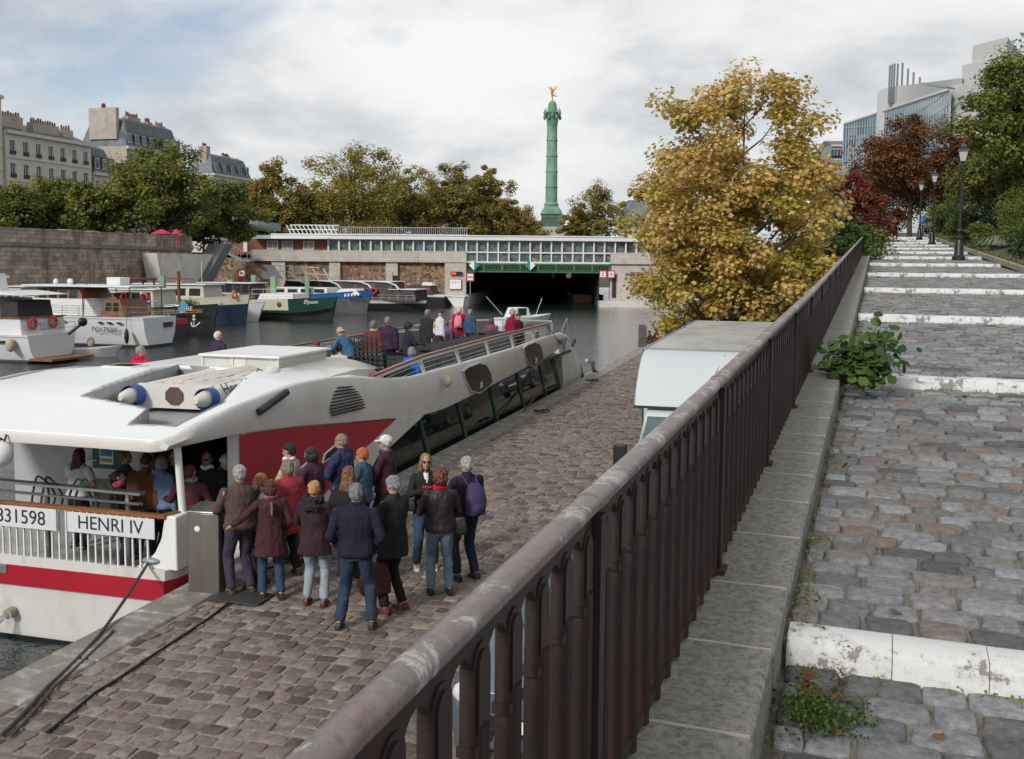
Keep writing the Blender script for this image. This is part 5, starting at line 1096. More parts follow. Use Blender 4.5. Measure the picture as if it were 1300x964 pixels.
g=MB();sq(g,3.45,zc_(291),3.3,zc_(288));sq(g,3.25,zc_(273),3.25,zc_(271));sq(g,3.1,zc_(271),2.9,zc_(268));sq(g,2.9,zc_(268),1.9,zc_(262));obj('pedestal_cap',g,BRZ,cl,bevel=.08);g=MB();sq(g,3.05,zc_(288),2.9,zc_(273));obj('pedestal',g,mat('bronze_dark',(.05,.095,.075),.65,var=.3),cl,bevel=.08)
g=MB();[g.box(x-.6,x+.6,-3.08,-2.9,zc_(277),zc_(274.5)) for x in(-1.8,0,1.8)];obj('bronze_relief',g,mat('relief',(.12,.14,.08),.6),cl)
zb,zt=zc_(262),zc_(158);H_=zt-zb
pr=[(2.1,zb),(2.25,zb+.4),(1.95,zb+.9),(1.75,zb+1.3)];
for k in range(5):
    a=zb+1.3+(H_-1.3)*k/5;b2=zb+1.3+(H_-1.3)*(k+1)/5;r0=1.78-.06*k
    pr+= [(r0,a+.02),(r0-.05,b2-.45),(r0+.1,b2-.38),(r0+.1,b2-.08),(r0-.05,b2)]
g=MB();g.lathe(pr,n=28);obj('shaft',g,BRZ,cl,smooth=30)
zk=zt;g=MB();g.lathe([(1.5,zk),(1.7,zk+.5),(1.75,zk+1.8),(2.3,zk+2.7),(2.75,zk+3.3),(2.6,zk+3.5)],n=24);
for j in range(12):
    a=2*PI*j/12;g.ell((2.3*math.cos(a),2.3*math.sin(a),zk+1.9+.7*(j%2)),(.42,.42,.75),8,6)
for a in(PI/4,3*PI/4,5*PI/4,7*PI/4): g.ell((2.9*math.cos(a),2.9*math.sin(a),zk+3.0),(.5,.5,.7),8,6);g.tube([(2.75*math.cos(a),2.75*math.sin(a),zk+3.4),(2.8*math.cos(a),2.8*math.sin(a),zk+4.6)],.12,6)
g.lathe([(1.45,zk+3.5),(1.4,zk+4.6),(1.25,zk+5.2),(1.3,zk+5.6),(1.05,zk+6.3),(.6,zk+6.8)],n=16)
for j in range(20): a=2*PI*j/20;g.tube([(2.45*math.cos(a),2.45*math.sin(a),zk+3.4),(2.45*math.cos(a),2.45*math.sin(a),zk+4.3)],.05,4)
obj('capital',g,BRZ,cl,smooth=30)
zg=zc_(131);g=MB();g.ell((0,0,zg),(.65,.65,.65),14,10);obj('globe',g,GOLD,cl)
g=MB();z=zg+.5
caps(g,(0,0,z),(-.1,0,z+1.2),.12,.2);caps(g,(-.1,0,z+1.2),(-.15,0,z+2.1),.2,.28);caps(g,(-.1,0,z+2.0),(.9,0,z+1.5),.24,.15);caps(g,(.9,0,z+1.5),(1.5,0,z+1.55),.14,.08)
caps(g,(-.15,0,z+2.1),(-.25,0,z+3.3),.30,.34);caps(g,(-.25,0,z+3.3),(-.3,0,z+3.7),.15,.12);g.ell((-.32,-.02,z+3.95),(.22,.25,.28),10,8);caps(g,(-.45,0,z+3.3),(-1.0,-.1,z+4.0),.13,.09);caps(g,(-1.0,-.1,z+4.0),(-1.15,-.1,z+4.5),.09,.08);caps(g,(0,0,z+3.3),(.3,-.2,z+2.6),.12,.09);caps(g,(.3,-.2,z+2.6),(1.4,-.3,z+2.1),.06,.05)
fg=obj('winged_figure',g,GOLD,cl)
for y in(-.3,.3):
    g=MB();g.loft([[Vector((x,y*(1+k)-.04,zz)) ,Vector((x,y*(1+k)+.04,zz)),Vector((x2,y*(1+k)+.04,zz2)),Vector((x2,y*(1+k)-.04,zz2))] for x,zz,x2,zz2,k in((-.1,z+3.3,.1,z+2.9,0),(.5,z+4.0,.5,z+3.1,.6),(1.1,z+4.5,.8,z+3.5,1),(1.5,z+4.4,1.1,z+3.7,1.2))]);obj('wing',g,GOLD,fg)
# ---------------------------------------------------------------- buildings on the left (local x along the facade towards +s, y into the block)
FAC=wallmat('facade_stone',1.4,.5,(.62,.58,.51),(.57,.53,.46),(.45,.42,.36),ms=.01,stain=(.40,.36,.30),stainmix=(.5,.85),bump=.15);FAC2=mat('facade_render',(.40,.36,.30),.9,var=.15,scale=.4,col2=(.27,.235,.195),mix=(.5,.75));SLATE=mat('slate_zinc',(.10,.115,.13),.5,var=.3,scale=.8,metal=.2);POT=mat('chimney_pot',(.22,.075,.045),.8);WFR=mat('window_white',(.55,.56,.56),.5)
def building(label,s0,s1,l,zr_,floors,fh=3.3,ww=1.05,nw=7,mansard=0,depth=12,fm=None,dorm=True,chim=(),rz=None,z0=SZ,loc=None,zw=None,roofh=1.6,wh=2.0):
    Ln=s1-s0
    if loc is None: loc=q(s0,l,z0);rz=-QA+PI/2
    b=thing('apartment_building',label,'building',loc,rz,'buildings beyond the left bank');H=zr_-z0;fm=fm or FAC
    wz=[H-1.0-fh*(i+1)+fh*.5+.3 for i in range(floors)]
    # facade as a grid with openings: wall bands
    g=MB();xs=[Ln*(i+.5)/nw for i in range(nw)];edges=[0]
    for x in xs: edges+=[x-ww/2,x+ww/2]
    edges.append(Ln)
    g.box(0,Ln,.35,depth,0,H)
    for i in range(0,len(edges),2): g.box(edges[i],edges[i+1],0,.35,0,H)
    zprev=H
    for z in wz:
        for x in xs: g.box(x-ww/2,x+ww/2,.002,.35,z+wh/2,zprev)
        zprev=z-wh/2
    for x in xs: g.box(x-ww/2,x+ww/2,.002,.35,0,zprev)
    obj('wall',g,fm,b)
    g=MB();g.box(-.1,Ln+.1,-.45,.02,H-.45,H+.02)
    for z in wz: g.box(0,Ln,-.12,.0,z-wh/2-.55,z-wh/2-.35)
    obj('cornice',g,FAC,b)
    for z in wz:
        for x in xs:
            w=MB();w.box(x-ww/2,x+ww/2,.2,.26,z-wh/2,z+wh/2);f=obj('window',w,GLB,b);w=MB();w.box(x-.04,x+.04,.15,.2,z-wh/2,z+wh/2);w.box(x-ww/2,x-ww/2+.08,.15,.2,z-wh/2,z+wh/2);w.box(x+ww/2-.08,x+ww/2,.15,.2,z-wh/2,z+wh/2);obj('frame',w,WFR,f)
            w=MB();w.box(x-ww/2-.05,x+ww/2+.05,-.1,-.05,z-wh/2,z-wh/2+.55);obj('balcony_rail',w,BLACK,f)
    g=MB()
    if mansard:
        g.loft([[Vector((x,y,z)) for x,y in((i,i*1.0),(Ln-i,i),(Ln-i,depth-i),(i,depth-i))] for i,z in((0,H),(1.3,H+mansard),(2.2,H+mansard+.5))]);rf=obj('roof',g,SLATE,b)
        if dorm:
            for x in xs:
                w=MB();w.box(x-.65,x+.65,.1,2.0,H+.5,H+2.6);d=obj('dormer',w,SLATE,b);w=MB();w.box(x-.5,x+.5,.05,.1,H+.6,H+2.3);w.cur=1;w.box(x-.38,x+.38,.02,.05,H+.75,H+2.2);obj('window',w,[WFR,GLB],d)
    else:
        g.loft([[Vector((x,y,z)) for x,y in((0,j),(Ln,j),(Ln,depth-j),(0,depth-j))] for j,z in((0,H+.02),(depth*.42,H+roofh))]);rf=obj('roof',g,SLATE,b)
    for (cx,cw,ch,cd) in chim:
        zt_=H+(mansard or 1.0)*.6;w=MB();w.box(cx-cw/2,cx+cw/2,2.0,2.0+cd,zt_-1.5,zt_+ch);c=obj('chimney',w,FAC2,b);w=MB();n=max(3,int(max(cw,cd)/.5))
        for i in range(n):
            px_=cx-cw/2+cw*(i+.5)/n;py=2.0+cd/2;hh=.5+.35*random.random();w.cyl((px_,py,zt_+ch),(px_,py,zt_+ch+hh),.16,.13,8)
        obj('chimney_pots',w,POT,c)
    return b
def sat(px,l):
    r=ray(px,200);a=math.atan2(r.x,r.y)-QA;return l/math.tan(a)
def zat(px,py,l):
    r=ray(px,py);k=r.x*math.cos(QA)-r.y*math.sin(QA);return CZ+r.z*l/k
building('tall dark roofed stone building cut by the left edge of the photo',104,118.6,-109.3,27.6,4,nw=5,mansard=5.5,chim=((14.0,1.2,5.5,4),))
b1=building('long pale stone building with two visible window rows and chimney stacks',118.9,136.9,-109,22.9,4,nw=7,chim=((3.2,5.0,1.9,1.2),(10.5,5.5,1.6,1.2),(15.3,2.2,1.4,1.2)),roofh=2.0)
building('low slate roofed building with dormers squeezed behind the pale facade',sat(119,-109),sat(147,-109),-109,zat(130,220,-109),3,nw=3,mansard=4.0)
building('building with a blank gable wall and steep slate mansard with dormers',sat(161,-112),sat(231,-112),-112,zat(170,187,-112),4,nw=8,mansard=4.6,fm=FAC2,depth=9.5,chim=((.4,.8,3.9,5.6),(5,3.5,2.9,1.2),(9.5,1.5,2.6,1.2),(13,2.2,2.4,1.2)))
building('small distant building with slate dormers left of the orange tree',sat(270,-122),sat(319,-122),-122,zat(295,224,-122),3,nw=5,mansard=4.0,depth=7,chim=((1.5,1.5,3.6,2),(9,3,2.2,1)),ww=1.3)
p=aty(240,298,200);building('far zinc roofed building glimpsed between the trees',0,8,0,10.6,1,loc=Vector((aty(352,300,260).x,260,SZ)),rz=0,nw=4,mansard=2.6)
bpy.data.objects[-1] if False else None
p=aty(785,300,235);building('ornate pale corner building half hidden behind the yellow tree',0,16,0,p.z+1.5,3,loc=Vector((p.x,235,SZ)),rz=rad(-8),nw=5,mansard=6.5,ww=1.3,chim=((9.5,1.5,4,3),))
building('dark glass block at the far end of the ramp left of the opera',0,5,0,aty(1060,184,262).z,4,loc=Vector((aty(1055,200,262).x,262,SZ)),rz=0,nw=3,fm=mat('block_grey',(.25,.27,.28),.5),ww=1.6)
# ---------------------------------------------------------------- opera house: local frame facing the camera
YO=190.;OP=thing('opera_house','huge white panelled modern building with curved glass facade and stacked blocks','building',(aty(1180,300,YO).x,YO,SZ));OL=OP.location
TILE=wallmat('opera_tiles',2.4,1.2,(.50,.51,.50),(.485,.495,.485),(.42,.43,.42),ms=.03,stain=(.44,.45,.44),bump=.05,off=0)
def ob(a,b_,yt,y0=YO,d=40,z0=SZ,skew=0):
    x0,x1=aty(a,yt,y0).x-OL.x,aty(b_,yt,y0).x-OL.x;zt=aty((a+b_)/2,yt,y0).z-OL.z;return x0,x1,zt
g=MB()
for a,b_,yt,yb,d in((1209,1250,100,300,28),(1222,1266,72,140,26),(1236,1279,46,90,20)):
    x0,x1,zt=ob(a,b_,yt,YO);zt2=zt-(3.0)
    g.add([(x0+3.5,8,0),(x1,0,0),(x1+9+d*.25,d,0),(x0+3.5+d*.6,d+8,0),(x0+3.5,8,zt),(x1,0,zt),(x1+9+d*.25,d,zt),(x0+3.5+d*.6,d+8,zt)],[(0,3,2,1),(4,5,6,7),(0,1,5,4),(1,2,6,5),(2,3,7,6),(3,0,4,7)])
obj('block',g,TILE,OP,bevel=.15)
# curved glass wing from (1070,165) to (1207,120) and solid drum above
def crv(t): # t 0..1 left to right
    px=1071+(1207-1071)*t;y=YO+60-55*t+14*math.sin(PI*t);return px,y
g=MB();gm_=MB();rings=[];top=[]
for i in range(41):
    t=i/40;px,y=crv(t);pt=158-44*t-6*math.sin(PI*t)*(-1)*0
    p=aty(px,pt,y)-OL;p0=Vector((p.x,p.y,0));top.append(p);rings.append([p0,p])
g.loft(rings,cap=False,closed=False)
m,nt,b=newmat('curtain_wall');L=nt.links;tc=N(nt,'ShaderNodeTexCoord');v=N(nt,'ShaderNodeTexNoise',Scale=.12,Detail=2);L.new(tc.outputs['Object'],v.inputs['Vector'])
w2=N(nt,'ShaderNodeTexWhiteNoise',noise_dimensions='3D');sn=N(nt,'ShaderNodeVectorMath',operation='SNAP');sn.inputs[1].default_value=(1.8,60,2.4);L.new(tc.outputs['Object'],sn.inputs[0]);L.new(sn.outputs[0],w2.inputs['Vector'])
r=ramp(nt,[(0,(.05,.11,.15)),(.4,(.10,.19,.24)),(.7,(.24,.31,.34)),(1,(.08,.2,.32))]);L.new(w2.outputs['Value'],r.inputs['Fac']);L.new(r.outputs['Color'],b.inputs['Base Color']);b.inputs['Roughness'].default_value=.12;b.inputs['Metallic'].default_value=.3
obj('glass_facade',g,m,OP,smooth=60)
g=MB()
for k in range(12):
    z=2.4*(k+1)*1.15;g.tube([(p.x,p.y-.15,min(z,p.z)) for p in top[::4]],.09,4)
for p in top[::1]: g.beam((p.x,p.y-.12,0),(p.x,p.y-.12,p.z),.10,.2)
g.tube([(p.x,p.y-.2,p.z) for p in top],.45,4);obj('glazing_bars',g,mat('bars_white',(.5,.52,.52),.4,metal=.3),OP)
g=MB();rings=[]
for i in range(31):
    t=i/30;px=1114+(1222-1114)*t;y=YO+46-40*t+14*math.sin(PI*min(1,t+.15));tp=113-14*t+(4*(1-min(1,t*8))**2);p=aty(px,tp,y)-OL;rings.append([Vector((p.x,p.y,p.z-14)),p,Vector((p.x+12,p.y+20,p.z))])
g.loft(rings,cap=False,closed=False);obj('drum',g,TILE,OP,smooth=60)
g=MB()
for px,pt in((1130,83),(1133,82),(1136,81),(1140,81),(1146,80),(1153,87),(1160,92),(1168,98)):
    a=aty(px,pt,YO+50)-OL;g.beam((a.x,a.y,a.z-9),(a.x,a.y,a.z),.35,.35)
obj('roof_fins',g,mat('fin_grey',(.2,.22,.24),.4,metal=.4),OP);g=MB();a=aty(1175,107,YO+6)-OL;b_=aty(1207,112,YO+2)-OL;g.beam(a,b_,3,.3);obj('gantry',g,GREYM,OP)
g=MB();xx=ob(1105,1215,262)[0:2];g.box(xx[0],xx[1],-12,5,0,aty(1150,262,YO-12).z-SZ);obj('lower_wing',g,mat('lower_white',(.55,.56,.55),.5),OP);g=MB();g.box(xx[0]+1,xx[1]-1,-12.1,-12,1,5.0);obj('lower_glass',g,GLB,OP)
# ---------------------------------------------------------------- trees
def leafmat(name,stops,tr=.25): return attrmat(name,stops,rough=.6,nscale=.5,nvar=.22,bump=0,translucent=tr,spec=.25)
LM={'olive':leafmat('leaf_olive',[(0,(.12,.13,.035)),(.4,(.24,.225,.055)),(.7,(.34,.28,.07)),(1,(.42,.30,.08))],.4),
 'green':leafmat('leaf_green',[(0,(.07,.10,.026)),(.5,(.165,.20,.05)),(.8,(.27,.265,.065)),(1,(.34,.29,.07))],.4),
 'ochre':leafmat('leaf_ochre',[(0,(.15,.125,.035)),(.4,(.29,.235,.055)),(.75,(.39,.29,.075)),(1,(.24,.24,.055))],.35),
 'maple':leafmat('leaf_maple',[(0,(.20,.21,.035)),(.22,(.35,.33,.06)),(.45,(.58,.44,.115)),(.68,(.65,.48,.18)),(.88,(.58,.37,.17)),(1,(.42,.42,.08))],.4),
 'brown':leafmat('leaf_brown',[(0,(.07,.035,.018)),(.4,(.17,.075,.032)),(.75,(.24,.12,.045)),(1,(.14,.11,.04))],.35),
 'red':leafmat('leaf_red',[(0,(.05,.008,.012)),(.5,(.15,.022,.022)),(1,(.24,.07,.03))]),
 'darkgreen':leafmat('leaf_darkgreen',[(0,(.012,.022,.007)),(.6,(.03,.055,.014)),(1,(.07,.085,.02))]),
 'bright':leafmat('leaf_bright',[(0,(.05,.09,.012)),(.6,(.11,.15,.025)),(1,(.2,.19,.04))]),
 'fresh':leafmat('leaf_fresh',[(0,(.025,.055,.012)),(.6,(.05,.10,.02)),(1,(.10,.145,.03))],.2)}
BARK=mat('bark',(.06,.048,.038),.95,var=.35,scale=3,bump=1,bscale=12,bdist=.03)
LEAFSH={'quad':np.array([(0,-.5,0),(.42,0,.06),(0,.5,0),(-.42,0,.06)]),
 'maple':np.array([(0,-.5,0),(.22,-.30,.03),(.5,-.18,.06),(.30,.05,.05),(.38,.30,.09),(.12,.22,.03),(0,.52,-.03),(-.12,.22,.03),(-.38,.30,.09),(-.30,.05,.05),(-.5,-.18,.06),(-.22,-.30,.03)]),
 'round':np.array([(.06,-.42,0),(.32,-.46,.03),(.5,-.15,.09),(.46,.2,.08),(.22,.46,.03),(0,.40,-.01),(-.22,.46,.03),(-.46,.2,.08),(-.5,-.15,.09),(-.32,-.46,.03),(-.06,-.42,0)])}
def leafmesh(name,P,nrm,size,mt,R,shape='quad',rnd=None,parent=None,o=(0,0,0)):
    n=len(P);sh=LEAFSH[shape];k=len(sh)
    nrm=nrm/np.maximum(np.linalg.norm(nrm,axis=1,keepdims=True),1e-6)
    r=R.normal(size=(n,3));u=np.cross(nrm,r);u/=np.maximum(np.linalg.norm(u,axis=1,keepdims=True),1e-6);v=np.cross(nrm,u)
    sz=(size*(.65+.7*R.random(n)))[:,None,None]
    V=P[:,None,:]+sz*(u[:,None,:]*sh[None,:,0:1]+v[:,None,:]*sh[None,:,1:2]+nrm[:,None,:]*sh[None,:,2:3])
    V=V.reshape(-1,3)-np.array(o)
    me=bpy.data.meshes.new(name);me.vertices.add(n*k);me.vertices.foreach_set('co',V.astype(np.float32).ravel())
    me.loops.add(n*k);me.loops.foreach_set('vertex_index',np.arange(n*k,dtype=np.int32));me.polygons.add(n);me.polygons.foreach_set('loop_start',(np.arange(n)*k).astype(np.int32));me.update(calc_edges=True)
    rr_=R.random(n) if rnd is None else rnd
    at=me.attributes.new('rnd','FLOAT','FACE');at.data.foreach_set('value',rr_.astype(np.float32));me.materials.append(mt)
    ob=bpy.data.objects.new(name,me);COL.objects.link(ob);ob.parent=parent;ob.location=o;return ob
def crown_pts(R,H,W,z0,ncl,nl,clr,seed,flat=.9,top=1.0,gap=.0,topn=.35):
    C=[];t=0
    while len(C)<ncl:
        d=R.normal(size=3);d/=np.linalg.norm(d);rr_=R.random()**.42
        f=1+.38*noise.noise(Vector(d*1.6)+Vector((seed,0,0)))
        c=np.array((d[0]*W*f*rr_,d[1]*W*f*rr_,(z0+H)/2+d[2]*(H-z0)/2*f*rr_*top));
        if c[2]>(z0+H)/2: c[:2]*=1-topn*((c[2]-(z0+H)/2)/((H-z0)/2))**2
        C.append(c)
    C=np.array(C);P=[];Nn=[];rd=[]
    for c in C:
        m=int(nl/ncl*(.5+R.random()));r0=clr*(.55+.8*R.random());d=R.normal(size=(m,3));d/=np.linalg.norm(d,axis=1,keepdims=True)
        rr_=R.random(m)**.5;p=c+d*(rr_*r0)[:,None]*np.array((1,1,.7));P.append(p);Nn.append(d*.6+np.array((0,0,.9))+R.normal(size=(m,3))*.45);b=R.random()*.5
        rd.append(np.clip(b+R.random(m)*.55,0,1))
    return C,np.concatenate(P),np.concatenate(Nn),np.concatenate(rd)
def tree(label,kind,H,W,z0,seed,leafm,ncl=70,nl=7000,ls=.32,shape='quad',clr=None,loc=(0,0,0),group=None,trunk=.022,nlimb=26,name='tree',lean=0,topn=.35):
    R=np.random.default_rng(seed);random.seed(seed)
    t=thing(name,label,'tree',loc,0,group);g=MB();r0=H*trunk
    C,P,Nn,rd=crown_pts(R,H,W,z0,ncl,nl,clr or W*.30,seed*1.7,topn=topn)
    fork=z0+(H-z0)*.18;path=[Vector((0,0,-.3)),Vector((.02*H*(random.random()-.5),.02*H*(random.random()-.5),fork*.5)),Vector((lean*.3,0,fork)),Vector((lean*.7+.03*H*(random.random()-.5),.03*H*(random.random()-.5),(fork+H)*.5)),Vector((lean,0,H*.93))]
    pts=[];rs=[]
    for i in range(4):
        for j in range(4): u=j/4;pts.append(path[i].lerp(path[i+1],u));rs.append(r0*(1.25 if i==0 and j==0 else 1-.23*(i+u)))
    pts.append(path[4]);rs.append(r0*.06);g.tube(pts,rs,9)
    idx=R.permutation(len(C))[:nlimb]
    for i in idx:
        c=Vector(C[i]);zb=min(max(fork*.85,c.z-(c.xy.length*.75)),H*.85);u=(zb)/(H*.93);b=Vector((lean*u,0,zb));mid=b.lerp(c,.5)+Vector((0,0,-.06*(c-b).length))+Vector((random.random()-.5,random.random()-.5,0))*.1*(c-b).length
        rb=r0*max(.12,.5*(1-zb/H)+.1);g.tube([b,b.lerp(mid,.5),mid,mid.lerp(c,.5)+Vector((0,0,.02)),c],[rb,rb*.8,rb*.6,rb*.38,rb*.12],6)
    obj('trunk',g,BARK,t,smooth=60,fix=False);leafmesh('crown',P,Nn,ls,leafm,R,shape,rd,t)
    return t
FT={}
for k,(kind,mt,sd) in enumerate((('a','olive',3),('b','green',8),('c','ochre',13),('d','olive',21))):
    FT[kind]=(mt,sd)
GT='trees along the far bank and square'
def fartree(px,wpx,top,y,mt,label,seed,base=297,z=SZ,nl=17000,ls=.31,z0f=.10,grp=GT,ncl=75):
    p=aty(px,base,y);H=aty(px,top,y).z-z;W=wpx/2/FP*y
    return tree(label,0,H*1.0,W*1.12,H*z0f,seed,LM[mt],nl=nl,ls=ls,loc=(p.x,y,z),group=grp,ncl=int(ncl*1.5),clr=W*.27)
fartree(8,90,232,98,'green','dark green tree at the left edge of the embankment',31)
fartree(70,105,229,104,'green','dark green tree in front of the long pale stone building',32)
fartree(122,70,232,99,'green','lower olive green tree left of the tallest green tree',33)
fartree(202,125,180,103,'green','tallest broad green tree on the left embankment above the concrete stair',34,nl=30000,ncl=120)
fartree(278,90,232,112,'green','round green tree between the tallest green tree and the orange one',35)
fartree(345,66,204,141,'ochre','golden olive tree behind the left end of the station',36)
fartree(378,70,238,144,'olive','low olive tree beside the golden olive tree',37)
fartree(450,124,186,146,'olive','largest olive tree with visible branching trunk behind the station',38,nl=26000,ncl=100)
fartree(527,80,212,156,'ochre','ochre tree right of the largest olive tree',39)
fartree(584,66,197,158,'olive','tall narrow olive tree with bumpy top left of the column',40)
fartree(624,54,208,160,'ochre','golden tree nearest the left side of the column',41)
fartree(666,56,266,200,'ochre','low yellow brown tree at the left foot of the column',42)
fartree(758,66,230,190,'olive','loose olive tree right of the column',43)
fartree(731,36,262,192,'ochre','small ochre bush tree right beside the column foot',44)
fartree(310,60,238,140,'green','small green tree behind the metal footbridge',45)
fartree(258,52,246,113,'green','dark small tree filling the gap above the metal footbridge',70)
for i,(px,top,w,mt) in enumerate(((402,236,70,'olive'),(497,232,66,'olive'),(552,236,60,'ochre'),(604,232,50,'olive'),(474,246,60,'green'),(640,250,40,'ochre'))):
    fartree(px,w,top,168+4*i,mt,('low olive filler tree left of the largest olive tree','olive tree between the largest olive tree and the ochre tree','ochre tree low between the ochre and the tall narrow trees','small olive tree between the tall narrow and golden trees','low green tree under the right side of the largest olive tree','little golden tree at the right end of the tree row')[i],60+i)
# the big yellow maple behind the truck
random.seed(5)
mp_=q(29.5,-1.85,0)
tree('large yellow autumn maple rising behind the white truck beside the railing',0,9.75,3.0,1.2,78,LM['maple'],ncl=270,nl=62000,ls=.125,shape='maple',clr=.62,loc=mp_,name='maple_tree',topn=.12,nlimb=60,trunk=.016,lean=.35)
# greenery left of the railing further up
def bush(label,p,W,H,mt,seed,nl=5000,ls=.12,name='bush',shape='quad',grp=None,ncl=40,cat='bush'):
    R=np.random.default_rng(seed);t=thing(name,label,cat,p,0,grp);C,P,Nn,rd=crown_pts(R,H,W,H*.05,ncl,nl,W*.36,seed*.9);g=MB();random.seed(seed)
    for i in range(14):
        c=Vector(C[i]);g.tube([(0,0,-.2),(c.x*.3,c.y*.3,c.z*.5),tuple(c)],[.03*W,.02*W,.006*W],5)
    obj('stem',g,BARK,t,fix=False);leafmesh('foliage',P,Nn,ls,LM[mt],R,shape,rd,t);return t
tree('dark evergreen tree filling the gap below the maple behind the railing',0,5.2,1.9,.4,91,LM['darkgreen'],ncl=80,nl=14000,ls=.11,loc=q(34.5,.4,0),name='evergreen_tree',clr=.6)
tree('mid green tree between the maple and the red tree',0,6.6,2.0,.5,92,LM['fresh'],ncl=70,nl=9000,ls=.15,loc=q(42,1.6,0),name='tree',clr=.65)
tree('yellow green tree low behind the railing beyond the maple',0,6.3,2.0,.4,93,LM['bright'],ncl=70,nl=9000,ls=.15,loc=q(50,3.1,0),name='tree',clr=.65)
RED_TREE=1
tree('red brown tree behind the dark red tree at the ramp top',0,9.5,2.6,2.0,95,LM['brown'],ncl=80,nl=7000,ls=.24,loc=q(76,5.0,0),name='tree',clr=.9)
# ramp-top trees
def rtree(label,px,wpx,top,y,base,mt,seed,z,nl=20000,ls=.22,z0f=.3,name='tree',lean=0,ncl=110,clr=None):
    p=aty(px,base,y);H=aty(px,top,y).z-z;W=wpx/2/FP*y
    return tree(label,0,H*.98,W,H*z0f,seed,LM[mt],nl=nl,ls=ls,loc=(p.x,y,z),ncl=ncl,name=name,lean=lean,clr=clr or W*.26)
rtree('second rust brown tree filling behind the large one at the ramp top',1122,84,196,104,290,'brown',97,7.0,nl=16000,z0f=.12)
rtree('low dark green tree under the rust trees at the ramp top',1195,90,215,99,290,'darkgreen',98,6.8,nl=9000,z0f=.05)
rtree('large rust brown tree over the top of the ramp before the opera house',1155,150,133,92,290,'brown',51,6.6,nl=34000,z0f=.24)
rtree('dark red leaved tree above the far end of the railing',1078,88,204,60,330,'red',94,0,nl=16000,ls=.16,z0f=.25)
rtree('yellow green tree filling the space between the maple and the red tree',1030,100,222,42,360,'bright',96,0,nl=16000,ls=.15,z0f=.1)
rtree('smaller rust coloured tree right behind the nearest street lamp',1215,60,165,88,285,'brown',52,6.0,nl=10000,z0f=.4)
rtree('tall dark green tree at the right edge reaching highest',1300,165,52,50,300,'green',53,5.2,nl=34000,ls=.17,z0f=.30,ncl=150)
rtree('green tree behind the nearest lamp with low hanging branches',1262,110,172,58,290,'green',54,5.4,nl=22000,ls=.17,z0f=.34)
for i,(s,l,W,H,mt,lb,ls) in enumerate(((42.5,5.2,.95,2.6,'bright','bright yellow green conifer like bush at the right edge',.06),(52,4.6,.7,1.3,'green','dark shrub just behind the nearest lamp base',.08),(58,4.9,1.2,2.2,'darkgreen','large dark shrub between the first and second lamps',.1),(66,4.6,1.0,1.8,'green','green shrub beside the second lamp',.1),
   (37.5,4.9,.8,1.3,'darkgreen','dark low shrub in the bed at the right edge',.06),(74,4.8,1.2,2.4,'darkgreen','dark hedge clump near the third lamp',.12),(55,6.4,1.4,3.0,'green','tall shrub behind the grass tuft',.1),(48.5,6.0,1.2,2.8,'bright','yellowish shrub deeper in the garden bed',.08),(84,4.9,1.5,2.6,'green','shrub at the far end of the garden bed',.13),(62,7.2,1.8,3.4,'darkgreen','tall dark shrub at the back of the garden bed',.12),(33.5,4.7,.6,.9,'green','low green shrub by the kerb at the right edge',.05))):
    p=rr(s,l,.1);bush(lb,p,W,H,mt,200+i,ls=ls,nl=5200)
# ornamental grass, flowers
R=np.random.default_rng(9);g=MB(rr(47.2,4.75,.1))
for i in range(420):
    a=R.random()*2*PI;r=.75*R.random();p=rr(47.2,4.75,.1);L0=.55+.35*R.random();d=Vector((math.cos(a),math.sin(a),0));w=.012
    pts=[p+d*r*.25,p+d*(r*.6)+Vector((0,0,L0*.75)),p+d*(r*1.25)+Vector((0,0,L0*.8)),p+d*(r*1.7)+Vector((0,0,L0*.45))];sd=Vector((-d.y,d.x,0))*w
    g.add([v+x for v in pts for x in(-sd,sd)],[(0,1,3,2),(2,3,5,4),(4,5,7,6)])
tag(obj('ornamental_grass',g,mat('grass_greygreen',(.16,.19,.12),.8,var=.3),None,fix=False),'grey green arching grass tuft beside the nearest lamp','plant')
# large leaved plant by the coping
def bigplant():
    R=np.random.default_rng(4);c=rr(9.75,-.10,-.02);t=thing('leafy_plant','large leaved green weed growing over the coping beside the railing','plant',c,0);g=MB();P=[];Nn=[]
    for i in range(52):
        a=R.random()*2*PI;r=.08+.36*R.random();h=.12+.42*R.random()*(1-.35*r);e=Vector((math.cos(a)*r*1.05,math.sin(a)*r,h));g.tube([(0,0,0),(e.x*.35,e.y*.35,h*.7),tuple(e)],[.006,.004,.0025],5)
        for j in range(8):
            u=.4+.6*R.random();p=np.array((e.x*u,e.y*u,h*(u**.6)))+R.normal(size=3)*.045;p[2]=max(p[2],.03);P.append(p);Nn.append(np.array((e.x*.9,e.y*.9-.35,.75))+R.normal(size=3)*.35)
    # upright flowering shoot with small leaves
    for sx,hh in((.13,.66),(.2,.5)):
        g.tube([(0,0,.1),(sx*.6,0,hh*.6),(sx,0,hh)],[.006,.004,.002],5)
        for j in range(16): u=.45+.55*R.random();P.append(np.array((sx*u,0,hh*u))+R.normal(size=3)*.03);Nn.append(np.array((0,-.4,.7))+R.normal(size=3)*.5)
    obj('stem',g,mat('stem_green',(.08,.12,.03),.7),t,fix=False);leafmesh('foliage',np.array(P),np.array(Nn),.078,LM['fresh'],R,'round',None,t)
bigplant()
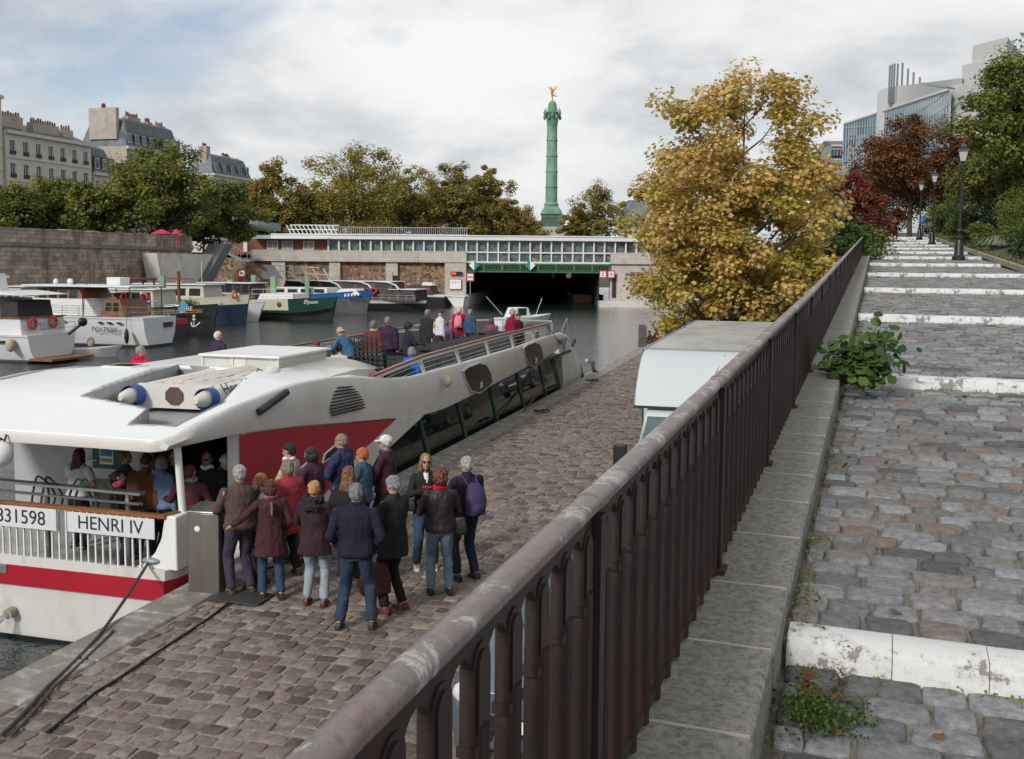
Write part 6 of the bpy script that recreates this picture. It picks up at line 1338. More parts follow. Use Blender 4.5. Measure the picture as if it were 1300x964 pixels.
# weeds, grass edges and fallen leaves: stuff
def weeds(name,label,pts,ls,mt,R,shape='quad',up=.03,n=30,rad_=.06):
    P=[];Nn=[]
    for c in pts:
        m=int(n*(.4+R.random()));a=R.normal(size=(m,3))*np.array((rad_,rad_,.5*up));P.append(np.array(c)+a+np.array((0,0,up*.7)));Nn.append(R.normal(size=(m,3))*.7+np.array((0,0,.6)))
    o=leafmesh(name,np.concatenate(P),np.concatenate(Nn),ls,mt,R,shape);o['kind']='stuff';o['label']=label;return o
R=np.random.default_rng(17);pts=[]
for i in range(230):
    s=2.2+ (R.random()**1.3)*70;pts.append(rr(s,-.265+.05*R.random(),0)*1);pts[-1].z=zr1(s)+.0
weeds('edge_weeds','small green weeds along the foot of the coping',pts,.013,LM['green'],R,up=.025,n=30,rad_=.035)
pts=[]
for i in range(500):
    s=2.5+20*R.random()**1.5;l=-.2+5*R.random();p=rr(s,l);p.z=zr1(s)-.012;pts.append(p)
weeds('joint_moss','moss tufts in the joints of the ramp setts',pts,.011,LM['green'],R,up=.006,n=16,rad_=.02)
pts=[]
for k in KS[1:-1]:
    for i in range(60 if k<20 else 90):
        l=-.2+(6 if k<15 else 4.0)*R.random();p=rr(k-.05-.02*R.random(),l);p.z=zr1(k-.04);pts.append(p)
weeds('kerb_weeds','weeds growing at the foot of the white step kerbs',pts,.014,LM['green'],R,up=.015,n=14,rad_=.03)
pts=[rr(3.25+.35*R.random(),-.22+.2*R.random()**2,0) for i in range(26)]
for p in pts:p.z=zr1(3.4)+.005
weeds('corner_weeds','patch of weeds in the corner below the near kerb',pts,.016,LM['fresh'],R,up=.03,n=40,rad_=.045)
P=[];
for i in range(150):
    if i<26: s,l=3.5+R.normal()*.09,-.12+R.normal()*.06
    else: s,l=3+50*R.random(),-.2+3.9*R.random()**2
    p=rr(s,l);p.z=zr1(s)+.012;P.append(p)
o=leafmesh('fallen_leaves',np.array(P),np.array([(0,0,1)]*150)+R.normal(size=(150,3))*.3,.055,LM['brown'],R,'maple');o['kind']='stuff';o['label']='scattered brown fallen leaves on the ramp'
P=[q(14.2+1.5*R.random(),-7.55+.35*R.random(),.03) for i in range(260)]
o=leafmesh('quay_leaves',np.array(P),np.array([(0,0,1)]*260)+R.normal(size=(260,3))*.3,.07,LM['maple'],R,'maple');o['kind']='stuff';o['label']='heap of fallen autumn leaves at the quay edge'
pts=[]
for i in range(260):
    s=30+60*R.random();p=rr(s,4.15+.35*R.random(),.06);pts.append(p)
weeds('verge_grass','grass verge behind the garden kerb',pts,.06,LM['green'],R,up=.08,n=30,rad_=.14)
# ---------------------------------------------------------------- street lamps
LB=mat('lamp_iron',(.012,.014,.016),.4,var=.2);LGL=mat('frosted_lamp_glass',(.62,.62,.58),.25,var=.05,trans=.4)
def lamp():
    t=thing('street_lamp','nearest black cast iron lamp post with frosted lantern beside the garden kerb','street lamp',rr(42.65,2.97,0),-RA,'lamp posts up the ramp')
    g=MB();g.lathe([(.24,-.1),(.24,.06),(.19,.10),(.17,.16),(.16,.55),(.12,.70),(.14,.74),(.14,.80),(.09,.84),(.075,1.0),(.10,1.04),(.10,1.10),(.06,1.15)],n=12);obj('base',g,LB,t)
    g=MB();g.lathe([(.055,1.12),(.05,2.2),(.038,3.55),(.055,3.60),(.04,3.66),(.07,3.70),(.10,3.72)],n=12);obj('pole',g,LB,t)
    g=MB();
    def rg(r,z): return [Vector((r*math.cos(PI/4+PI/2*j),r*math.sin(PI/4+PI/2*j),z)) for j in range(4)]
    g.loft([rg(.13,3.74),rg(.245,4.12)]);ln=obj('lantern',g,LGL,t)
    g=MB()
    for j in range(4): g.beam(rg(.14,3.72)[j],rg(.255,4.13)[j],.02,.02)
    g.loft([rg(.29,4.12),rg(.29,4.16),rg(.20,4.27),rg(.12,4.30),rg(.12,4.36),rg(.06,4.42),rg(.02,4.52)]);g.loft([rg(.15,3.70),rg(.15,3.75)]);obj('lantern_frame',g,LB,ln);return t
l0=lamp();dup(l0,rr(66.1,3.08,0),None,'second black lamp post further up the ramp, middle of the three');dup(l0,rr(84.3,3.0,0),None,'farthest black lamp post, smallest and leftmost of the three')
# small things at the top of the ramp
def flag(px,py,w,h,y,label,parts):
    c=aty(px,py,y);g=MB(c);g.box(c.x-w/2,c.x+w/2,y-.05,y,c.z-h/2,c.z+h/2);g.cur=1;[g.box(c.x+a*w,c.x+b*w,y-.06,y-.05,c.z+e*h,c.z+f*h) for a,b,e,f in parts];g.cur=2;g.beam((c.x-w/2-.05,y,SZ),(c.x-w/2-.05,y,c.z+h/2+.3),.1,.1)
    return tag(obj('banner',g,[mat('banner_blue',(.012,.04,.14),.6),PAPER,LB],None,smooth=0),label,'banner')
flag(1222,224,2.6,1.4,95,'upper dark blue banner with a pale stripe behind the lamps',[(-.5,-.35,-.5,.5),(-.1,.3,.2,.3)]);flag(1220,248,3.4,2.4,96,'lower and larger dark blue banner behind the nearest lamp',[(.1,.4,.1,.2)])
c=aty(1172,280,80);g=MB(c);g.box(c.x-.25,c.x+.25,80,80.04,c.z-.33,c.z+.33);g.cur=1;g.box(c.x-.18,c.x+.18,79.98,80,c.z-.06,c.z+.2);g.cur=2;g.beam((c.x,80.06,6),(c.x,80.06,c.z),.06,.06);tag(obj('parking_sign',g,[mat('sign_blue',(.01,.13,.45),.5),mat('sign_light_blue',(.1,.3,.6),.5),LB],None,smooth=0),'small bright blue sign beside the farthest lamp','sign')
for px,w,lb in((1103,1.1,'parked blue and white van roof glimpsed at the end of the railing'),):
    c=aty(px,285,100);c.z=ZT;v=thing('parked_van',lb,'van',c,rad(20));g=MB();g.box(-1,1,-2.4,2.4,.3,1.2);g.loft([[Vector((x*k,y*k2,z)) for x,y in((-1,-1),(1,-1),(1,1),(-1,1))] for z,k,k2 in((1.2,1,2.3),(2.1,.85,1.9))]);obj('body',g,WHITE,v,bevel=.08);g=MB();g.box(-.9,.9,-2.2,2.2,2.1,2.3);obj('roof_box',g,mat('sign_blue',(.01,.13,.45),.5),v)
    for x in(-.85,.85):
        for y in(-1.5,1.5): g=MB();g.cyl((x-.1,y,.33),(x+.1,y,.33),.33,n=16);obj('wheel',g,RUBBER,v)
for i,px in enumerate((1125,1132,1139)):
    c=aty(px,287,103);c.z=ZT;g=MB(c);g.cyl(c,c+Vector((0,0,1.1)),.09,n=10);g.ell(c+Vector((0,0,1.15)),.13,8,6);tag(obj('bollard',g,LB,None),'dark bollard in the row closing the top of the ramp','bollard','bollards at the top of the ramp')
# ---------------------------------------------------------------- box truck on the quay
TW=mat('truck_white',(.50,.54,.55),.55,var=.03,scale=.5,col2=(.50,.53,.53),mix=(.6,.9));TR=thing('box_truck','white box truck parked on the quay behind the railing','truck',q(20,-1.15,0),-QA)
TH=mat('truck_roof',(.42,.41,.38),.6,var=.15,scale=.6,col2=(.26,.25,.22),mix=(.45,.7),stretch=(1,.5,1))
g=MB();hw=1.12
g.loft([[Vector((x,y,z)) for x,z in((-hw,.95),(hw,.95),(hw,3.0),(-hw,3.0))] for y in(-4.2,4.4)])
# fairing: rounded front face over the cab
g.loft([[Vector((x*k,y,z)) for x in(-hw,-hw*.5,0,hw*.5,hw)] + [Vector((x*k*.98,y+.4,z)) for x in(hw,0,-hw)] for y,z,k in((-5.2,2.2,1.0),(-5.08,2.45,1.0),(-4.88,2.72,.992),(-4.66,2.90,.985),(-4.4,2.99,.98))])
obj('cargo_box',g,TW,TR,bevel=.03);g=MB();g.box(-hw+.03,hw-.03,-4.15,4.36,3.0,3.012);obj('roof_sheet',g,TH,TR);g=MB();g.box(-hw-.01,-hw+.04,-4.2,4.4,2.96,3.02);g.box(hw-.04,hw+.01,-4.2,4.4,2.96,3.02);g.box(-hw,hw,-4.24,-4.2,2.96,3.02);obj('roof_edge',g,GREYM,TR)
g=MB();g.loft([[Vector((x,y,z)) for x,z in((-w,.45),(w,.45),(w,zt*.55+.2),(w*.86,zt),(-w*.86,zt),(-w,zt*.55+.2))] for y,w,zt in((-4.3,1.08,2.2),(-5.0,1.08,2.2),(-5.3,1.08,2.13),(-5.85,1.06,1.40),(-6.4,1.0,1.15),(-6.55,.9,.9))]);cab=obj('cab',g,TW,TR,bevel=.04,smooth=50)
g=MB();g.quad((-.88,-5.36,2.07),(.88,-5.36,2.07),(.97,-5.84,1.44),(-.97,-5.84,1.44));obj('windscreen',g,glass('teal_screen',(.06,.11,.11),.05),TR).modifiers.new('s','SOLIDIFY').thickness=.05
for x in(-1,1):
    g=MB();g.quad((x*1.005,-5.62,1.36),(x*1.005,-4.65,1.36),(x*.93,-4.65,1.98),(x*.93,-5.30,1.90));obj('side_window',g,GL,TR).modifiers.new('s','SOLIDIFY').thickness=.02
    g=MB();g.beam((x*1.0,-5.55,1.45),(x*1.2,-5.6,1.5),.04,.04);g.obox((x*1.24,-5.62,1.52),(.2,.12,.36));obj('mirror',g,BLACK,TR,bevel=.03)
    g=MB();g.obox((x*.78,-6.48,.85),(.3,.1,.22));obj('headlight',g,mat('lamp_glass',(.6,.62,.62),.1),TR,bevel=.04)
    for y in(-5.5,2.9): g=MB();g.cyl((x*.78,y,.36),(x*1.02,y,.36),.36,n=24);w_=obj('wheel',g,RUBBER,TR,bevel=.03);g=MB();g.cyl((x*.97,y,.36),(x*1.03,y,.36),.2,n=16);obj('rim',g,STEEL,w_)
g=MB();g.box(-.7,.7,-6.55,-6.48,.55,1.0);obj('grille',g,BLACK,TR)
g=MB();g.tube([(.15,-4.48,2.97),(.05,-4.9,2.73),(.02,-5.09,2.47),(.08,-5.2,2.24)],.018,6);obj('front_crease',g,TW,TR)
g=MB();g.box(-hw,hw,-5.21,-5.17,2.19,2.225);g.box(-hw-.012,-hw+.0,-4.24,-4.2,.95,3.0);obj('seal_strip',g,RUBBER,TR)
g=MB();g.tube([(-.75,-5.87,1.46),(-.2,-5.72,1.62)],.012,5);g.tube([(.1,-5.87,1.46),(.65,-5.72,1.62)],.012,5);obj('wiper',g,BLACK,TR);g=MB();g.box(-.9,.9,-4,4,.5,.95);obj('chassis',g,BLACK,TR)
# ---------------------------------------------------------------- cars on the quay
CARP=mat('car_silver_blue',(.16,.19,.22),.28,metal=.55,var=.04);CP2=mat('car_grey',(.14,.17,.205),.25,metal=.5,var=.04);CGL=glass('car_glass',(.07,.12,.12),.04)
def car(label,loc,rz,pm,L0=3.9,W=1.68,H=1.45):
    c=thing('parked_car',label,'car',loc,rz,'cars parked along the retaining wall');g=MB();w=W/2
    prof=[(-L0/2,.55,.80),(-L0/2+.12,.42,.92),(-L0/2+.75,.40,1.0),(-L0*.2,.35,1.0),(L0*.25,.35,.98),(L0/2-.25,.4,.98),(L0/2,.5,.85)]
    sec=[]
    for i,(y,zb,zt) in enumerate(prof):
        k=.86 if i in(0,6) else (.97 if i in(1,5) else 1);sec.append([Vector((x*w*k,y,z)) for x,z in((-.95,zb*.6),(-1,zb+.1),(-.99,zt-.15),(-.86,zt),(.86,zt),(.99,zt-.15),(1,zb+.1),(.95,zb*.6))])
    g.loft(sec);obj('body',g,pm,c,bevel=.03,smooth=50)
    g=MB();rings=[]
    for y,k,z in((-L0*.24,.84,.97),(-L0*.045,.72,H-.06),(L0*.1,.71,H),(L0*.33,.70,H-.07),(L0*.46,.80,.97)): rings.append([Vector((-w*k,y,z)),Vector((-w*k*.93,y,z+.03)),Vector((w*k*.93,y,z+.03)),Vector((w*k,y,z))])
    g.add([v for r in rings for v in r]+[Vector((x*w*.86,y,.95)) for y in(-L0*.24,L0*.46) for x in(-1,1)],[tuple(i*4+j for j in(0,1)) + tuple((i+1)*4+j for j in(1,0)) for i in range(1,3)]+[tuple(i*4+j for j in(1,2)) + tuple((i+1)*4+j for j in(2,1)) for i in range(1,3)]+[tuple(i*4+j for j in(2,3)) + tuple((i+1)*4+j for j in(3,2)) for i in range(1,3)])
    rf=obj('roof',g,pm,c,smooth=60);rf.modifiers.new('s','SOLIDIFY').thickness=.03
    g=MB();a=rings[0];b_=rings[1];g.quad(a[0],a[3],b_[3],b_[0]);obj('windscreen',g,CGL,c);g=MB();a=rings[4];b_=rings[3];g.quad(a[0],a[3],b_[3],b_[0]);obj('rear_window',g,CGL,c)
    for x in(-1,1):
        g=MB();g.quad(*[Vector((x*abs(r[0].x),r[0].y,r[0].z)) for r in rings]);obj('side_window',g,CGL,c)
        g=MB();g.ell((x*w*.72,-L0/2+.12,.74),(.19,.16,.11),12,8);obj('headlight',g,mat('lamp_glass',(.6,.62,.62),.1),c);g=MB();g.ell((x*(w+.08),-L0*.17,1.02),(.11,.07,.08),10,6);g.beam((x*w*.9,-L0*.17,.96),(x*(w+.06),-L0*.17,1.0),.03,.03);obj('mirror',g,pm,c)
        for y in(-L0*.32,L0*.31): g=MB();g.cyl((x*w*.72,y,.31),(x*w*1.005,y,.31),.31,n=22);wo=obj('wheel',g,RUBBER,c,bevel=.02);g=MB();g.cyl((x*w*.97,y,.31),(x*w*1.02,y,.31),.19,n=14);obj('rim',g,STEEL,wo)
    g=MB();[g.tube([(-.5+.65*i,-L0*.245,1.0),(.05+.65*i,-L0*.19,1.09)],.008,5) for i in(0,1)];g.box(-w*.8,w*.8,-L0*.262,-L0*.25,.975,.99);obj('wiper',g,BLACK,c);g=MB();g.box(-.45,.45,-L0/2-.02,-L0/2+.06,.45,.62);obj('grille',g,BLACK,c);g=MB();g.box(-.26,.26,-L0/2-.035,-L0/2-.02,.50,.60);obj('number_plate',g,PAPER,c);return c
car('pale grey blue car seen through the gaps of the near railing',q(9.55,-1.88,0),-QA,CP2)
car('silver blue car hidden behind the box truck and mirrored in the boat windows',q(36.5,-2.4,0),-QA,CARP)
car('farther grey car behind the box truck mirrored in the boat windows near the bow',q(50,-2.2,0),-QA,CP2)
# ---------------------------------------------------------------- ticket post, drain plate, dark post, rings
tp=thing('ticket_post','brushed steel ticket post beside the boat stern with people around it','post',atz(268,748,0),-QA+.10)
g=MB();g.box(-.22,.22,-.2,.2,.0,1.07);obj('housing',g,mat('brushed_bronze_steel',(.17,.15,.13),.4,metal=.6,var=.12,scale=2,stretch=(6,6,.4)),tp,bevel=.015);g=MB();g.prism([(-.2,1.07),(.2,1.07),(.2,1.13),(-.2,1.09)],-.23,.23,'yz');obj('top',g,STEEL,tp,bevel=.01);g=MB();g.ell((-.08,-.202,.86),(.04,.006,.04),10,6);obj('emblem',g,PAPER,tp);g=MB();g.box(.221,.226,-.1,.1,.6,.95);obj('screen',g,BLACK,tp)
g=MB(atz(310,758,.02));c=atz(305,758,.02);g.obox(c,(.75,.45,.02),Matrix.Rotation(-QA,3,'Z'));tag(obj('drain_plate',g,mat('dark_iron_plate',(.04,.04,.042),.6,bump=.5,bscale=30),None,bevel=.005),'dark iron plate set in the setts under the taupe jacket man','plate')
c=atz(815.5,441,0);g=MB(c);g.box(c.x-.2,c.x+.2,c.y-.2,c.y+.2,0,1.2);tag(obj('mooring_post',g,mat('post_grey_brown',(.10,.085,.07),.8,var=.3,bump=.5),None,bevel=.03),'dark square mooring post at the quay edge beside the seated pair','post')
g=MB(q(56.5,-8.15,-.05));c=q(57,-8.05,-.45);
for p,lb in((atz(752,483,.03),'far iron mooring ring lying on the quay strip'),(atz(688,522,.03),'near iron mooring ring lying on the quay strip')):
    g=MB(p);g.tube([p+Vector((.22*math.cos(a),.16*math.sin(a),.03*math.sin(2*a))) for a in [2*PI*j/16 for j in range(16)]],.03,7,closed=True);tag(obj('mooring_ring',g,mat('rust_dark',(.04,.03,.028),.7),None),lb,'ring','mooring rings')
# ---------------------------------------------------------------- moored boats
def frame(px,py,heading,y=None):
    p=atz(px,py,-1);return p
def hullm(g,L0,B,h0,h1,tr=.9,fl=.8,rk=.6,pw=2.2,n=22,z0=-.4,zs=None):
    rings=[]
    for i in range(n+1):
        t=i/n;w=B/2*((tr+(1-tr)*min(1,t*3))*max(.012,1-max(0,(t-.45)/.55)**pw));zt=h0+(h1-h0)*t**2.2;x=L0*t
        rings.append([Vector((x-(rk*.6 if i==n else 0),-w*fl*.7,z0)),Vector((x,-w*(fl+.1),zt*.45)),Vector((x+rk*t**4,-w,zt)),Vector((x+rk*t**4,w,zt)),Vector((x,w*(fl+.1),zt*.45)),Vector((x-(rk*.6 if i==n else 0),w*fl*.7,z0))])
    g.loft(rings);return rings
def twohull(parent,L0,B,h0,h1,split,mtop,mbot,stripe=None,**k):
    g=MB();r=hullm(g,L0,B,h0,h1,**k);
    # upper strake as own part
    u=MB();o_=.02;rr2=[]
    for q_ in r:
        a=[]
        for (lo,hi,s) in((q_[1],q_[2],-1),(q_[4],q_[3],1)):
            p=lo.lerp(hi,split);a.append((p+Vector((0,s*o_,0)),hi+Vector((0,s*o_,0.02))))
        rr2.append(a)
    obj('hull',g,mbot,parent,smooth=50)
    for s in(0,1): u.add([p for a in rr2 for p in a[s]],[(2*i,2*i+1,2*i+3,2*i+2) for i in range(len(rr2)-1)])
    a=rr2[0];u.quad(a[0][0]-Vector((.02,0,0)),a[0][1]-Vector((.02,0,0)),a[1][1]-Vector((.02,0,0)),a[1][0]-Vector((.02,0,0)))
    if mtop: obj('topside',u,mtop,parent,fix=False,smooth=50)
    d=MB();top=[a[0][1] for a in rr2]+[a[1][1] for a in rr2][::-1];d.add([v-Vector((0,0,.12)) for v in top],[tuple(range(len(top)))]);return r,d
def cabin(parent,name,x0,x1,w,z0,z1,m,win=None,slope=.3,roof=None,over=.15,wz=(.35,.85),nw=3,wm=None):
    g=MB();g.loft([[Vector((x,y,z)) for x,y in((x0+i,-w*k),(x1-i*.6,-w*k),(x1-i*.6,w*k),(x0+i,w*k))] for z,i,k in((z0,0,1),(z1,slope,.93))]);c=obj(name,g,m,parent,bevel=.03)
    if nw:
        h=z1-z0
        for k in range(nw):
            a=x0+slope+(x1-x0-slope*1.8)*(k+.12)/nw;b=x0+slope+(x1-x0-slope*1.8)*(k+.88)/nw
            for s in(-1,1):
                g=MB();ka,kb=1-.07*wz[0],1-.07*wz[1];g.quad((a,s*(w*ka+.012),z0+h*wz[0]),(b,s*(w*ka+.012),z0+h*wz[0]),(b,s*(w*kb+.012),z0+h*wz[1]),(a,s*(w*kb+.012),z0+h*wz[1]));obj('window',g,wm or GL,c)
    if roof: g=MB();g.box(x0-over,x1+over,-w-over*.5,w+over*.5,z1,z1+.09);obj('roof',g,roof,c,bevel=.03)
    return c
def rail(parent,pts,h,m=STEEL,n=2,name='railing'):
    g=MB()
    for a,b in zip(pts[:-1],pts[1:]):
        A,B=Vector(a),Vector(b)
        for k in range(1,n+1): g.tube([A+Vector((0,0,h*k/n)),B+Vector((0,0,h*k/n))],.018,5)
        m_=max(1,int((B-A).length/1.1))
        for i in range(m_+1): p=A.lerp(B,i/m_);g.tube([p,p+Vector((0,0,h))],.016,5)
    return obj(name,g,m,parent)
def buoy(parent,c,r,m=None,ax='x'):
    g=MB();g.tube([Vector(c)+(Vector((0,r*math.cos(a),r*math.sin(a))) if ax=='x' else Vector((r*math.cos(a),0,r*math.sin(a)))) for a in [2*PI*j/16 for j in range(16)]],r*.3,8,closed=True);return obj('lifebuoy',g,m or mat('buoy_red',(.5,.03,.03),.5),parent)
BTW=mat('boat_white',(.66,.67,.67),.35,var=.05,scale=1,col2=(.5,.5,.49),mix=(.6,.9));TEAK=mat('teak',(.20,.085,.035),.5,var=.3,scale=5);NAVY=mat('hull_navy',(.012,.022,.05),.4);BKH=mat('hull_black',(.025,.026,.028),.5,var=.2);CRM=mat('boat_cream',(.52,.5,.40),.45,var=.06);DGR=mat('hull_green',(.01,.05,.035),.4);BLU=mat('hull_blue',(.02,.12,.30),.4,var=.15);MAR=mat('boat_maroon',(.06,.012,.016),.5);GRH=mat('hull_grey',(.12,.12,.12),.6,var=.3)
GB='boats moored along the left bank'
def bthing(label,s,l,rz): return thing('moored_boat',label,'boat',q(s,l,-1.0),rz,GB)
# yacht 2 : stern to the right
b=bthing('white motor yacht with varnished aft cabin and long flat roof, second from the left',54.0,-38.2,PI-QA)
r,d=twohull(b,12.2,3.7,1.85,2.0,.0,None,BTW,tr=.92);obj('deck',d,TEAK,b)
g=MB();g.box(-.06,12,-1.75,1.75,.0,.16);obj('waterline',g,BKH,b)
cabin(b,'deckhouse',3.4,11.0,1.6,1.9,2.95,BTW,nw=0,slope=.9);cabin(b,'wheelhouse',4.5,8.2,1.45,2.9,3.6,TEAK,nw=4,slope=.35,wz=(.1,.9))
g=MB();g.box(.9,8.9,-1.75,1.75,3.68,3.80);g.box(2.5,3.5,-.5,.5,3.8,4.3);obj('roof',g,BTW,b,bevel=.04)
cabin(b,'aft_cabin',1.6,3.4,1.3,1.85,2.9,TEAK,nw=2,slope=.4)
g=MB()
for x in(1.0,4.4): [g.tube([(x,y,1.9),(x,y,3.7)],.035,6) for y in(-1.6,1.6)]
g.tube([(6.3,0,3.8),(4.8,.3,5.2)],[.06,.04],6);g.tube([(4.5,1,3.8),(6.6,1,4.6)],.02,5);obj('mast',g,mat('mast_brown',(.09,.03,.02),.5),b)
g=MB();[g.ell((x,y,3.98),(.16,.16,.2),10,8) for x,y in((7.3,.5),(7.0,-.4),(6.4,.2))];obj('radar',g,BTW,b)
rail(b,[(.1,-1.75,1.9),(.1,1.75,1.9),(4.5,1.85,1.9),(9.5,1.75,1.95)],.62);rail(b,[(.1,-1.75,1.9),(8,-1.8,1.9)],.62)
[obj('hull_porthole',MB().ell((x,1.86,1.52),(.2,.03,.07),10,6),BLACK,b) for x in(1.6,2.3,2.95,5.6,6.3,7.0)]
text('registration','PO17920F',.44,INK,b,(2.6,1.90,1.08),rot=(PI/2,0,PI));g=MB();g.ell((.95,2.02,.75),(.14,.14,.48),10,8);g.tube([(.95,2.02,1.2),(.95,1.9,2.4)],.015,5);obj('fender',g,BLACK,b);g=MB();g.box(-.1,-.05,-1.2,-.3,1.2,1.5);obj('stern_plate',g,mat('plate_purple',(.06,.03,.04),.5),b)
g=MB();g.tube([(-.1,-1.5,1.9),(-.5,-1.6,3.0)],.02,5);g.quad((-.2,-1.55,2.2),(-.4,-1.6,2.85),(-.95,-1.6,2.6),(-.7,-1.6,2.05));obj('flag',g,mat('flag_blue',(.08,.25,.38),.8),b)
# yacht 1
b=bthing('white motor yacht cut by the left edge with two red lifebuoys on its stern',44.2,-37.9,PI-QA)
r,d=twohull(b,12.5,3.9,1.45,1.9,0,None,BTW,tr=.93);obj('deck',d,TEAK,b);g=MB();g.box(-1.3,.1,-1.6,1.6,.12,.24);obj('swim_platform',g,TEAK,b);g=MB();g.box(-.04,12,-1.88,1.88,0,.12);obj('waterline',g,BKH,b)
cabin(b,'saloon',2.1,9,1.45,2.3,3.3,BTW,nw=3,slope=.3,wz=(.1,.92));cabin(b,'open_cockpit',1.0,2.1,1.3,2.3,3.2,DARK,nw=0,slope=.1);g=MB();g.prism([(.3,3.50),(9,3.50),(9,3.68),(2.2,3.68)],-1.8,1.8,'xz');obj('roof',g,BTW,b,bevel=.04);g=MB();g.prism([(3,3.68),(4.2,3.68),(3.6,4.6),(3.2,4.6)],-.3,.3,'xz');g.box(3.3,6.5,-.7,.7,4.35,4.5);g.tube([(4.2,1,3.7),(2.4,1,4.9)],.02,5);g.ell((4.5,0,4.65),(.35,.35,.2));obj('radar_arch',g,BTW,b)
g=MB();g.loft([[Vector((x,y,z)) for x,y in((.5+i,-1.62),(10,-1.5),(10,1.5),(.5+i,1.62))] for z,i in((1.4,0),(2.3,.12))]);obj('bulwark',g,BTW,b,bevel=.04)
for y in(-1.2,-.1,1.0): obj('bulwark_panel',MB().box(.50,.53,y-.35,y+.35,1.65,2.1),mat('panel_line_grey',(.5,.51,.52),.5),b)
g=MB();g.box(.5,9,1.50,1.70,2.3,2.36);g.box(.5,.72,-1.66,1.66,2.3,2.36);obj('cap_rail',g,TEAK,b)
buoy(b,(.42,.9,2.0),.25);buoy(b,(.42,-.6,2.02),.25);rail(b,[(.0,-1.75,1.45),(.0,1.75,1.45)],.55);[obj('fender',MB().ell(c_,r_,10,8),mat('fender_cream',(.42,.36,.25),.8),b) for c_,r_ in(((.9,2.0,.95),(.24,.24,.36)),((-1.0,-1.75,.9),(.2,.2,.3)))];g=MB();g.tube([(-.5,-.6,1.4),(-1.2,-.9,2.0)],.09,7);g.ell((-1.2,-.9,2.05),(.2,.3,.25));obj('outboard',g,BLACK,b);g=MB();[g.box(x,x+1.1,1.87,1.90,1.02,1.14) for x in(.8,3.2)];obj('hull_slot',g,BLACK,b)
# tender
t=thing('tender_dinghy','small white tender dinghy tied behind the left yacht','dinghy',q(46.3,-38.6,-1),-QA+.55,None);g=MB();hullm(g,2.5,1.3,.45,.6,tr=.8,rk=.25,z0=-.1);obj('hull',g,BTW,t);g=MB();g.box(.15,2.1,-.42,.42,.40,.47);obj('inside',g,mat('dinghy_inside',(.45,.44,.42),.6),t);g=MB();g.box(-.03,0,-.2,.1,.15,.4);obj('number_plate',g,NAVY,t)
# red stern boat
b=bthing('black boat with a red stern squeezed right of the second yacht',58.6,-40.2,PI-QA);r,d=twohull(b,11,3.2,1.4,1.8,.55,mat('stern_red',(.45,.01,.05),.4),BKH,tr=.8);obj('deck',d,TEAK,b);cabin(b,'deckhouse',2.5,8,1.2,1.4,2.5,CRM,nw=3,roof=BTW);g=MB();g.tube([(2,0,1.5),(2,0,3.0)],.05,6);obj('mast',g,TEAK,b);buoy(b,(1.6,1.2,2.9),.26,ax='y')
# black barge with anchor
def barge(label,s,l,L0,B,h0,h1,split,mt,mb_,rz=0,**k):
    b=bthing(label,s,l,-QA+rz);
    g=b
    r,d=twohull(b,L0,B,h0,h1,split,mt,mb_,**k);obj('deck',d,GRH,b);return b
b=barge('black barge with white anchor emblem, red brown mast and orange stripe',64.7,-56.5,15.4,4.0,1.65,2.25,.0,None,BKH,pw=3.2,rk=.3)
def onbow(parent,x,z,yy,draw,name,m): g=MB();draw(g,x,z,yy);return obj(name,g,m,parent)
g=MB();[g.tube([(9,-2.02,1.62-.15*i),(13,-1.90,1.72-.15*i),(15.0,-.98,1.82-.15*i)],.035,5) for i in(0,1)];obj('stripe',g,mat('stripe_orange',(.45,.22,.06),.5),b)
g=MB();cx,cz,y=14.55,1.0,-1.38;g.beam((cx,y,cz-.35),(cx,y,cz+.3),.03,.07,up=(0,1,0));g.beam((cx-.18,y+.08,cz+.15),(cx+.18,y-.08,cz+.15),.03,.06);g.tube([(cx-.3,y+.12,cz-.1),(cx-.18,y,cz-.33),(cx,y-.05,cz-.4),(cx+.18,y,cz-.33),(cx+.3,y+.3,cz-.1)],.04,6);g.tube([(cx+.08*math.cos(a),y,cz+.38+.08*math.sin(a)) for a in [2*PI*j/10 for j in range(10)]],.03,5,closed=True);obj('anchor_emblem',g,PAPER,b)
text('boat_name','YVRE',.42,PAPER,b,(14.1,-1.72,1.93),rot=(PI/2,0,.42));cabin(b,'wheelhouse',7.2,11.3,1.5,1.6,3.2,CRM,nw=4,wz=(.5,.9),roof=BTW);cabin(b,'cargo_hatch',11.6,13.6,1.2,1.6,2.15,BTW,nw=0)
g=MB();g.tube([(12.4,0,1.7),(12.4,0,4.6)],.12,8);g.box(11.4,13.6,-.05,.05,4.0,4.1);g.box(7,9.4,-1.6,1.6,3.9,4.05);[g.box(x,x+.1,y,y+.1,3.2,3.9) for x in(7.1,8.2,9.2) for y in(-1.5,1.4)];obj('mast',g,mat('mast_red_brown',(.16,.045,.025),.5),b);g=MB();[g.tube([(12.6+.3*math.cos(a)*k,-1.9,1.2+.38*math.sin(a)) for a in [2*PI*j/12 for j in range(12)]],.045,6,closed=True) for k in(1,.8)];obj('green_rope',g,mat('rope_green',(.04,.35,.10),.8),b)
R=np.random.default_rng(3);leafmesh('potted_plants',np.array([(13.6,-.6,2.2)])+R.normal(size=(400,3))*np.array((.35,.3,.18)),R.normal(size=(400,3)),.12,LM['bright'],R,parent=b)
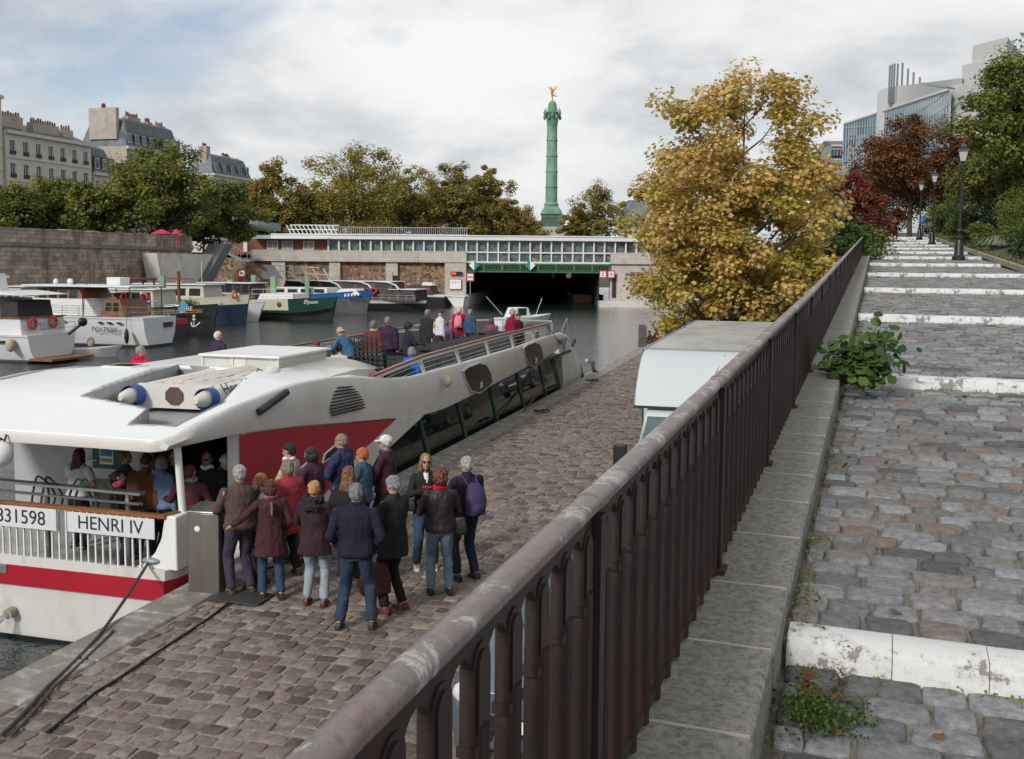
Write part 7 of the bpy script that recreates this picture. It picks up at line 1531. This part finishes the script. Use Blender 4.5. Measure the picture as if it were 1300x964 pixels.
# navy houseboat
b=barge('cream and navy houseboat with orange lifebuoy and black ladder',76.6,-59.5,14,3.6,1.9,2.5,.45,CRM,NAVY,pw=3,rk=.3);cabin(b,'deckhouse',3,10.8,1.5,1.9,3.3,CRM,nw=5,roof=BTW,wz=(.35,.8));buoy(b,(13.3,-.8,2.55),.3,mat('buoy_orange',(.75,.12,.03),.5));g=MB();[g.box(12.3,12.6,-1.5,-1.46,.7+.25*i,.78+.25*i) for i in range(5)];obj('ladder',g,BLACK,b)
# green white barge
b=barge('dark green and cream barge with three portholes and a white deck',84.9,-56.3,15.0,3.9,1.75,2.15,.62,None,BKH,pw=3,rk=.4)
g=MB();[g.ell((x,-1.96,1.45),(.24,.04,.24),12,8) for x in(5.6,8,10.4)];g2=MB();g2.add([(x,-y,z) for x,y,z in((.1,1.74,.85),(5,1.86,.85),(11.3,1.85,.90),(11.3,1.97,1.95),(5,1.98,1.75),(.1,1.92,1.72))],[(0,1,2,3,4,5)]);o=obj('cream_topside',g2,CRM,b,fix=False);obj('porthole',g,mat('porthole_brass',(.1,.05,.03),.4),b);g2=MB();g2.add([(x,-y,z) for x,y,z in((.1,1.76,.62),(11.3,1.80,.65),(13.5,1.35,.85),(15.1,.4,1.15),(15.45,.06,2.2),(14.2,1.25,2.08),(12.6,1.78,2.0),(11.32,1.96,1.95),(11.32,1.86,.88),(5,1.87,.82),(.1,1.75,.82))],[tuple(range(11))]);obj('green_band',g2,DGR,b,fix=False)
text('boat_name','Elyson',.5,PAPER,b,(13.5,-1.72,1.72),rot=(PI/2,0,.5),shear=.3);cabin(b,'wheelhouse',1.5,7.2,1.5,1.8,3.3,MAR,nw=6,wz=(.45,.95),roof=BTW);cabin(b,'deckhouse',7.8,11.6,1.4,1.8,2.4,BTW,nw=0);rail(b,[(7.5,-1.8,1.9),(12.2,-1.8,2.0)],.9,WHITE)
# blue barge
b=barge('bright blue and grey barge with white tarpaulin on its bow',98.2,-56.5,12.8,4.2,2.4,3.3,.42,BLU,GRH,pw=2.8,rk=.5);cabin(b,'tarpaulin',9.2,12.2,1.1,2.6,3.4,BTW,nw=0,slope=.8);cabin(b,'deckhouse',2,8.8,1.6,2.4,3.5,BTW,nw=4,wm=GL)
b.scale=(1,1,.76)
g=MB();[g.box(10.9+.32*i,11.07+.32*i,-1.93+.12*i,-1.88+.12*i,2.35+.04*i,2.75+.04*i) for i in range(5)];obj('pale_letters',g,PAPER,b)
# big white cruiser
b=bthing('large maroon river cruiser with white arched superstructure',107,-58.5,-QA);r,d=twohull(b,19.5,4.6,1.5,1.6,.5,BTW,BKH,pw=4,rk=.2);obj('deck',d,GRH,b);cabin(b,'lower_saloon',2,19,2.1,1.5,3.3,MAR,nw=8,wz=(.3,.8));cabin(b,'upper_saloon',1.0,16,2.0,3.35,4.6,MAR,nw=6,wz=(.2,.85),roof=BTW)
g=MB()
for x in(3,7.2,11.4,15.0): g.tube([(x-1.2,-2.15,4.65),(x+.5,-2.2,4.55),(x+1.5,-2.25,4.1),(x+2.0,-2.25,3.4)],.13,6)
g.prism([(-1.5,4.8),(1.2,4.8),(-.3,7.2),(-1.8,7.2),(-.9,6.2),(-2.2,5.4)],-2.1,-1.9,'xz');g.beam((-1.4,-2,7.1),(6,-2,6.8),.12,.12);g.beam((-.5,-2,6.2),(8,-2,5.6),.12,.12)
for i in range(6): g.beam((i*1.5,-2,4.7),(i*1.5-.8,-2,6.9-.06*i),.09,.09)
g.box(15.5,19.2,-2.2,2.2,3.35,3.47);obj('arches',g,BTW,b);buoy(b,(12.0,-2.35,3.15),.42,ax='y');buoy(b,(13.6,-2.35,3.15),.42,ax='y');rail(b,[(1,-2.2,1.6),(19,-2.1,1.6)],.9,WHITE)
b.scale=(.92,1,.70)
# last black boat
b=bthing('black boat with maroon canopy and white stern platform next to the tunnel pier',117.5,-41.5,-QA+PI*.985);r,d=twohull(b,9,3.2,1.4,2.2,.75,BTW,BKH,pw=2.4,rk=.5);obj('deck',d,GRH,b);cabin(b,'canopy',1.6,5.5,1.2,1.5,2.6,MAR,nw=0,slope=.5);cabin(b,'hatch',1.8,3.4,.6,2.6,3.0,BTW,nw=0);g=MB();g.beam((-2.6,0,1.3),(4,0,1.5),2.0,.14);g.prism([(-2.5,1.2),(-.2,1.2),(-1.2,0),(-2.3,0)],-.9,.9,'xz');obj('stern_platform',g,BTW,b)
g=MB();g.tube([(7.6,0,2),(7.6,0,4.2)],.04,5);g.box(6.9,7.6,-.02,.02,2.9,3.8);obj('flag_staff',g,BLACK,b)
# two more boats filling the row
b=bthing('brown windowed wooden houseboat behind the second yacht, hung with a red lifebuoy',63.2,-46.5,PI-QA);r,d=twohull(b,12,3.6,1.6,1.9,.5,CRM,GRH,tr=.9);obj('deck',d,TEAK,b);cabin(b,'deckhouse',.8,9,1.5,1.6,3.0,TEAK,nw=8,roof=CRM,wz=(.35,.9));cabin(b,'wheelhouse',9.2,11,1.2,1.8,3.3,CRM,nw=2,roof=BTW);buoy(b,(.7,.8,2.7),.3);rail(b,[(.1,-1.6,1.7),(.1,1.6,1.7)],.8)
g=MB();g.tube([(4,0,3.0),(4,0,6.2)],.05,6);g.tube([(4,0,5.6),(6.5,0,4.2)],.03,5);obj('mast',g,TEAK,b)
b=bthing('low white cabin boat between the navy houseboat and the dark green barge',80.6,-55.5,-QA);r,d=twohull(b,9,3.0,1.3,1.9,.0,None,BTW,tr=.85);obj('deck',d,BTW,b);cabin(b,'deckhouse',1.5,6.5,1.2,1.4,2.5,BTW,nw=5,wz=(.3,.85),slope=.5);rail(b,[(.2,-1.3,1.5),(7,-1.2,1.7),(8.6,-.3,1.9)],.6);cabin(b,'windscreen_hood',.2,1.6,1.2,1.4,2.4,NAVY,nw=0)
g=MB();g.tube([(3,0,2.5),(3,0,5.4)],.03,5);g.ell((3,0,3.2),(.2,.2,.14),8,6);obj('mast',g,WHITE,b)
# speed boat with aerial beyond the bow
b=thing('motor_launch','small white motor launch with dark windscreen passing beyond the excursion boat bow','boat',q(82,-24.3,-1),-QA+PI/2-rad(38));g=MB();hullm(g,6.6,2.4,.9,1.25,tr=.9,rk=.5,z0=-.2);obj('hull',g,BTW,b);cabin(b,'deckhouse',1.2,3.6,.85,.95,2.0,BTW,nw=1,slope=.5,wz=(.2,.95));g=MB();g.quad((3.55,-.75,1.1),(3.55,.75,1.1),(3.2,.65,2.0),(3.2,-.65,2.0));obj('windscreen',g,GL,b);g=MB();g.tube([(1.0,.9,1.2),(-.8,1.4,3.2)],.028,5);g.tube([(4.2,-.9,1.1),(4.9,-1.1,3.0)],.028,5);obj('aerial',g,WHITE,b);b.scale=(.8,.8,.8)
# green mooring piles
PG=mat('pile_green',(.20,.34,.21),.6,var=.1)
for i,(px,top,bot,y,w) in enumerate(((228,358,388,88,8),(292,356,380,96,7),(347,352,372,95,6.5),(142,368,390,78,9),(206,352,364,78,7),(322,350,366,98,5.5),(390,352,368,106,5),(28,366,392,76,9))):
    a=aty(px,top,y);W=w/FP*y/2;g=MB((a.x,y,-1));g.box(a.x-W,a.x+W,y-W,y+W,-1.5,a.z);g.box(a.x-W*1.05,a.x+W*1.05,y-W*1.05,y+W*1.05,a.z-.02,a.z+.05)
    lab=('pale green mooring pile left of the black barge mast','pale green mooring pile right of the red brown mast','pale green mooring pile behind the dark green and cream barge','pale green mooring pile behind the second yacht','short pale green pile in front of the concrete stair','pale green pile under the crossed red sign','small pale green pile beside the large cruiser','pale green pile behind the leftmost yacht')[i]
    tag(obj('mooring_pile',g,PG,None,bevel=.03),lab,'pile','pale green mooring piles')
# red market umbrella roof and shapes above the embankment wall, parked cars
for px,w,col,lb in((205,34,(.45,.02,.08),'crimson parasol tops above the embankment wall'),(224,16,(.5,.03,.04),'bright red parasol top beside the crimson ones')):
    c=aty(px,296,92);g=MB(c);W=w/FP*92/2*.8;g.lathe([(W,0),(W*.9,.10),(.1,.45)],(c.x,92,c.z-.1),n=10);g.cyl((c.x,92,SZ),(c.x,92,c.z),.04,n=6);tag(obj('parasol',g,mat('parasol_%d'%px,col,.8),None),lb,'parasol')
def roofcar(px,w,y,col,lb):
    c=aty(px,293,y);t=thing('distant_car',lb,'car',Vector((c.x,y,SZ)),-QA+PI/2);W=w/FP*y/2;g=MB();g.loft([[Vector((x*a,yy,z)) for x,yy in((-1,-.8),(1,-.8),(1,.8),(-1,.8))] for a,z in((W,.35),(W,1.0),(W*.6,1.5),(W*.55,1.55))]);obj('body',g,mat('dcar_%d'%px,col,.3),t,bevel=.08);g=MB();[g.cyl((x*W*.65,yy,.32),(x*W*.65,yy+.1,.32),.32,n=12) for x in(-1,1) for yy in(-.85,.75)];obj('wheel',g,RUBBER,t)
roofcar(78,26,90,(.35,.4,.42),'pale car roof showing over the parapet left');roofcar(112,26,94,(.5,.55,.57),'white car roof showing over the parapet right')
# ---------------------------------------------------------------- world, sun, camera, render
w=bpy.data.worlds.new('World');sc.world=w;w.use_nodes=True;nt=w.node_tree;nt.nodes.clear();L=nt.links
out=nt.nodes.new('ShaderNodeOutputWorld')
SUN_AZ,SUN_EL=212,31   # azimuth of the sun: behind the camera, to the left
sky=N(nt,'ShaderNodeTexSky',sky_type='NISHITA',sun_disc=False);sky.sun_elevation=rad(SUN_EL);sky.sun_rotation=rad(SUN_AZ)
bg1=nt.nodes.new('ShaderNodeBackground');bg1.inputs['Strength'].default_value=.11
hsv=N(nt,'ShaderNodeHueSaturation');hsv.inputs['Saturation'].default_value=.75;L.new(sky.outputs[0],hsv.inputs['Color']);L.new(hsv.outputs[0],bg1.inputs['Color'])
tc=N(nt,'ShaderNodeTexCoord');sp=N(nt,'ShaderNodeSeparateXYZ');L.new(tc.outputs['Generated'],sp.inputs[0])
zz=N(nt,'ShaderNodeMath',operation='MAXIMUM');zz.inputs[1].default_value=0;L.new(sp.outputs['Z'],zz.inputs[0])
za=N(nt,'ShaderNodeMath',operation='ADD');za.inputs[1].default_value=.22;L.new(zz.outputs[0],za.inputs[0])
cb=N(nt,'ShaderNodeCombineXYZ')
for ax in'XY':
    d=N(nt,'ShaderNodeMath',operation='DIVIDE');L.new(sp.outputs[ax],d.inputs[0]);L.new(za.outputs[0],d.inputs[1]);L.new(d.outputs[0],cb.inputs[ax])
L.new(sp.outputs['Z'],cb.inputs['Z'])
n1=N(nt,'ShaderNodeTexNoise',Scale=1.15,Detail=10,Roughness=.56,Distortion=.25);L.new(cb.outputs[0],n1.inputs['Vector'])
n1.noise_dimensions='4D';n1.inputs['W'].default_value=3.3
cov=ramp(nt,[(.33,(0,0,0)),(.46,(1,1,1))]);L.new(n1.outputs['Fac'],cov.inputs['Fac'])
# body shading of the clouds (billows)
mp=N(nt,'ShaderNodeMapping');mp.inputs['Scale'].default_value=(1,1,2.2);L.new(tc.outputs['Generated'],mp.inputs[0])
n2=N(nt,'ShaderNodeTexNoise',Scale=5.0,Detail=13,Roughness=.58,Distortion=.15);L.new(mp.outputs[0],n2.inputs['Vector'])
n2.noise_dimensions='4D';n2.inputs['W'].default_value=8.1
n3=N(nt,'ShaderNodeTexNoise',Scale=1.6,Detail=5,Roughness=.5);L.new(mp.outputs[0],n3.inputs['Vector'])
av=N(nt,'ShaderNodeMath',operation='ADD');L.new(n2.outputs['Fac'],av.inputs[0]);L.new(n3.outputs['Fac'],av.inputs[1])
hf=N(nt,'ShaderNodeMath',operation='MULTIPLY');hf.inputs[1].default_value=.5;L.new(av.outputs[0],hf.inputs[0])
cc=ramp(nt,[(.40,(.44,.46,.50)),(.455,(.58,.60,.635)),(.505,(.72,.74,.765)),(.55,(.87,.88,.885)),(.62,(.97,.97,.965))]);L.new(hf.outputs[0],cc.inputs['Fac'])
bg2=nt.nodes.new('ShaderNodeBackground');bg2.inputs['Strength'].default_value=.83;L.new(cc.outputs[0],bg2.inputs['Color'])
ms=nt.nodes.new('ShaderNodeMixShader');L.new(cov.outputs[0],ms.inputs[0]);L.new(bg1.outputs[0],ms.inputs[1]);L.new(bg2.outputs[0],ms.inputs[2]);L.new(ms.outputs[0],out.inputs['Surface'])
sl=bpy.data.lights.new('sun','SUN');sl.energy=2.3;sl.angle=rad(10);sl.color=(1,.965,.92);so=bpy.data.objects.new('sun',sl);COL.objects.link(so)
a=rad(SUN_AZ);e=rad(SUN_EL);dv=Vector((math.sin(a)*math.cos(e),math.cos(a)*math.cos(e),math.sin(e)));so.rotation_euler=dv.to_track_quat('Z','Y').to_euler();so.location=(0,-10,40)
cam=bpy.data.cameras.new('camera');co=bpy.data.objects.new('camera',cam);COL.objects.link(co);sc.camera=co
cam.sensor_width=36;cam.lens=36*FP/1300;cam.shift_y=-45/1300;cam.clip_start=.05;cam.clip_end=3000
co.matrix_world=Matrix(((Rv.x,Uv.x,-Fv.x,0),(Rv.y,Uv.y,-Fv.y,0),(Rv.z,Uv.z,-Fv.z,CZ),(0,0,0,1)))
sc.render.engine='CYCLES';sc.view_settings.view_transform='Standard';sc.view_settings.look='None';sc.view_settings.exposure=.22;sc.view_settings.gamma=1
sc.render.resolution_x=1024;sc.render.resolution_y=759;sc.cycles.max_bounces=8;sc.cycles.transparent_max_bounces=12
sc.cycles.use_denoising=True
